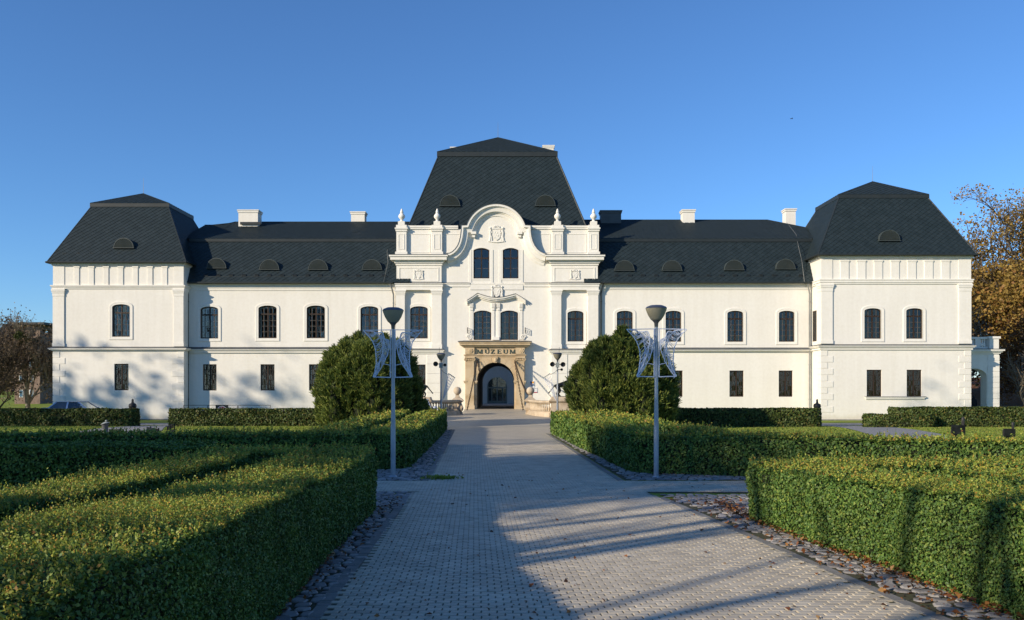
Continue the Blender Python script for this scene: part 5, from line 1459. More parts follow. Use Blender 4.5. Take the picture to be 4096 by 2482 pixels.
        to = mesh_obj('young_shoots', fast_mesh('young_shoots', V-np.array(loc), quad_faces(len(C)), M[tip]), root); to['kind'] = 'stuff'
    return root

HG = 'clipped box hedges of the parterre'
hedge('box_hedge', 'large clipped box hedge in left foreground with a trough along its top',
      [([(-2.05,2.4),(-2.15,4.2),(-2.38,6.3),(-2.46,8),(-2.58,12.4)], 1.10), ([(-3.95,2.6),(-4.05,5.5),(-4.12,8),(-4.15,12.3)], .84), ([(-2.58,12.5),(-4.15,12.55)], .9)], .80, 21, group=HG, smin=.019, tipd=1.5, hs=lambda y: np.interp(y, [3.5, 6.3, 9.0], [1.36, 1.13, 1.0]))
hedge('box_hedge', 'shaded low hedge across the left parterre behind the foreground hedge',
      [([(-5.2,13.4),(-12.5,14.0)], .95)], .86, 22, group=HG, smin=.03, tip=None, leaf='box_leaf')
hedge('box_hedge', 'clipped hedge along the left of the far walk with the left lamp before it',
      [([(-2.78,18.75),(-3.1,30),(-3.32,36)], 1.0), ([(-4.35,19.2),(-4.55,30),(-4.75,35.5)], .85), ([(-2.9,18.7),(-15,18.5)], .9)], .73, 23, group=HG, smin=.045, tipd=.8, zf=lambda x, y: gz(x, y)*0)
hedge('box_hedge', 'large clipped box hedge in right foreground crossed by thin branch shadows',
      [([(4.75,2.6),(4.52,6.0),(4.26,8.2),(3.98,9.8),(3.76,11.3)], 1.12), ([(3.8,11.45),(13.5,11.9)], 1.0), ([(6.2,2.6),(5.95,6),(5.62,9.9)], .95), ([(5.65,10.0),(13.5,10.3)], .8), ([(7.4,4),(7.3,8.5)], .9), ([(7.35,8.6),(13,8.8)], .8)], .87, 24, group=HG, smin=.019, tipd=.7, hs=lambda y: np.interp(y, [5.5, 12.0], [1.0, .82]))
hedge('box_hedge', 'clipped hedge along the right of the far walk with the right lamp before it',
      [([(2.95,18.0),(2.45,25.3),(2.0,32.8)], .95), ([(4.5,18.9),(3.95,25.5),(3.45,33)], .85), ([(3.0,17.85),(5.6,17.0),(9.5,15.7),(17,14.6)], .95)], .76, 25, group=HG, smin=.042, tipd=.9)
FG = 'long clipped hedges before the forecourt'
hedge('privet_hedge', 'long far hedge on the left lawn with the parked car behind', [([(-36,43.4),(-19.7,43.2)], .95)], .86, 31, group=FG, leaf='far_leaf', tip=None, smin=.065, smax=.10, dens=2.6)
hedge('privet_hedge', 'long far hedge below the left wing beside the left yew', [([(-17.1,43.2),(-6.5,43.2)], .95)], .86, 32, group=FG, leaf='far_leaf', tip=None, smin=.065, smax=.10, dens=2.6)
hedge('privet_hedge', 'long far hedge below the right wing beside the right yew', [([(5.2,40.3),(14.3,40.3)], .95)], .86, 33, group=FG, leaf='far_leaf', tip=None, smin=.065, smax=.10, dens=2.6)
hedge('privet_hedge', 'long far hedge on the right lawn below the right tower', [([(18.6,40.3),(36,40.3)], 1.0)], .90, 34, group=FG, leaf='far_leaf', tip=None, smin=.065, smax=.10, dens=2.6)
hedge('privet_hedge', 'short low hedge end joining the far right hedge at the side path', [([(17.0,39.6),(19.4,39.5)], .85)], .58, 35, group=FG, leaf='far_leaf', tip=None, smin=.065, smax=.10, dens=2.6)

# ---- round yews
def yew(label, c, rx, ry, hz, seed, lobes):
    r = np.random.default_rng(seed); z0 = float(gz(c[0], c[1]))
    root = empty('yew_bush', (c[0], c[1], z0)); tag(root, label, 'bush', 'big yews flanking the walk')
    # vertical plumes packed together
    body = MB(); T = []; NN = []
    pl = []
    n = 46
    for i in range(n):
        a = i*2.399; q = math.sqrt((i+.5)/n); x = rx*.86*q*math.cos(a); y = ry*.86*q*math.sin(a)
        hh = hz*.97*(max(.02, 1-(q*.93)**5.5))**.5*(1+r.normal(0,.055)+.06*math.sin(2*a+seed)*q); rad = (.34+.22*r.random())*rx/2.2
        pl.append((x, y, hh, rad))
    for (x, y, hh, rad) in pl:
        body.lathe([(rad*.40,0),(rad*.72,.25*hh),(rad*.66,.65*hh),(rad*.35,.86*hh),(.02,.93*hh)], (x,y,0), 8)
        m = int(60*rad*hh*3.6); zz = hh*(.02+.98*r.random(m)**.8); an = r.random(m)*6.283
        prof = np.interp(zz/hh, [0,.15,.45,.75,.92,1], [.70,1.0,1.10,.95,.55,.03])*rad
        bump = 1+.20*np.sin(an*3+zz*2.3+x*7)+.16*np.sin(zz*5+y*9)
        P = np.c_[x+prof*bump*np.cos(an), y+prof*bump*np.sin(an), zz]
        T.append(P); NN.append(np.c_[np.cos(an), np.sin(an), np.full(m,.55)])
    P = np.concatenate(T); N = np.concatenate(NN)
    # keep the outer shell
    keep = np.ones(len(P), bool)
    for (x, y, hh, rad) in pl:
        d = np.hypot(P[:,0]-x, P[:,1]-y); lim = np.interp(P[:,2]/hh, [0,.45,.75,.92,1], [.62,.70,.55,.3,0])*rad
        keep &= ~((d < lim) & (P[:,2] < hh*.95))
    P, N = P[keep], N[keep]
    body.build('inner_branches', M['twig'], root, local=True)
    # sprays: each tuft is a fan of blades pointing up and out
    nb = 17; VV = []
    outd = P*[1/rx,1/ry,0]; ln = np.linalg.norm(outd,axis=1)[:,None]+1e-6; outd = outd/ln
    axis = N*.6+outd*.35+np.array([0,0,.75]); axis /= np.linalg.norm(axis,axis=1)[:,None]
    for k in range(nb):
        d = axis+r.normal(0,.38,(len(P),3)); d /= np.linalg.norm(d,axis=1)[:,None]
        L = (.10+.16*r.random(len(P)))[:,None]
        sd = np.cross(d, r.normal(size=(len(P),3))); sd /= np.linalg.norm(sd,axis=1)[:,None]+1e-9
        b = P+r.normal(0,.035,(len(P),3))
        VV.append(np.stack([b-sd*.026, b+sd*.026, b+d*L+sd*.008, b+d*L-sd*.008], 1))
    # spiky leaders on the crown outline
    V = np.concatenate(VV).reshape(-1,3)
    fo = mesh_obj('foliage', fast_mesh('foliage', V, quad_faces(len(V)//4), M['yew']), root); fo['kind'] = 'stuff'
    return root
yew('big rounded dark yew left of the walk behind the left lamp', (-6.45, 37.6), 2.30, 2.2, 3.9, 41, 0)
yew('big rounded dark yew right of the walk behind the right lamp', (4.94, 37.4), 2.36, 2.2, 4.0, 42, 0)

# ---- trees -------------------------------------------------------------------
def grow(r, base, h, trunk_r, spread, levels=4, lean=(0,0), kids=(5,5,4,3), first=.28, up=.35, wob=.10, lens=None):
    segs = []; tips = []
    def branch(p, d, L, rad, lev):
        n = 5 if lev == 0 else (4 if lev < 3 else 2); pts = [p.copy()]; dirs = []
        dd = d.copy()
        for i in range(n):
            dd = dd + np.array([r.gauss(0,wob),r.gauss(0,wob),r.gauss(0,wob)+(up*.12 if lev > 0 else 0)]); dd /= np.linalg.norm(dd)
            pts.append(pts[-1]+dd*L/n); dirs.append(dd.copy())
        taper = .25 if lev == 0 else .35
        for i in range(n): segs.append((pts[i], pts[i+1], rad*(1-(1-taper)*i/n), rad*(1-(1-taper)*(i+1)/n), lev))
        if lev >= levels-1:
            tips.extend(pts[1:]); return
        k = kids[min(lev, len(kids)-1)]
        for c in range(k):
            f = (first+(1-first)*(c+r.random()*.8)/k) if lev == 0 else (.25+.75*(c+r.random()*.7)/k)
            f = min(.98, f); q = f*n; i = min(n-1, int(q)); pp = pts[i]+(pts[i+1]-pts[i])*(q-i)
            ax = dirs[i]; perp = np.cross(ax, np.array([r.gauss(0,1),r.gauss(0,1),r.gauss(0,1)])); perp /= np.linalg.norm(perp)+1e-9
            ang = (.55+.5*r.random())*spread; nd = ax*math.cos(ang)+perp*math.sin(ang); nd[2] += up*(.5 if lev == 0 else .25); nd /= np.linalg.norm(nd)
            LL = L*((.62-.25*f) if lev == 0 else .58)*(0.8+.4*r.random())
            branch(pp, nd, LL, rad*(1-.7*f)*.62 if lev == 0 else rad*.5, lev+1)
    d0 = np.array([lean[0], lean[1], 1.0]); d0 /= np.linalg.norm(d0)
    branch(np.array(base, float), d0, h*.86, trunk_r, 0)
    return segs, np.array(tips)

def tree(name, label, x, y, h, seed, leafmat, nleaf, lsize, trunk_r=.25, spread=.9, levels=4, kids=(7,5,4,3), bark='bark', group=None, clump=.5, first=.25, lean=(0,0), twig_min=.012, up=.35, z=None, extra=None):
    r = random.Random(seed); rn = np.random.default_rng(seed)
    z0 = float(gz(x, y)) if z is None else z
    segs, tips = grow(r, (0,0,-.1), h, trunk_r, spread, levels, lean, kids, first, up)
    mz = max(s[1][2] for s in segs); sc_ = h/mz
    segs = [(a*sc_, b*sc_, c, d, e) for a, b, c, d, e in segs]; tips = tips*sc_
    root = empty(name, (x, y, z0)); tag(root, label, 'tree', group)
    V = []; Fq = []; nb = 0
    # tapered limbs
    S0 = np.array([s[0] for s in segs]); S1 = np.array([s[1] for s in segs]); R0 = np.maximum([s[2] for s in segs], twig_min); R1 = np.maximum([s[3] for s in segs], twig_min*.6)
    d = S1-S0; d /= np.linalg.norm(d,axis=1)[:,None]+1e-9
    ref = np.where(np.abs(d[:,2:3]) < .9, np.array([[0,0,1.]]), np.array([[1.,0,0]]))
    a = np.cross(d, ref); a /= np.linalg.norm(a,axis=1)[:,None]; b = np.cross(d, a)
    K = 5; ring0 = []; ring1 = []
    for k in range(K):
        t = 2*math.pi*k/K; v = a*math.cos(t)+b*math.sin(t)
        ring0.append(S0-d*(R0*.3)[:,None]+v*R0[:,None]); ring1.append(S1+v*R1[:,None])
    VV = np.stack(ring0+ring1, 1)      # (n,2K,3)
    n = len(segs); base = (np.arange(n)*2*K)[:,None]
    F_ = np.concatenate([np.concatenate([base+k, base+(k+1)%K, base+K+(k+1)%K, base+K+k],1)[:,None,:] for k in range(K)],1).reshape(-1,4)
    mesh_obj('trunk', fast_mesh('trunk', VV.reshape(-1,3), F_, M[bark], True), root)
    if nleaf:
        pick = tips[rn.integers(0, len(tips), nleaf)]
        C = pick+rn.normal(0, clump, (nleaf,3))*[1,1,.8]
        V = quads(C, np.tile([0,0,.4],(nleaf,1)), np.full(nleaf, lsize), rn, aspect=.8, spread=1.0)
        co = mesh_obj('crown', fast_mesh('crown', V, quad_faces(nleaf), M[leafmat]), root); co['kind'] = 'stuff'
    if extra: extra(root, tips, rn)
    return root

# right background: old limes in autumn leaf
TG = 'autumn trees behind the right tower'
tree('lime_tree', 'tall golden lime thinning at the top right of the right tower', 54.8, 90, 22.8, 101, 'autumn', 14000, .23, .55, .75, 5, (10,6,4,4,3), 'bark', TG, .38, .18, up=.5)
tree('lime_tree', 'dense golden brown tree behind the garden terrace', 51.5, 86, 13.5, 102, 'autumn', 14000, .30, .35, .95, 4, (10,7,5,4), 'bark', TG, .6, .08)
tree('beech_tree', 'low rust brown beech at the right edge above the leafy bank', 47.5, 77, 8.6, 103, 'rust', 8000, .22, .2, 1.0, 4, (9,6,5,4), 'bark', TG, .5, .08)
tree('lime_tree', 'tree top with orange leaves showing just above the right tower roof', 49.2, 96, 18.6, 104, 'autumn', 7000, .28, .4, .7, 4, (8,6,5,4), 'bark', TG, .5, .2)
tree('lime_tree', 'bushy yellow tree directly behind the right corner of the tower', 47.5, 88, 13.0, 105, 'autumn', 13000, .32, .35, .95, 4, (10,7,5,4), 'bark', TG, .7, .08)
tree('hornbeam_tree', 'brown undergrowth tree seen through the terrace arch', 45.0, 84, 6.5, 109, 'brown_leaf', 7000, .28, .16, 1.0, 4, (9,7,5,4), 'bark', TG, .6, .04)
tree('young_maple', 'leafless young tree with pale twigs near the right edge', 38.8, 63.5, 7.2, 106, 'brown_leaf', 500, .12, .12, .85, 4, (10,7,5,4), 'bark_pale', TG, .3, .12, twig_min=.014)
tree('ash_tree', 'leaning pale leafless stem behind the terrace balustrade', 37.5, 72, 10, 107, 'brown_leaf', 900, .18, .14, .8, 4, (8,6,4,3), 'bark_pale', TG, .4, .15, lean=(.18,0))
tree('oak_tree', 'dark brown oak low behind the terrace at far right', 58, 99, 14, 108, 'rust', 12000, .42, .4, 1.0, 4, (9,7,5,4), 'bark', TG, .8, .08)

# left background: bare trees with mistletoe
def mistletoe(root, tips, rn):
    hi = tips[tips[:,2] > np.percentile(tips[:,2], 55)]
    for k in range(4):
        c = hi[rn.integers(len(hi))]; n = 420
        dv = rn.normal(size=(n,3)); dv /= np.linalg.norm(dv,axis=1)[:,None]
        C = c+dv*(.42*rn.random(n)**.4)[:,None]
        o = mesh_obj('mistletoe', fast_mesh('mistletoe', quads(C, dv, np.full(n,.16), rn), quad_faces(n), M['mistle']), root); o['kind'] = 'stuff'
BG = 'bare trees left of the house'
tree('poplar_tree', 'bare tree with mistletoe balls in front of the brick tower', -39.2, 68, 8.6, 111, 'brown_leaf', 1200, .16, .22, .75, 5, (9,6,5,4,3), 'bark_pale', BG, .5, .12, twig_min=.012, extra=mistletoe, up=.5)
tree('poplar_tree', 'bare tangled tree low in front of the brick tower', -40.6, 66, 8.2, 114, 'brown_leaf', 2500, .14, .2, .85, 5, (11,7,5,4,3), 'bark', BG, .5, .06, twig_min=.02, up=.45)
tree('poplar_tree', 'bare spreading tree close to the left tower', -36.6, 68, 8.8, 113, 'brown_leaf', 1500, .16, .22, .8, 5, (10,6,5,4,3), 'bark_pale', BG, .5, .1, twig_min=.014, up=.5)
tree('poplar_tree', 'bare tree with mistletoe at the far left edge', -43.0, 70, 9.4, 112, 'brown_leaf', 1200, .16, .22, .75, 5, (9,6,5,4,3), 'bark_pale', BG, .5, .12, twig_min=.012, extra=mistletoe, up=.5)
for i, (x, y, h, lb) in enumerate(((-37.6, 74, 5.8, 'low brown leafed tree touching the left tower corner'), (-41.6, 78, 6.4, 'low brown leafed tree in front of the brick tower'), (-46.5, 76, 6.0, 'low brown leafed tree at the left edge of the park'), (-40.0, 84, 8.6, 'taller brown leafed tree behind the others on the left'), (-36.4, 70, 5.2, 'small brown leafed tree right beside the left tower wall'))):
    tree('hornbeam_tree', lb, x, y, h, 120+i, 'brown_leaf', 3000, .18, .16, 1.0, 4, (9,7,5,4), 'bark', BG, .5, .06)

# wooded hill and brick tower far left
hill = MB(); hx = np.linspace(-330, 40, 60); r_ = random.Random(3)
prof = [(-400,0)]
HV = []; ny_ = 10
for j_ in range(ny_):
    t = j_/(ny_-1); y = 230+190*t
    for x in hx: HV.append((x, y, (22+4*math.sin(x*.02)+3*math.sin(x*.05+1))*math.sin(math.pi*.5*t)*smooth01((40-x)/120.0)-.6))
idx = np.arange(len(HV)).reshape(ny_, len(hx)); HF = np.stack([idx[:-1,:-1],idx[:-1,1:],idx[1:,1:],idx[1:,:-1]],-1).reshape(-1,4)
ho = mesh_obj('hill', fast_mesh('hill', np.array(HV), HF, mat_noise('wooded_hill', (0.05,0.035,0.025), (0.10,0.07,0.045), .12, .95), True)); tag(ho, 'brown wooded hill far behind the left trees', kind='structure')
rn = np.random.default_rng(55); n = 14000
hxr = rn.uniform(-320, -60, n); ty = rn.random(n); hy = 230+190*ty
hz_ = (22+4*np.sin(hxr*.02)+3*np.sin(hxr*.05+1))*np.sin(math.pi*.5*ty)*smooth01((40-hxr)/120.0)-.6
C = np.c_[hxr, hy, hz_+rn.random(n)*3.2]
wv = quads(C, np.tile([0,-.4,.5],(n,1)), np.full(n, 2.0), rn, .8, 1.0)
tag(mesh_obj('hill_wood', fast_mesh('hill_wood', wv, quad_faces(n), M['brown_leaf'])), 'far brown leafless wood covering the hill', 'wood', kind='stuff')

def brick_tower():
    x0, x1, y0, y1 = WX(58,95), WX(160,95), 95.0, 98.0; zt = WZ(1292,95)
    root = empty('brick_tower', ((x0+x1)/2, (y0+y1)/2, 0)); tag(root, 'brown brick lookout tower with flat dark roof among the left trees', 'tower')
    BR = mat_noise('brown_brick', (0.15,0.105,0.08), (0.26,0.19,0.15), 3, .9, bump=.5, bscale=8)
    mb = MB()
    zo = WZ(1345,95); zs = WZ(1318,95)
    mb.box(x0, x1, y0, y1, -.5, zo)
    for a, b in ((x0,x0+.5),((x0+x1)/2-.25,(x0+x1)/2+.25),(x1-.5,x1)):
        for c, d in ((y0,y0+.5),(y1-.5,y1)): mb.box(a, b, c, d, zo, zs)
    mb.box(x0-.05, x1+.05, y0-.05, y1+.05, zs, zt-.25); mb.build('wall', BR, root)
    mb = MB(); mb.box(x0-.1, x1+.95, y0-.9, y1+.9, zt-.25, zt); mb.build('roof', M['gutter'], root)
    for k, (px, pw) in enumerate(((78,16),(118,16))):
        for row in range(3):
            za, zb = WZ(1590-60*row,95), WZ(1560-60*row,95)
            mb = MB(); mb.box(WX(px,95), WX(px+pw,95), y0-.06, y0+.05, za, zb); w_ = mb.build('window', M['white_paint'], root)
            mb = MB(); mb.box(WX(px+2,95), WX(px+pw-2,95), y0-.075, y0, za+.06, zb-.06); mb.build('pane', mat_blue, w_)
mat_blue = mat_noise('blue_glass', (0.05,0.12,0.2), (0.10,0.2,0.3), 2, .15, spec=.6)
brick_tower()

# trees out of the picture to the left, whose shadows fall into it
s_dir = np.array([math.sin(R(SUN_AZ)), math.cos(R(SUN_AZ))]); n_dir = np.array([-math.cos(R(SUN_AZ)), math.sin(R(SUN_AZ))])
def at_sun(n, t): p = n*n_dir+t*s_dir; return float(p[0]), float(p[1])
SG = 'park trees along the left side'
def shade_tree(lb, n, t, h, seed, nleaf, lsize=.30, clump=.6, **kw):
    x, y = at_sun(n, t); args = dict(trunk_r=.22, spread=.85, levels=4, kids=(8,6,4,3), bark='bark', group=SG, clump=clump); args.update(kw)
    return tree('park_tree', lb, x, y, h, seed, 'brown_leaf', nleaf, lsize, **args)
shade_tree('very tall slim poplar far left of the lawn', 31.3, -25, 32.5, 213, 900, .5, .8, first=.78, kids=(8,5,3), levels=3, spread=.6, trunk_r=.2)
SL = dict(levels=2, spread=.32, up=.9, first=.5)
for n_, t_, h_, r_, kd, lb in ((5.15,-13,11.5,.13,(2,),'slim straight park tree nearest behind the viewer'), (5.95,-17,13,.12,(3,),'slim forked park tree second behind the viewer'),
                           (6.6,-12,11,.15,(2,),'slim thick stemmed park tree left of the viewer'), (7.25,-15,12,.12,(2,),'slim park tree in the middle of the left row'),
                           (7.95,-13.5,11.5,.13,(3,),'slim forked park tree left of the near hedge'), (9.3,-17,13,.12,(2,),'slim park tree at the far end of the left row'),
                           (4.1,-15,12,.13,(2,),'slim leaning park tree right behind the viewer'), (3.0,-13,11.5,.12,(3,),'slim park tree shading the right hedge corner'), (1.7,-16,13,.14,(3,),'slim park tree farthest behind the viewer')):
    shade_tree(lb, n_, t_, h_, 240+int(n_*10), 0, kids=kd, trunk_r=r_*1.9, **SL)
shade_tree('broad park tree beside the left crossing', 15.6, -27, 17.6, 204, 9000, .36, .75, first=.62)
shade_tree('broad park tree beyond the left crossing', 20.3, -28, 15.6, 205, 8000, .36, .8, first=.4)
shade_tree('round park tree left of the parterre', 18.0, -24, 12.5, 214, 7000, .36, .75, first=.3)
shade_tree('low round park tree behind the parterre', 24.0, -26, 13.0, 215, 7000, .36, .7, first=.3)
shade_tree('dense park tree beside the left lawn', 29.5, -26, 9.5, 207, 250, .36, .8, first=.1)
shade_tree('dense park tree left of the bench', 38, -27, 10.5, 208, 250, .36, .8, first=.1)
shade_tree('dense park tree left of the far hedges', 47, -24, 13.5, 209, 900, .40, .9, first=.1)
shade_tree('tall park tree left of the forecourt', 55, -45, 28.2, 210, 2000, .7, 1.5, first=.08)
shade_tree('tall bushy tree left of the forecourt road', 62, -45, 24.8, 211, 2000, .7, 1.5, first=.08)
shade_tree('tall spreading tree far left of the forecourt', 68, -45, 21.4, 212, 2000, .7, 1.5, first=.08)

# ================================================================== street furniture
def lamp_parts(root, H):
    mb = MB(); mb.lathe([(.05,0),(.05,.9),(.037,1.6),(.034,H-.42)], (0,0,0), 14); mb.lathe([(.085,0),(.085,.02),(.052,.05)], (0,0,0), 14); mb.build('pole', M['pole'], root, True, True, angle=40)
    mb = MB(); mb.lathe([(.036,H-.44),(.042,H-.36),(.065,H-.33),(.085,H-.31)], (0,0,0), 16); mb.build('neck', M['lampneck'], root, True, True, angle=40)
    mb = MB(); mb.lathe([(.085,H-.31),(.11,H-.29),(.165,H-.20),(.20,H-.11),(.211,H-.075)], (0,0,0), 22); mb.build('bowl', M['lampbowl'], root, True, True, angle=60)
    mb = MB(); mb.lathe([(.205,H-.08),(.214,H-.07),(.19,H-.04),(.12,H-.012),(.001,H)], (0,0,0), 22); mb.build('cap', M['lampcap'], root, True, True, angle=40)
def lamp(label, x, y, H, far=False, flip=1):
    z0 = float(path_z(y))-.012 if not far else 0.0
    root = empty('street_lamp', (x, y, z0)); tag(root, label, 'street lamp', 'street lamps along the walk'); lamp_parts(root, H)
    if far:
        mb = MB(); mb.box(-.08,.08,-.12,.06,H-.70,H-.48); mb.build('junction_box', M['boxgrey'], root, local=True)
        for dx, dz, r_ in ((-.24,-.555,.115),(.25,-.565,.115),(.19,-.80,.06)) if flip > 0 else ((-.24,-.52,.115),(.19,-.57,.07)):
            mb = MB(); n = 14; ring = [(r_*math.cos(2*math.pi*k/n), r_*math.sin(2*math.pi*k/n)) for k in range(n)]
            mb.loft([[(dx+p*.55,H+dz+q*.55) for p,q in ring],[(dx+p,H+dz+q) for p,q in ring],[(dx+p,H+dz+q) for p,q in ring],[(dx+p*.5,H+dz+q*.5) for p,q in ring]], [-.02,-.10,-.07,.12])
            mb.box(min(0,dx),max(0,dx),-.01,.03,H+dz-.015,H+dz+.015); mb.build('loudspeaker', M['black'], root, local=True)
        mb = MB(); mb.tube([(.08*flip*.9,-.03,H-.62),(.075*flip,-.03,H+.25)], .008, 5); mb.build('antenna', M['black'], root, local=True)
    return root
Dn = 16.7
XL, XR = WX(1571, Dn), WX(2625, 16.6)
lamp('tall street lamp standing left of the walk, its head in shade', XL, 16.75, 3.40)
lamp('tall street lamp standing right of the walk, its head in sun', XR, 16.6, 3.43)
XFL, XFR = WX(1764, 39), WX(2230, 39)
lamp('small distant lamp with loudspeakers left of the portal', XFL, 39, 3.40, True, -1)
lamp('small distant lamp with loudspeakers right of the portal', XFR, 39, 3.42, True, 1)

def horn_decoration(label, x, y, zt):
    """festive wire frame: two curved horns, one each side of the pole"""
    root = empty('light_decoration', (x, y, zt)); tag(root, label, 'decoration', 'festive wire horns on the near lamps')
    k = .2545/202.0; r = random.Random(int(x*10))
    def P(zx, zy, dy=0): return ((zx-671)*k, -.04+dy, -(zy-530)*k)
    for s in (-1, 1):
        def Q(zx, zy, dy=0): p = P(zx, zy, dy); return (p[0]*(1 if s < 0 else -1), p[1], p[2])
        fr = MB()
        fr.tube([Q(645,540),(Q(200,548))], .009, 5); fr.tube([Q(640,1292),Q(360,1284)], .011, 5); fr.tube([Q(632,535),Q(632,1292)], .010, 5); fr.tube([Q(632,1100),Q(505,1072)], .007, 5)
        fr.build('frame', M['wire'], root, local=True)
        ribs = [[(205,550,0),(270,620,.0),(335,700,0),(385,810,0),(408,930,0),(408,1060,0),(395,1170,0),(362,1280,0)],
                [(250,558,.05),(375,568,.08),(440,640,.10),(485,740,.11),(500,850,.10),(485,970,.08),(440,1110,.05),(372,1278,0)],
                [(380,590,-.05),(440,596,-.10),(510,588,-.12),(540,650,-.13),(545,760,-.12),(525,900,-.10),(470,1060,-.06),(378,1276,0)],
                [(560,690,0),(605,710,.0),(612,780,0),(600,880,0),(560,1000,0),(500,1120,0),(420,1240,0),(385,1280,0)]]
        def curve(pl, n=28):
            pl = np.array(pl, float); t = np.linspace(0, len(pl)-1, n); i = np.minimum(t.astype(int), len(pl)-2); f = (t-i)
            p0 = pl[np.maximum(i-1,0)]; p1 = pl[i]; p2 = pl[i+1]; p3 = pl[np.minimum(i+2,len(pl)-1)]; f = f[:,None]
            return .5*((2*p1)+(-p0+p2)*f+(2*p0-5*p1+4*p2-p3)*f*f+(-p0+3*p1-3*p2+p3)*f**3)
        cv = [curve(q) for q in ribs]
        for c in cv:
            mb = MB(); mb.tube([Q(p[0]+r.gauss(0,3),p[1],p[2]) for p in c], .0105, 5); mb.build('wire_rib', M['wire'], root, local=True)
        st = MB()
        order = [0,1,3,2]
        for q in range(3, 27):
            for a, b in ((0,1),(1,3),(3,2),(2,0)):
                if r.random() < .25: continue
                p0, p1 = cv[a][q], cv[b][min(27, q+r.randint(-1,1))]
                mid = (p0+p1)/2+[r.gauss(0,6), 10+r.random()*12, 0]
                st.tube([Q(*p0),Q(*mid),Q(*p1)], .0045, 4)
                if r.random() < .6: st.tube([Q(*mid),Q(mid[0]+r.gauss(0,8),mid[1]+20,mid[2])], .006, 4)
        st.build('light_string', M['wire'], root, local=True)
horn_decoration('pair of white wire horns fixed to the left near lamp', XL, 16.75, 2.955)
horn_decoration('pair of white wire horns fixed to the right near lamp', XR, 16.6, 2.965)

def cone_decoration(label, x, y, z, s):
    root = empty('light_decoration', (x, y, z)); tag(root, label, 'decoration', 'small wire cones on the far lamps')
    mb = MB(); A = np.array([s*.50,0,-.28]); apex = np.array([s*.06,0,-1.45]); n = 12
    ax = np.array([s*.42,0,.22]); 
    top = [(A+np.array([s*.17*math.cos(2*math.pi*k/n)*.9, .17*math.sin(2*math.pi*k/n), -.10*math.cos(2*math.pi*k/n)+ .0])) for k in range(n)]
    mb.tube(top, .018, 6, closed=True); mb.tube([(0,0,.02),(s*.12,0,-.12),(s*.34,0,-.24)], .014, 5)
    mb.build('hoop', M['boxgrey'], root, local=True)
    st = MB()
    for k in range(n):
        st.tube([top[k], top[k]*.5+apex*.5+np.array([0,0,.0]), apex], .006, 4)
    for f in np.linspace(.12,.9,9):
        st.tube([p*(1-f)+apex*f for p in top], .006, 4, closed=True)
    st.build('light_net', M['wire'], root, local=True)
cone_decoration('small wire cone hanging on the left far lamp', XFL, 38.95, 2.62, 1)
cone_decoration('small wire cone hanging on the right far lamp', XFR, 38.95, 2.62, -1)

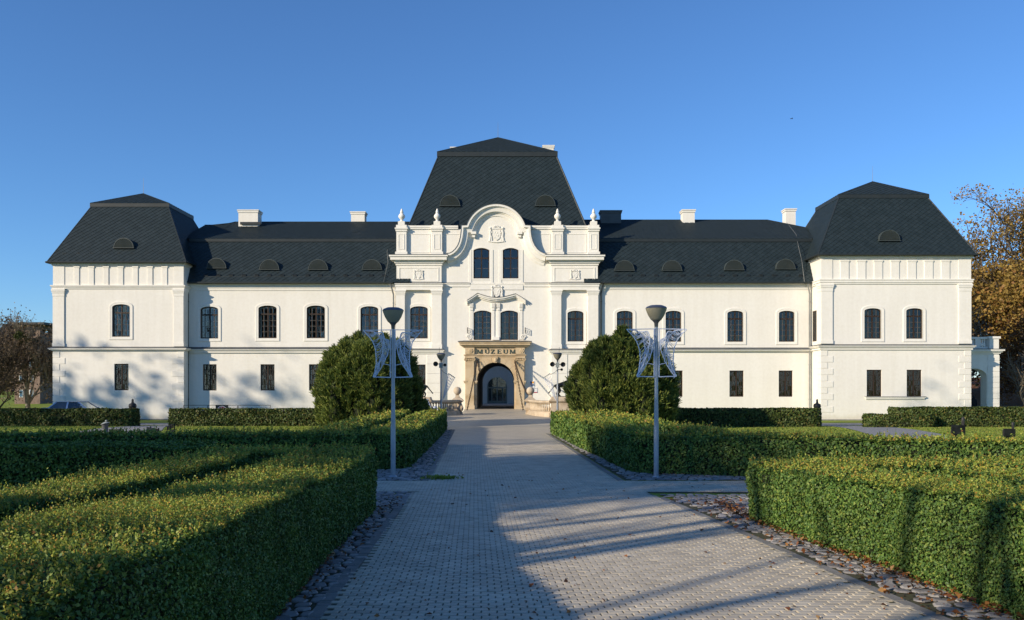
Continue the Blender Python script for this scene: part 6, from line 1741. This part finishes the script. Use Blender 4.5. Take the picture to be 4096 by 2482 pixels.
# ---- balustrades, pedestals, lions -----------------------------------------------
def bez(p0, p1, p2, n):
    return [(p0[0]*(1-t)**2+2*p1[0]*t*(1-t)+p2[0]*t*t, p0[1]*(1-t)**2+2*p1[1]*t*(1-t)+p2[1]*t*t) for t in [i/n for i in range(n+1)]]
def balustrade(side, label):
    s = -1 if side == 'L' else 1
    pier = (WX(1829,51), 51.2) if side == 'L' else (WX(2122,51), 51.2)
    end = (WX(1668,47.5)+.15, 47.6) if side == 'L' else (WX(2207,46.8), 46.8)
    mid = (pier[0]+s*.25, end[1]+.9)
    zb = .12
    root = empty('balustrade', (pier[0], pier[1], zb)); tag(root, label, 'balustrade', 'stone balustrades before the portal')
    pts = bez(pier, mid, end, 14); ST = M['stone2']
    def ribbon(o, z0, z1):
        mb = MB(); L_ = []; R_ = []
        for i, p in enumerate(pts):
            a = pts[max(0,i-1)]; b = pts[min(len(pts)-1,i+1)]; d = Vector((b[0]-a[0], b[1]-a[1])).normalized(); nn = Vector((-d.y, d.x))
            L_.append((p[0]+nn.x*o, p[1]+nn.y*o)); R_.append((p[0]-nn.x*o, p[1]-nn.y*o))
        mb.prism_xy(L_+R_[::-1], z0, z1) if False else None
        for i in range(len(pts)-1):
            mb.prism_xy([R_[i],R_[i+1],L_[i+1],L_[i]] , z0, z1)
        # one continuous skin
        mb = MB(); vs = []; n = len(pts)
        for i in range(n): vs += [(*L_[i],z0),(*R_[i],z0),(*R_[i],z1),(*L_[i],z1)]
        fs = []
        for i in range(n-1):
            for k in range(4): fs.append((4*i+k, 4*i+(k+1)%4, 4*i+4+(k+1)%4, 4*i+4+k))
        fs += [(0,3,2,1), (4*n-4,4*n-3,4*n-2,4*n-1)]; mb.add(vs, fs); return mb
    ribbon(.20, -.55, zb+.24).build('plinth', ST, root); ribbon(.15, zb+.241, zb+.30).build('plinth_moulding', ST, root)
    ribbon(.13, zb+.78, zb+.83).build('rail_moulding', ST, root); ribbon(.19, zb+.831, zb+.93).build('handrail', ST, root)
    L = sum(math.dist(a,b) for a,b in zip(pts[:-1],pts[1:])); n = int(L/.235)
    bm = MB(); bm.box(-.07,.07,-.07,.07,0,.04); bm.lathe([(.045,.04),(.048,.06),(.072,.13),(.074,.17),(.048,.26),(.034,.36),(.04,.40),(.055,.42),(.055,.44)], (0,0,0), 10); bm.box(-.065,.065,-.065,.065,.44,.48)
    bme = bm.mesh('baluster', ST, True); bme.set_sharp_from_angle(angle=R(40))
    acc = 0; k = 1; 
    for i in range(len(pts)-1):
        d = math.dist(pts[i], pts[i+1])
        while k*L/(n+1) <= acc+d and k <= n:
            f = (k*L/(n+1)-acc)/d; x = pts[i][0]+f*(pts[i+1][0]-pts[i][0]); y = pts[i][1]+f*(pts[i+1][1]-pts[i][1])
            if math.dist((x,y), pier) > .38: mesh_obj('baluster', bme, root, (x-pier[0], y-pier[1], .30))
            k += 1
        acc += d
    # ball pier
    mb = MB(); x, y = pier
    def sq(w, z): return [(x-w,y-w,z),(x+w,y-w,z),(x+w,y+w,z),(x-w,y+w,z)]
    prof = [(.30,-.6),(.30,zb+.16),(.26,zb+.17),(.34,zb+.32),(.35,zb+.42),(.24,zb+.70),(.25,zb+.76),(.33,zb+.80),(.36,zb+.84),(.36,zb+.90),(.30,zb+.93),(.27,zb+.98),(.20,zb+1.03),(.14,zb+1.06),(.10,zb+1.20),(.14,zb+1.235)]
    vs = [p for w, z in prof for p in sq(w, z)]; fs = []
    for i in range(len(prof)-1):
        for q in range(4): fs.append((4*i+q, 4*i+(q+1)%4, 4*i+4+(q+1)%4, 4*i+4+q))
    fs.append(tuple(range(4*len(prof)-4, 4*len(prof)))); mb.add(vs, fs); pr = mb.build('pier', ST, root)
    mb = MB(); mb.sphere((x,y,zb+1.24+.225), .24, 22, 14); mb.build('ball', ST, pr, True)
    return end
endL = balustrade('L', 'curved sandstone balustrade with ball pier left of the bridge')
endR = balustrade('R', 'curved sandstone balustrade with ball pier right of the bridge')

def pedestal(label, x, y):
    z0 = float(gz(x,y)); mb = MB()
    prof = [(.62,.95,-.1),(.62,.95,.35),(.58,.91,.42),(.64,.97,.55),(.60,.93,.8),(.50,.83,1.2),(.50,.83,1.28),(.56,.89,1.33),(.60,.93,1.37),(.60,.93,1.44),(.54,.87,1.47),(.50,.83,1.62)]
    vs = [v for w, l, z in prof for v in ((-l,-w,z),(l,-w,z),(l,w,z),(-l,w,z))]; fs = []
    for i in range(len(prof)-1):
        for q in range(4): fs.append((4*i+q,4*i+(q+1)%4,4*i+4+(q+1)%4,4*i+4+q))
    fs.append(tuple(range(4*len(prof)-4,4*len(prof)))); mb.add(vs, fs)
    o = mesh_obj('statue_pedestal', mb.mesh('statue_pedestal', M['stone2']), None, (x,y,z0)); tag(o, label, 'pedestal', 'stone pedestals carrying the lions'); return z0+1.62
def lion(label, x, y, z, s):
    """standing bronze lion facing outwards; s = +1 looks right"""
    root = empty('lion_statue', (x, y, z)); tag(root, label, 'statue', 'bronze lions beside the portal')
    V = [(-.42,0,.62),(-.20,0,.63),(.05,0,.62),(.28,0,.68),(.46,0,.86),(.60,0,.98),(.76,0,.95),         # 0-6 spine, neck, head, muzzle
         (-.44,.12,.50),(-.36,.13,.30),(-.50,.13,.17),(-.44,.13,.03),(-.36,.13,.02),                      # 7-11 near hind
         (-.44,-.12,.50),(-.30,-.13,.30),(-.40,-.13,.17),(-.34,-.13,.03),(-.26,-.13,.02),
         (.30,.12,.50),(.34,.12,.28),(.34,.12,.04),(.42,.12,.02),
         (.28,-.12,.50),(.24,-.12,.28),(.22,-.12,.04),(.30,-.12,.02),
         (-.58,0,.58),(-.72,0,.40),(-.84,0,.25),(-.90,0,.18),
         (.54,.07,1.08),(.54,-.07,1.08)]
    E = [(0,1),(1,2),(2,3),(3,4),(4,5),(5,6),(0,7),(7,8),(8,9),(9,10),(10,11),(0,12),(12,13),(13,14),(14,15),(15,16),(3,17),(17,18),(18,19),(19,20),(3,21),(21,22),(22,23),(23,24),(0,25),(25,26),(26,27),(27,28),(5,29),(5,30)]
    rad = [.17,.155,.17,.215,.20,.15,.075, .13,.08,.045,.045,.05, .13,.08,.045,.045,.05, .11,.06,.048,.055, .11,.06,.048,.055, .045,.03,.028,.045, .04,.04]
    V = [(v[0]*s*1.08, v[1]*1.08, v[2]*1.08) for v in V]
    me = bpy.data.meshes.new('lion_body'); me.from_pydata(V, E, []); me.update()
    o = mesh_obj('body', me, root); me.materials.append(M['bronze'])
    m = o.modifiers.new('skin', 'SKIN'); m.use_smooth_shade = True
    for i, sv in enumerate(me.skin_vertices[0].data): sv.radius = (rad[i]*1.05, rad[i]*1.05); sv.use_root = (i == 2)
    sb = o.modifiers.new('sub', 'SUBSURF'); sb.levels = 2; sb.render_levels = 2
    mb = MB(); mb.box(-.55,.55,-.22,.22,-.0,.025); mb.build('plinth', M['bronze'], root, local=True)
xr_, yr_ = 3.05, 47.0
zt = pedestal('sandstone pedestal under the lion right of the bridge', xr_, yr_); lion('dark bronze lion beside the right yew with its tail hanging down', xr_-.03, yr_, zt, 1)
xl_, yl_ = -5.5, 48.2
zt = pedestal('sandstone pedestal under the lion left of the bridge', xl_, yl_); lion('dark bronze lion mostly hidden behind the left yew', xl_, yl_, zt, -1)

# ---- drawbridge chains
link = MB(); lk = []
for i in range(12):
    a = 2*math.pi*i/12; lk.append((.046*math.cos(a), 0, .092*math.sin(a)))
link.tube(lk, .020, 5, closed=True)
def chain(label, a, b, sag=.05):
    a = Vector(a); b = Vector(b); L = (b-a).length; n = int(L/.142); mb = MB(); d = (b-a).normalized()
    q = d.to_track_quat('Z','X')
    for k in range(n+1):
        t = k/n; p = a.lerp(b, t); p.z -= sag*4*t*(1-t)
        rt = q.to_matrix() @ Matrix.Rotation(R(90 if k % 2 else 0)+.2, 3, 'Z')
        mb.add([tuple(rt @ Vector(v)+p) for v in link.v], link.f)
    o = base_at(mb, 'drawbridge_chain', M['iron'], True); tag(o, label, 'chain', 'old drawbridge chains of the portal')
zc = WZ(1446, PD)
chain('iron chain from the left of the arch down to the left bridge edge', (WX(1909,PD-.2), PD-.22, zc), (WX(1868,57.6), 57.7, .24))
chain('short iron chain crossing the left spandrel of the arch', (WX(1910,PD-.2), PD-.06, zc), (WX(1918,PD), PD-.06, WZ(1488,PD)), .0)
chain('iron chain from the right of the arch down to the right bridge edge', (WX(2059,PD-.2), PD-.22, zc), (WX(2093,57.6), 57.7, .24))
chain('heavy iron chain hanging from the arch to the right ball pier', (WX(2060,PD-.2), PD-.18, zc), (WX(2112,51.8), 51.75, WZ(1580,51.8)), .22)

# ---- plaques beside the portal
def plaques():
    D = CEN-.012; X = lambda p: WX(p, D); Z = lambda p: WZ(p, D)
    def M1(n, c): return mat_noise(n, tuple(v*.92 for v in c), c, 3, .4)
    W_, RD, BL, OR = M1('sign_white',(.78,.78,.78)), M1('sign_red',(.45,.03,.06)), M1('sign_blue',(.05,.07,.2)), M1('sign_orange',(.75,.34,.03))
    x0, x1, z0, z1 = X(2119), X(2138), Z(1550), Z(1525)
    root = empty('arms_plaque', ((x0+x1)/2, D, z0)); tag(root, 'white plaque with a quartered county shield right of the portal', 'plaque')
    mb = MB(); mb.box(x0, x1, D-.02, CEN-.001, z0, z1); mb.build('board', W_, root)
    sx0, sx1, st, sb = X(2121), X(2135.5), Z(1527), Z(1544); cx = (sx0+sx1)/2; cm = (st+sb)/2+.02; y0, y1 = D-.027, D-.021
    mb = MB(); mb.prism_xz([(sx0,cm),(cx,cm),(cx,st),(sx0,st)], y0, y1); mb.build('shield_quarter', BL, root)
    mb = MB(); mb.prism_xz([(cx+.002,cm),(sx1,cm),(sx1,st),(cx+.002,st)], y0, y1); mb.build('shield_quarter', OR, root)
    for k in range(3):
        za = cm-.002-(k*2+1)*.026; zz = za-.026; t = 1 if k < 2 else .6
        mb = MB(); mb.prism_xz([(cx-(cx-sx0)*t,zz),(cx-.002,zz),(cx-.002,za),(cx-(cx-sx0)*t,za)], y0, y1); mb.build('shield_stripe', RD, root)
    mb = MB(); mb.tube([(sx0,y0,st),(sx0,y0,cm-.08),(cx-.06,y0,sb+.02),(cx,y0,sb),(cx+.06,y0,sb+.02),(sx1,y0,cm-.08),(sx1,y0,st)], .006, 4); mb.build('shield_outline', BL, root)
    x0, x1, z0, z1 = X(2107), X(2149.5), Z(1572), Z(1551.5)
    root = empty('information_board', ((x0+x1)/2, D, z0)); tag(root, 'white information board with a dark red foot behind the ball pier', 'sign')
    mb = MB(); mb.box(x0, x1, D-.02, CEN-.001, z0, z1); mb.build('board', W_, root)
    mb = MB(); mb.box(x0+.02, x1-.01, D-.025, D-.021, z0+.005, z0+.06); mb.build('foot_band', RD, root)
    mb = MB()
    for k in range(5): mb.box(X(2132), X(2132)+(.27 if k == 0 else .14), D-.024, D-.021, z1-.05-.05*k-.012*(k==0), z1-.04-.05*k)
    mb.build('print_lines', M['black'], root)
plaques()

# ---- railing with the round sign before the left wing
def railing():
    D = 58.6; z0 = float(gz(-20, D)); ztop = WZ(1622, D); X = lambda p: WX(p, D)
    root = empty('railing', (X(910), D, z0)); tag(root, 'thin dark metal railing at the foot of the left wing', 'railing')
    segs = [(735,830),(833,950),(953,1081)]
    for a, b in segs:
        mb = MB(); mb.tube([(X(a),D,ztop),(X(b),D,ztop)], .018, 5)
        for p in (a, b): mb.tube([(X(p),D,z0),(X(p),D,ztop)], .018, 5)
        mb.build('rail', M['iron'], root)
        mb = MB(); n = max(3, int((X(b)-X(a))/.28)); w = (X(b)-X(a))/n
        for row in range(5):
            for k in range(n):
                x = X(a)+k*w; zc_ = ztop-.12-row*.22
                mb.tube([(x,D,zc_),(x+w*.3,D,zc_-.1),(x+w*.7,D,zc_-.1),(x+w,D,zc_)], .008, 4)
        mb.build('wire_mesh', M['iron'], root)
    x0, x1, zt = X(864), X(914), WZ(1620.5, D); y = D-.05
    sg_ = empty('pub_sign', ((x0+x1)/2, y, z0)); tag(sg_, 'black sign with a round red and white emblem on the railing', 'sign')
    mb = MB(); mb.box(x0, x1, y-.02, y+.02, zt-.9, zt); mb.build('board', M['black'], sg_)
    red = mat_noise('emblem_red', (.32,.02,.03), (.40,.03,.04), 3, .5); wh = mat_noise('emblem_white', (.7,.7,.68), (.78,.78,.76), 3, .5)
    c = ((x0+x1)/2, zt-.46); ring = lambda r_, n=40: [(c[0]+r_*math.cos(2*math.pi*k/n), c[1]+r_*math.sin(2*math.pi*k/n)) for k in range(n)]
    mb = MB(); mb.prism_xz(ring(.38), y-.026, y-.021); mb.build('emblem_disc', wh, sg_)
    mb = MB(); mb.prism_xz(ring(.345), y-.031, y-.027); mb.build('emblem_ring', red, sg_)
    mb = MB(); mb.prism_xz(ring(.17), y-.036, y-.032); mb.build('emblem_centre', wh, sg_)
    txt = 'MUSIC'
    for i, ch in enumerate(txt):
        cu = bpy.data.curves.new('letter', 'FONT'); cu.body = ch; cu.size = .19; cu.extrude = .002; cu.align_x = 'CENTER'; cu.resolution_u = 2
        to = bpy.data.objects.new('tmp', cu); col.objects.link(to)
        bpy.context.view_layer.update(); me = bpy.data.meshes.new_from_object(to.evaluated_get(bpy.context.evaluated_depsgraph_get()))
        bpy.data.objects.remove(to, do_unlink=True); me.materials.clear(); me.materials.append(wh); me.name = 'letter'
        an = R((2-i)*27)
        lo = mesh_obj('letter', me, sg_, (c[0]-math.sin(an)*.195-((x0+x1)/2), -.035, c[1]+math.cos(an)*.195-z0), (R(90), -an, 0))
railing()

# ---- cars ---------------------------------------------------------------------
def car(label, x, y, rz, paint, hatch=True, sc=1.0):
    z0 = float(gz(x,y))+.022
    root = empty('parked_car', (x,y,z0), rz); tag(root, label, 'car', 'parked cars before the house')
    P = mat_noise('car_paint', tuple(v*.95 for v in paint), paint, 1, .25, metallic=.3, spec=.6)
    GL = mat_noise('car_glass', (.03,.04,.05), (.05,.06,.07), 1, .08, spec=.7)
    def loft_x(secs, mat, name, par=root, smooth=True):
        # secs: list of (x, [(y,z)...]) rings
        mb = MB(); n = len(secs[0][1]); vs = [(sx, p[0], p[1]) for sx, rg in secs for p in rg]; fs = []
        for k in range(len(secs)-1):
            for i in range(n):
                j_ = (i+1)%n; fs.append((k*n+i,k*n+j_,(k+1)*n+j_,(k+1)*n+i))
        fs += [tuple(reversed(range(n))), tuple(range((len(secs)-1)*n, len(secs)*n))]; mb.add(vs, fs)
        return mb.build(name, mat, par, smooth, True, angle=35)
    def ring(w, zb, zt): 
        return [(-w*.93,zb),(w*.93,zb),(w,zb+.12),(w,zt-.12),(w*.95,zt-.03),(w*.86,zt),(-w*.86,zt),(-w*.95,zt-.03),(-w,zt-.12),(-w,zb+.12)]
    body = loft_x([(-1.98,ring(.70,.38,.78)),(-1.92,ring(.78,.26,.90)),(-1.3,ring(.82,.22,.95)),(-.5,ring(.83,.2,.94)),(.75,ring(.83,.2,.92)),(1.5,ring(.82,.22,.85)),(1.92,ring(.78,.26,.72)),(2.02,ring(.70,.36,.62))], P, 'body')
    # greenhouse: roof, pillars and panes
    rz_ = 1.40; xb0, xb1 = (-1.62 if hatch else -1.25), .95; xt0, xt1 = (-1.05 if hatch else -.85), .28; wb, wt = .78, .60; zb = .90
    mb = MB(); mb.loft([[(xt0,-wt),(xt1,-wt),(xt1+.03,0),(xt1,wt),(xt0,wt),(xt0-.03,0)]]*1+[[(xt0-.02,-wt-.03),(xt1+.02,-wt-.03),(xt1+.06,0),(xt1+.02,wt+.03),(xt0-.02,wt+.03),(xt0-.06,0)]], [0,0]) if False else None
    mb.prism_xy([(xt0-.04,-wt-.02),(xt1+.04,-wt-.02),(xt1+.07,0),(xt1+.04,wt+.02),(xt0-.04,wt+.02),(xt0-.06,0)], rz_-.035, rz_-.001); mb.prism_xy([(xt0+.06,-wt+.08),(xt1-.05,-wt+.08),(xt1-.05,wt-.08),(xt0+.06,wt-.08)], rz_, rz_+.015); mb.build('roof', P, root, True, True, angle=30)
    for s in (-1, 1):
        mb = MB()
        for (b, t) in ((xb0,xt0),(-.36,-.36),(xb1,xt1)):
            mb.add([(b-.05,s*wb,zb),(b+.06,s*wb,zb),(t+.05,s*wt,rz_-.03),(t-.05,s*wt,rz_-.03),(b-.05,s*(wb-.05),zb),(b+.06,s*(wb-.05),zb),(t+.05,s*(wt-.05),rz_-.03),(t-.05,s*(wt-.05),rz_-.03)],[(0,1,2,3),(4,7,6,5),(0,4,5,1),(3,2,6,7),(0,3,7,4),(1,5,6,2)])
        mb.build('pillar', P, root, local=True)
        for (b0,b1,t0,t1) in ((xb0+.05,-.40,xt0+.04,-.40),(-.31,xb1-.05,-.31,xt1-.04)):
            mb = MB(); mb.quad((b0,s*(wb-.02),zb),(b1,s*(wb-.02),zb),(t1,s*(wt-.02),rz_-.04),(t0,s*(wt-.02),rz_-.04)); mb.build('side_window', GL if b0 < -1 else M['glass'], root, local=True)
        mb = MB(); mb.sphere((.78,s*.93,.97), .10, 10, 7, (.6,1,.75)); mb.build('wing_mirror', P, root, True, True)
        mb = MB(); mb.sphere((1.93,s*.58,.62), .13, 10, 7, (.4,1.2,.7)); mb.build('headlight', M['white_paint'], root, True, True)
        for xx in (-1.22, 1.25):
            mb = MB(); n = 20
            def disc(r_, w): return [(xx+r_*math.cos(2*math.pi*k/n), .30+r_*math.sin(2*math.pi*k/n)) for k in range(n)]
            mb.loft([disc(.26,0),disc(.30,0),disc(.30,0),disc(.26,0)], [s*.64,s*.66,s*.82,s*.845]); w_ = mb.build('wheel', M['black'], root, local=True)
            mb = MB(); mb.loft([disc(.18,0),disc(.16,0)], [s*.83,s*.852]); mb.build('rim', M['pole'], w_, local=True)
    mb = MB(); mb.quad((xb1,-wb+.04,zb),(xb1,wb-.04,zb),(xt1+.02,wt-.04,rz_-.04),(xt1+.02,-wt+.04,rz_-.04)); mb.build('windshield', M['glass'], root, local=True)
    mb = MB(); mb.quad((xb0,-wb+.04,zb),(xb0,wb-.04,zb),(xt0-.02,wt-.04,rz_-.04),(xt0-.02,-wt+.04,rz_-.04)); mb.build('rear_window', GL, root, local=True)
    mb = MB()
    for sx, sy in ((.15,-.35),(.15,.35)): mb.box(sx-.32,sx-.22,sy-.2,sy+.2,.5,1.1); mb.sphere((sx-.27,sy,1.2),.11,8,6,(.5,1,.9))
    mb.build('seats', M['black'], root, local=True)
    if hatch:
        mb = MB(); mb.box(-1.99,-1.62,-.66,.66,.985,1.01); mb.box(-1.85,-1.80,-.5,-.45,.88,.986); mb.box(-1.85,-1.80,.45,.5,.88,.986); mb.build('spoiler', P, root, local=True)
    return root
car('old silver hatchback parked behind the far left hedge', WX(315,53)+.2, 52.6, 0, (.36,.41,.50))
car('pale blue grey car half hidden behind the left yew', -5.05, 44.4, R(-82), (.50,.55,.66), False)

# ---- litter bin, benches, ground lights
def litter_bin():
    x, y = WX(420,33), 33.0; z0 = float(gz(x,y))
    root = empty('litter_bin', (x,y,z0)); root.scale = (.56,.56,.56); tag(root, 'round metal litter bin with a tilted lid on the left lawn', 'litter bin')
    mb = MB(); mb.lathe([(.20,0),(.21,.04),(.20,.06),(.215,.58),(.235,.62)], (0,0,.0), 18); mb.build('drum', M['lampneck'], root, True, True, angle=40)
    mb = MB(); mb.lathe([(.30,0),(.30,.03),(.12,.10),(.04,.13)], (0,0,0), 18); ob = mb.build('lid', M['boxgrey'], root, True, True, angle=40); ob.location = (.02,0,.66); ob.rotation_euler = (0,R(-14),0)
    mb = MB(); mb.sphere((.09,0,.86), .07, 9, 7); mb.tube([(.05,0,.74),(.09,0,.84)], .03, 6); mb.build('knob', M['boxgrey'], root, True, True)
litter_bin()
def bench(label, x, y, rz, sc=1.0):
    z0 = float(gz(x,y)); root = empty('park_bench', (x,y,z0), rz); root.scale = (sc, sc, sc); tag(root, label, 'bench', 'wooden benches on the left lawn')
    WD = mat_noise('bench_wood', (.16,.065,.03), (.28,.12,.055), 5, .6)
    for k in range(3): mb = MB(); mb.box(-.75,.75,-.22+k*.15,-.10+k*.15,.42,.455); mb.build('seat_slat', WD, root, local=True)
    for k in range(2): mb = MB(); mb.box(-.75,.75,.26+k*.03,.29+k*.03,.56+k*.16,.68+k*.16); mb.build('back_slat', WD, root, local=True)
    for sx in (-.55,.55): mb = MB(); mb.box(sx-.03,sx+.03,-.22,-.16,-.02,.419); mb.box(sx-.03,sx+.03,.23,.258,-.02,.86); mb.box(sx-.03,sx+.03,-.159,.229,.37,.419); mb.build('leg', M['iron'], root, local=True)
bench('reddish wooden bench seen from behind on the left lawn', WX(648,21.6), 21.7, R(124), .90)
bench('dark wooden bench turned sideways beside the reddish bench', WX(712,23), 23.2, R(106), .90)
def floodlight(label, x, y, s=1.0):
    z0 = float(gz(x,y)); root = empty('ground_floodlight', (x,y,z0)); tag(root, label, 'floodlight', 'dark ground floodlights on the right lawn')
    mb = MB(); mb.lathe([(.05*s,0),(.05*s,.3*s)], (0,0,0), 8); mb.box(-.10*s,.10*s,-.06*s,.06*s,.28*s,.32*s); mb.build('stand', M['black'], root, local=True)
    mb = MB(); mb.loft([[(-.10*s,.40*s),(.10*s,.40*s),(.10*s,.55*s),(-.10*s,.55*s)],[(-.23*s,.32*s),(.20*s,.30*s),(.20*s,.62*s),(-.20*s,.63*s)],[(-.25*s,.33*s),(.22*s,.30*s),(.22*s,.62*s),(-.18*s,.64*s)]], [.15,-.05,-.14]); mb.build('housing', M['bronze'], root, local=True)
    mb = MB(); mb.lathe([(.045*s,.3*s),(.05*s,.70*s),(.055*s,.72*s),(.055*s,.86*s),(.02*s,.9*s)], (.22*s,0,0), 8); mb.build('sensor_post', M['black'], root, True, True, angle=40)
floodlight('larger dark ground floodlight behind the right hedges', WX(3826,26.8), 26.8, .95)
floodlight('small dark floodlight at the right edge of the lawn', WX(4030,26.6), 26.6, .78)
def bollard(label, x, y):
    z0 = float(gz(x,y)); mb = MB(); mb.lathe([(.12,0),(.12,.9),(.17,.95),(.20,1.05),(.17,1.16),(.07,1.2),(.05,1.32),(.06,1.36),(.02,1.42)], (0,0,0), 12)
    o = mesh_obj('lamp_bollard', mb.mesh('lamp_bollard', M['black'], True), None, (x,y,z0)); tag(o, label, 'bollard', 'dark garden bollards')
bollard('dark garden bollard at the end of the far left hedge', WX(527,43.6), 43.7)
bollard('dark garden bollard tip behind the hedge by the right tower', WX(3274,44), 44.2)
mb = MB(); bx = WX(3567,45.5); bz = float(gz(bx,45.5)); mb.box(bx-.02,bx+.55,45.4,45.7,bz,WZ(1654,45.5)); mb.box(bx-.04,bx+.57,45.38,45.72,WZ(1654,45.5)+.001,WZ(1654,45.5)+.03)
tag(base_at(mb,'utility_box',M['black']), 'dark utility box behind the hedge below the right tower', 'utility box')

# ---- person at the terrace arch
def person(label, x, y):
    z0 = float(gz(x,y)); root = empty('person', (x,y,z0)); tag(root, label, 'person')
    V = [(0,0,.95),(0,0,1.15),(0,0,1.38),(0,0,1.50),(0,0,1.62),(.10,0,.90),(.11,-.02,.50),(.11,.02,.08),(.11,-.10,.04),(-.10,0,.90),(-.11,.03,.50),(-.12,.06,.08),(-.12,-.06,.04),(.19,0,1.38),(.24,.03,1.12),(.23,-.06,.88),(-.19,0,1.38),(-.24,.03,1.12),(-.23,-.06,.88),(0,-.01,1.70)]
    E = [(0,1),(1,2),(2,3),(3,4),(4,19),(0,5),(5,6),(6,7),(7,8),(0,9),(9,10),(10,11),(11,12),(2,13),(13,14),(14,15),(2,16),(16,17),(17,18)]
    rad = [.15,.14,.15,.06,.095,.10,.07,.05,.045,.10,.07,.05,.045,.07,.05,.04,.07,.05,.04,.08]
    me = bpy.data.meshes.new('body'); me.from_pydata(V,E,[]); me.update(); me.materials.append(mat_noise('dark_clothes',(.02,.02,.025),(.035,.035,.04),5,.9)); o = mesh_obj('body', me, root)
    m = o.modifiers.new('skin','SKIN')
    for i, sv in enumerate(me.skin_vertices[0].data): sv.radius = (rad[i],rad[i]); sv.use_root = (i == 0)
    o.modifiers.new('sub','SUBSURF').render_levels = 2
person('person in dark clothes standing in the terrace archway', WX(3893,62.6)+.02, 62.6)

# ---- bird
mb = MB(); bx, by, bz = WX(3167,90), 90, WZ(476,90)
mb.tube([(-.16,0,0),(0,0,.02),(.12,0,.0)], .03, 6); mb.add([(-.02,0,.02),(.06,0,.02),(.0,.22,.07),(-.03,.22,.07),(.0,-.22,.07),(-.03,-.22,.07)],[(0,1,2,3),(1,0,5,4)])
o = mesh_obj('bird', mb.mesh('bird', M['black']), None, (bx,by,bz)); tag(o, 'tiny dark bird flying high in the sky above the right wing', 'bird')

# ---- fallen leaves, weeds and grass ----------------------------------------------
rn = np.random.default_rng(77)
def leaf_scatter(name, label, pts, size, mat, par=None, spread=.35):
    pts = np.array(pts); n = len(pts); V = quads(pts, np.tile([0,0,1.],(n,1)), np.full(n,size)*(.6+.8*rn.random(n)), rn, .7, spread)
    V[:,2] = np.maximum(V[:,2], .008)
    return tag(mesh_obj(name, fast_mesh(name, V, quad_faces(n), M[mat])), label, 'leaves', kind='stuff')
P = []
for _ in range(260):
    y = 5.5+12*rn.random()**1.5; x = rn.uniform(-1.5, 3.6); P.append((x, y, .034))
for _ in range(1500):      # drift along the foot of the right hedge
    y = 5+8*rn.random(); xh = np.interp(y, [2.6,6.0,8.2,9.8,11.6], [4.19,3.96,3.70,3.42,3.20]); P.append((xh+rn.normal(0,.09)-.02, y, .03+.05*rn.random()))
for _ in range(420):
    y = 5.5+8*rn.random(); x = rn.uniform(float(right_edge(y)), 3.7); P.append((x, y, .04))
for _ in range(420):
    y = 5+8.5*rn.random()**1.6; P.append((-1.85+rn.normal(0,.09), y, .03+.03*rn.random()))
for _ in range(200):
    y = 17.15+rn.normal(0,.08); P.append((rn.uniform(2.9,7.5), y, .03))
leaf_scatter('fallen_leaves', 'brown fallen leaves scattered on walk and cobbles', P, .042, 'fallen')
P = [(rn.normal(-1.35,.16), rn.normal(16.35,.10), .02+.05*rn.random()) for _ in range(260)]
leaf_scatter('weeds', 'small patch of green weeds on the paving by the left kerb', P, .06, 'blade', spread=1.0)

def lawn_blades(n, xr_, yr_, h, seed, label, ok):
    r = np.random.default_rng(seed); x = r.uniform(*xr_, n); y = r.uniform(*yr_, n); k = ok(x, y); x, y = x[k], y[k]; n = len(x)
    z = gz(x, y); w = .010+.0006*y; hh = h*(.5+r.random(n)); a = r.random(n)*6.28; lx, ly = r.normal(0,.4,n)*hh, r.normal(0,.4,n)*hh
    V = np.stack([np.c_[x-np.cos(a)*w,y-np.sin(a)*w,z],np.c_[x+np.cos(a)*w,y+np.sin(a)*w,z],np.c_[x+lx,y+ly,z+hh]],1).reshape(-1,3)
    tag(mesh_obj('grass', fast_mesh('grass', V, np.arange(3*n).reshape(-1,3), M['blade'])), label, 'grass', kind='stuff')
def off_left(x, y): return (x < np.interp(y,[25,34,42],[-16.6,-17.7,-19.3])) | (x > np.interp(y,[25,34,42],[-11.9,-14.1,-17.2]))
def off_right(x, y): return (x < np.interp(y,[24,32,42],[11.4,13.5,15.9])) | (x > np.interp(y,[24,32,42],[14.3,16.5,18.4]))
lawn_blades(70000, (-28,-5.2), (20,46.9), .028, 1, 'short mown grass of the left lawn', off_left)
lawn_blades(70000, (5.2,29), (19.5,46.9), .028, 2, 'short mown grass of the right lawn', off_right)
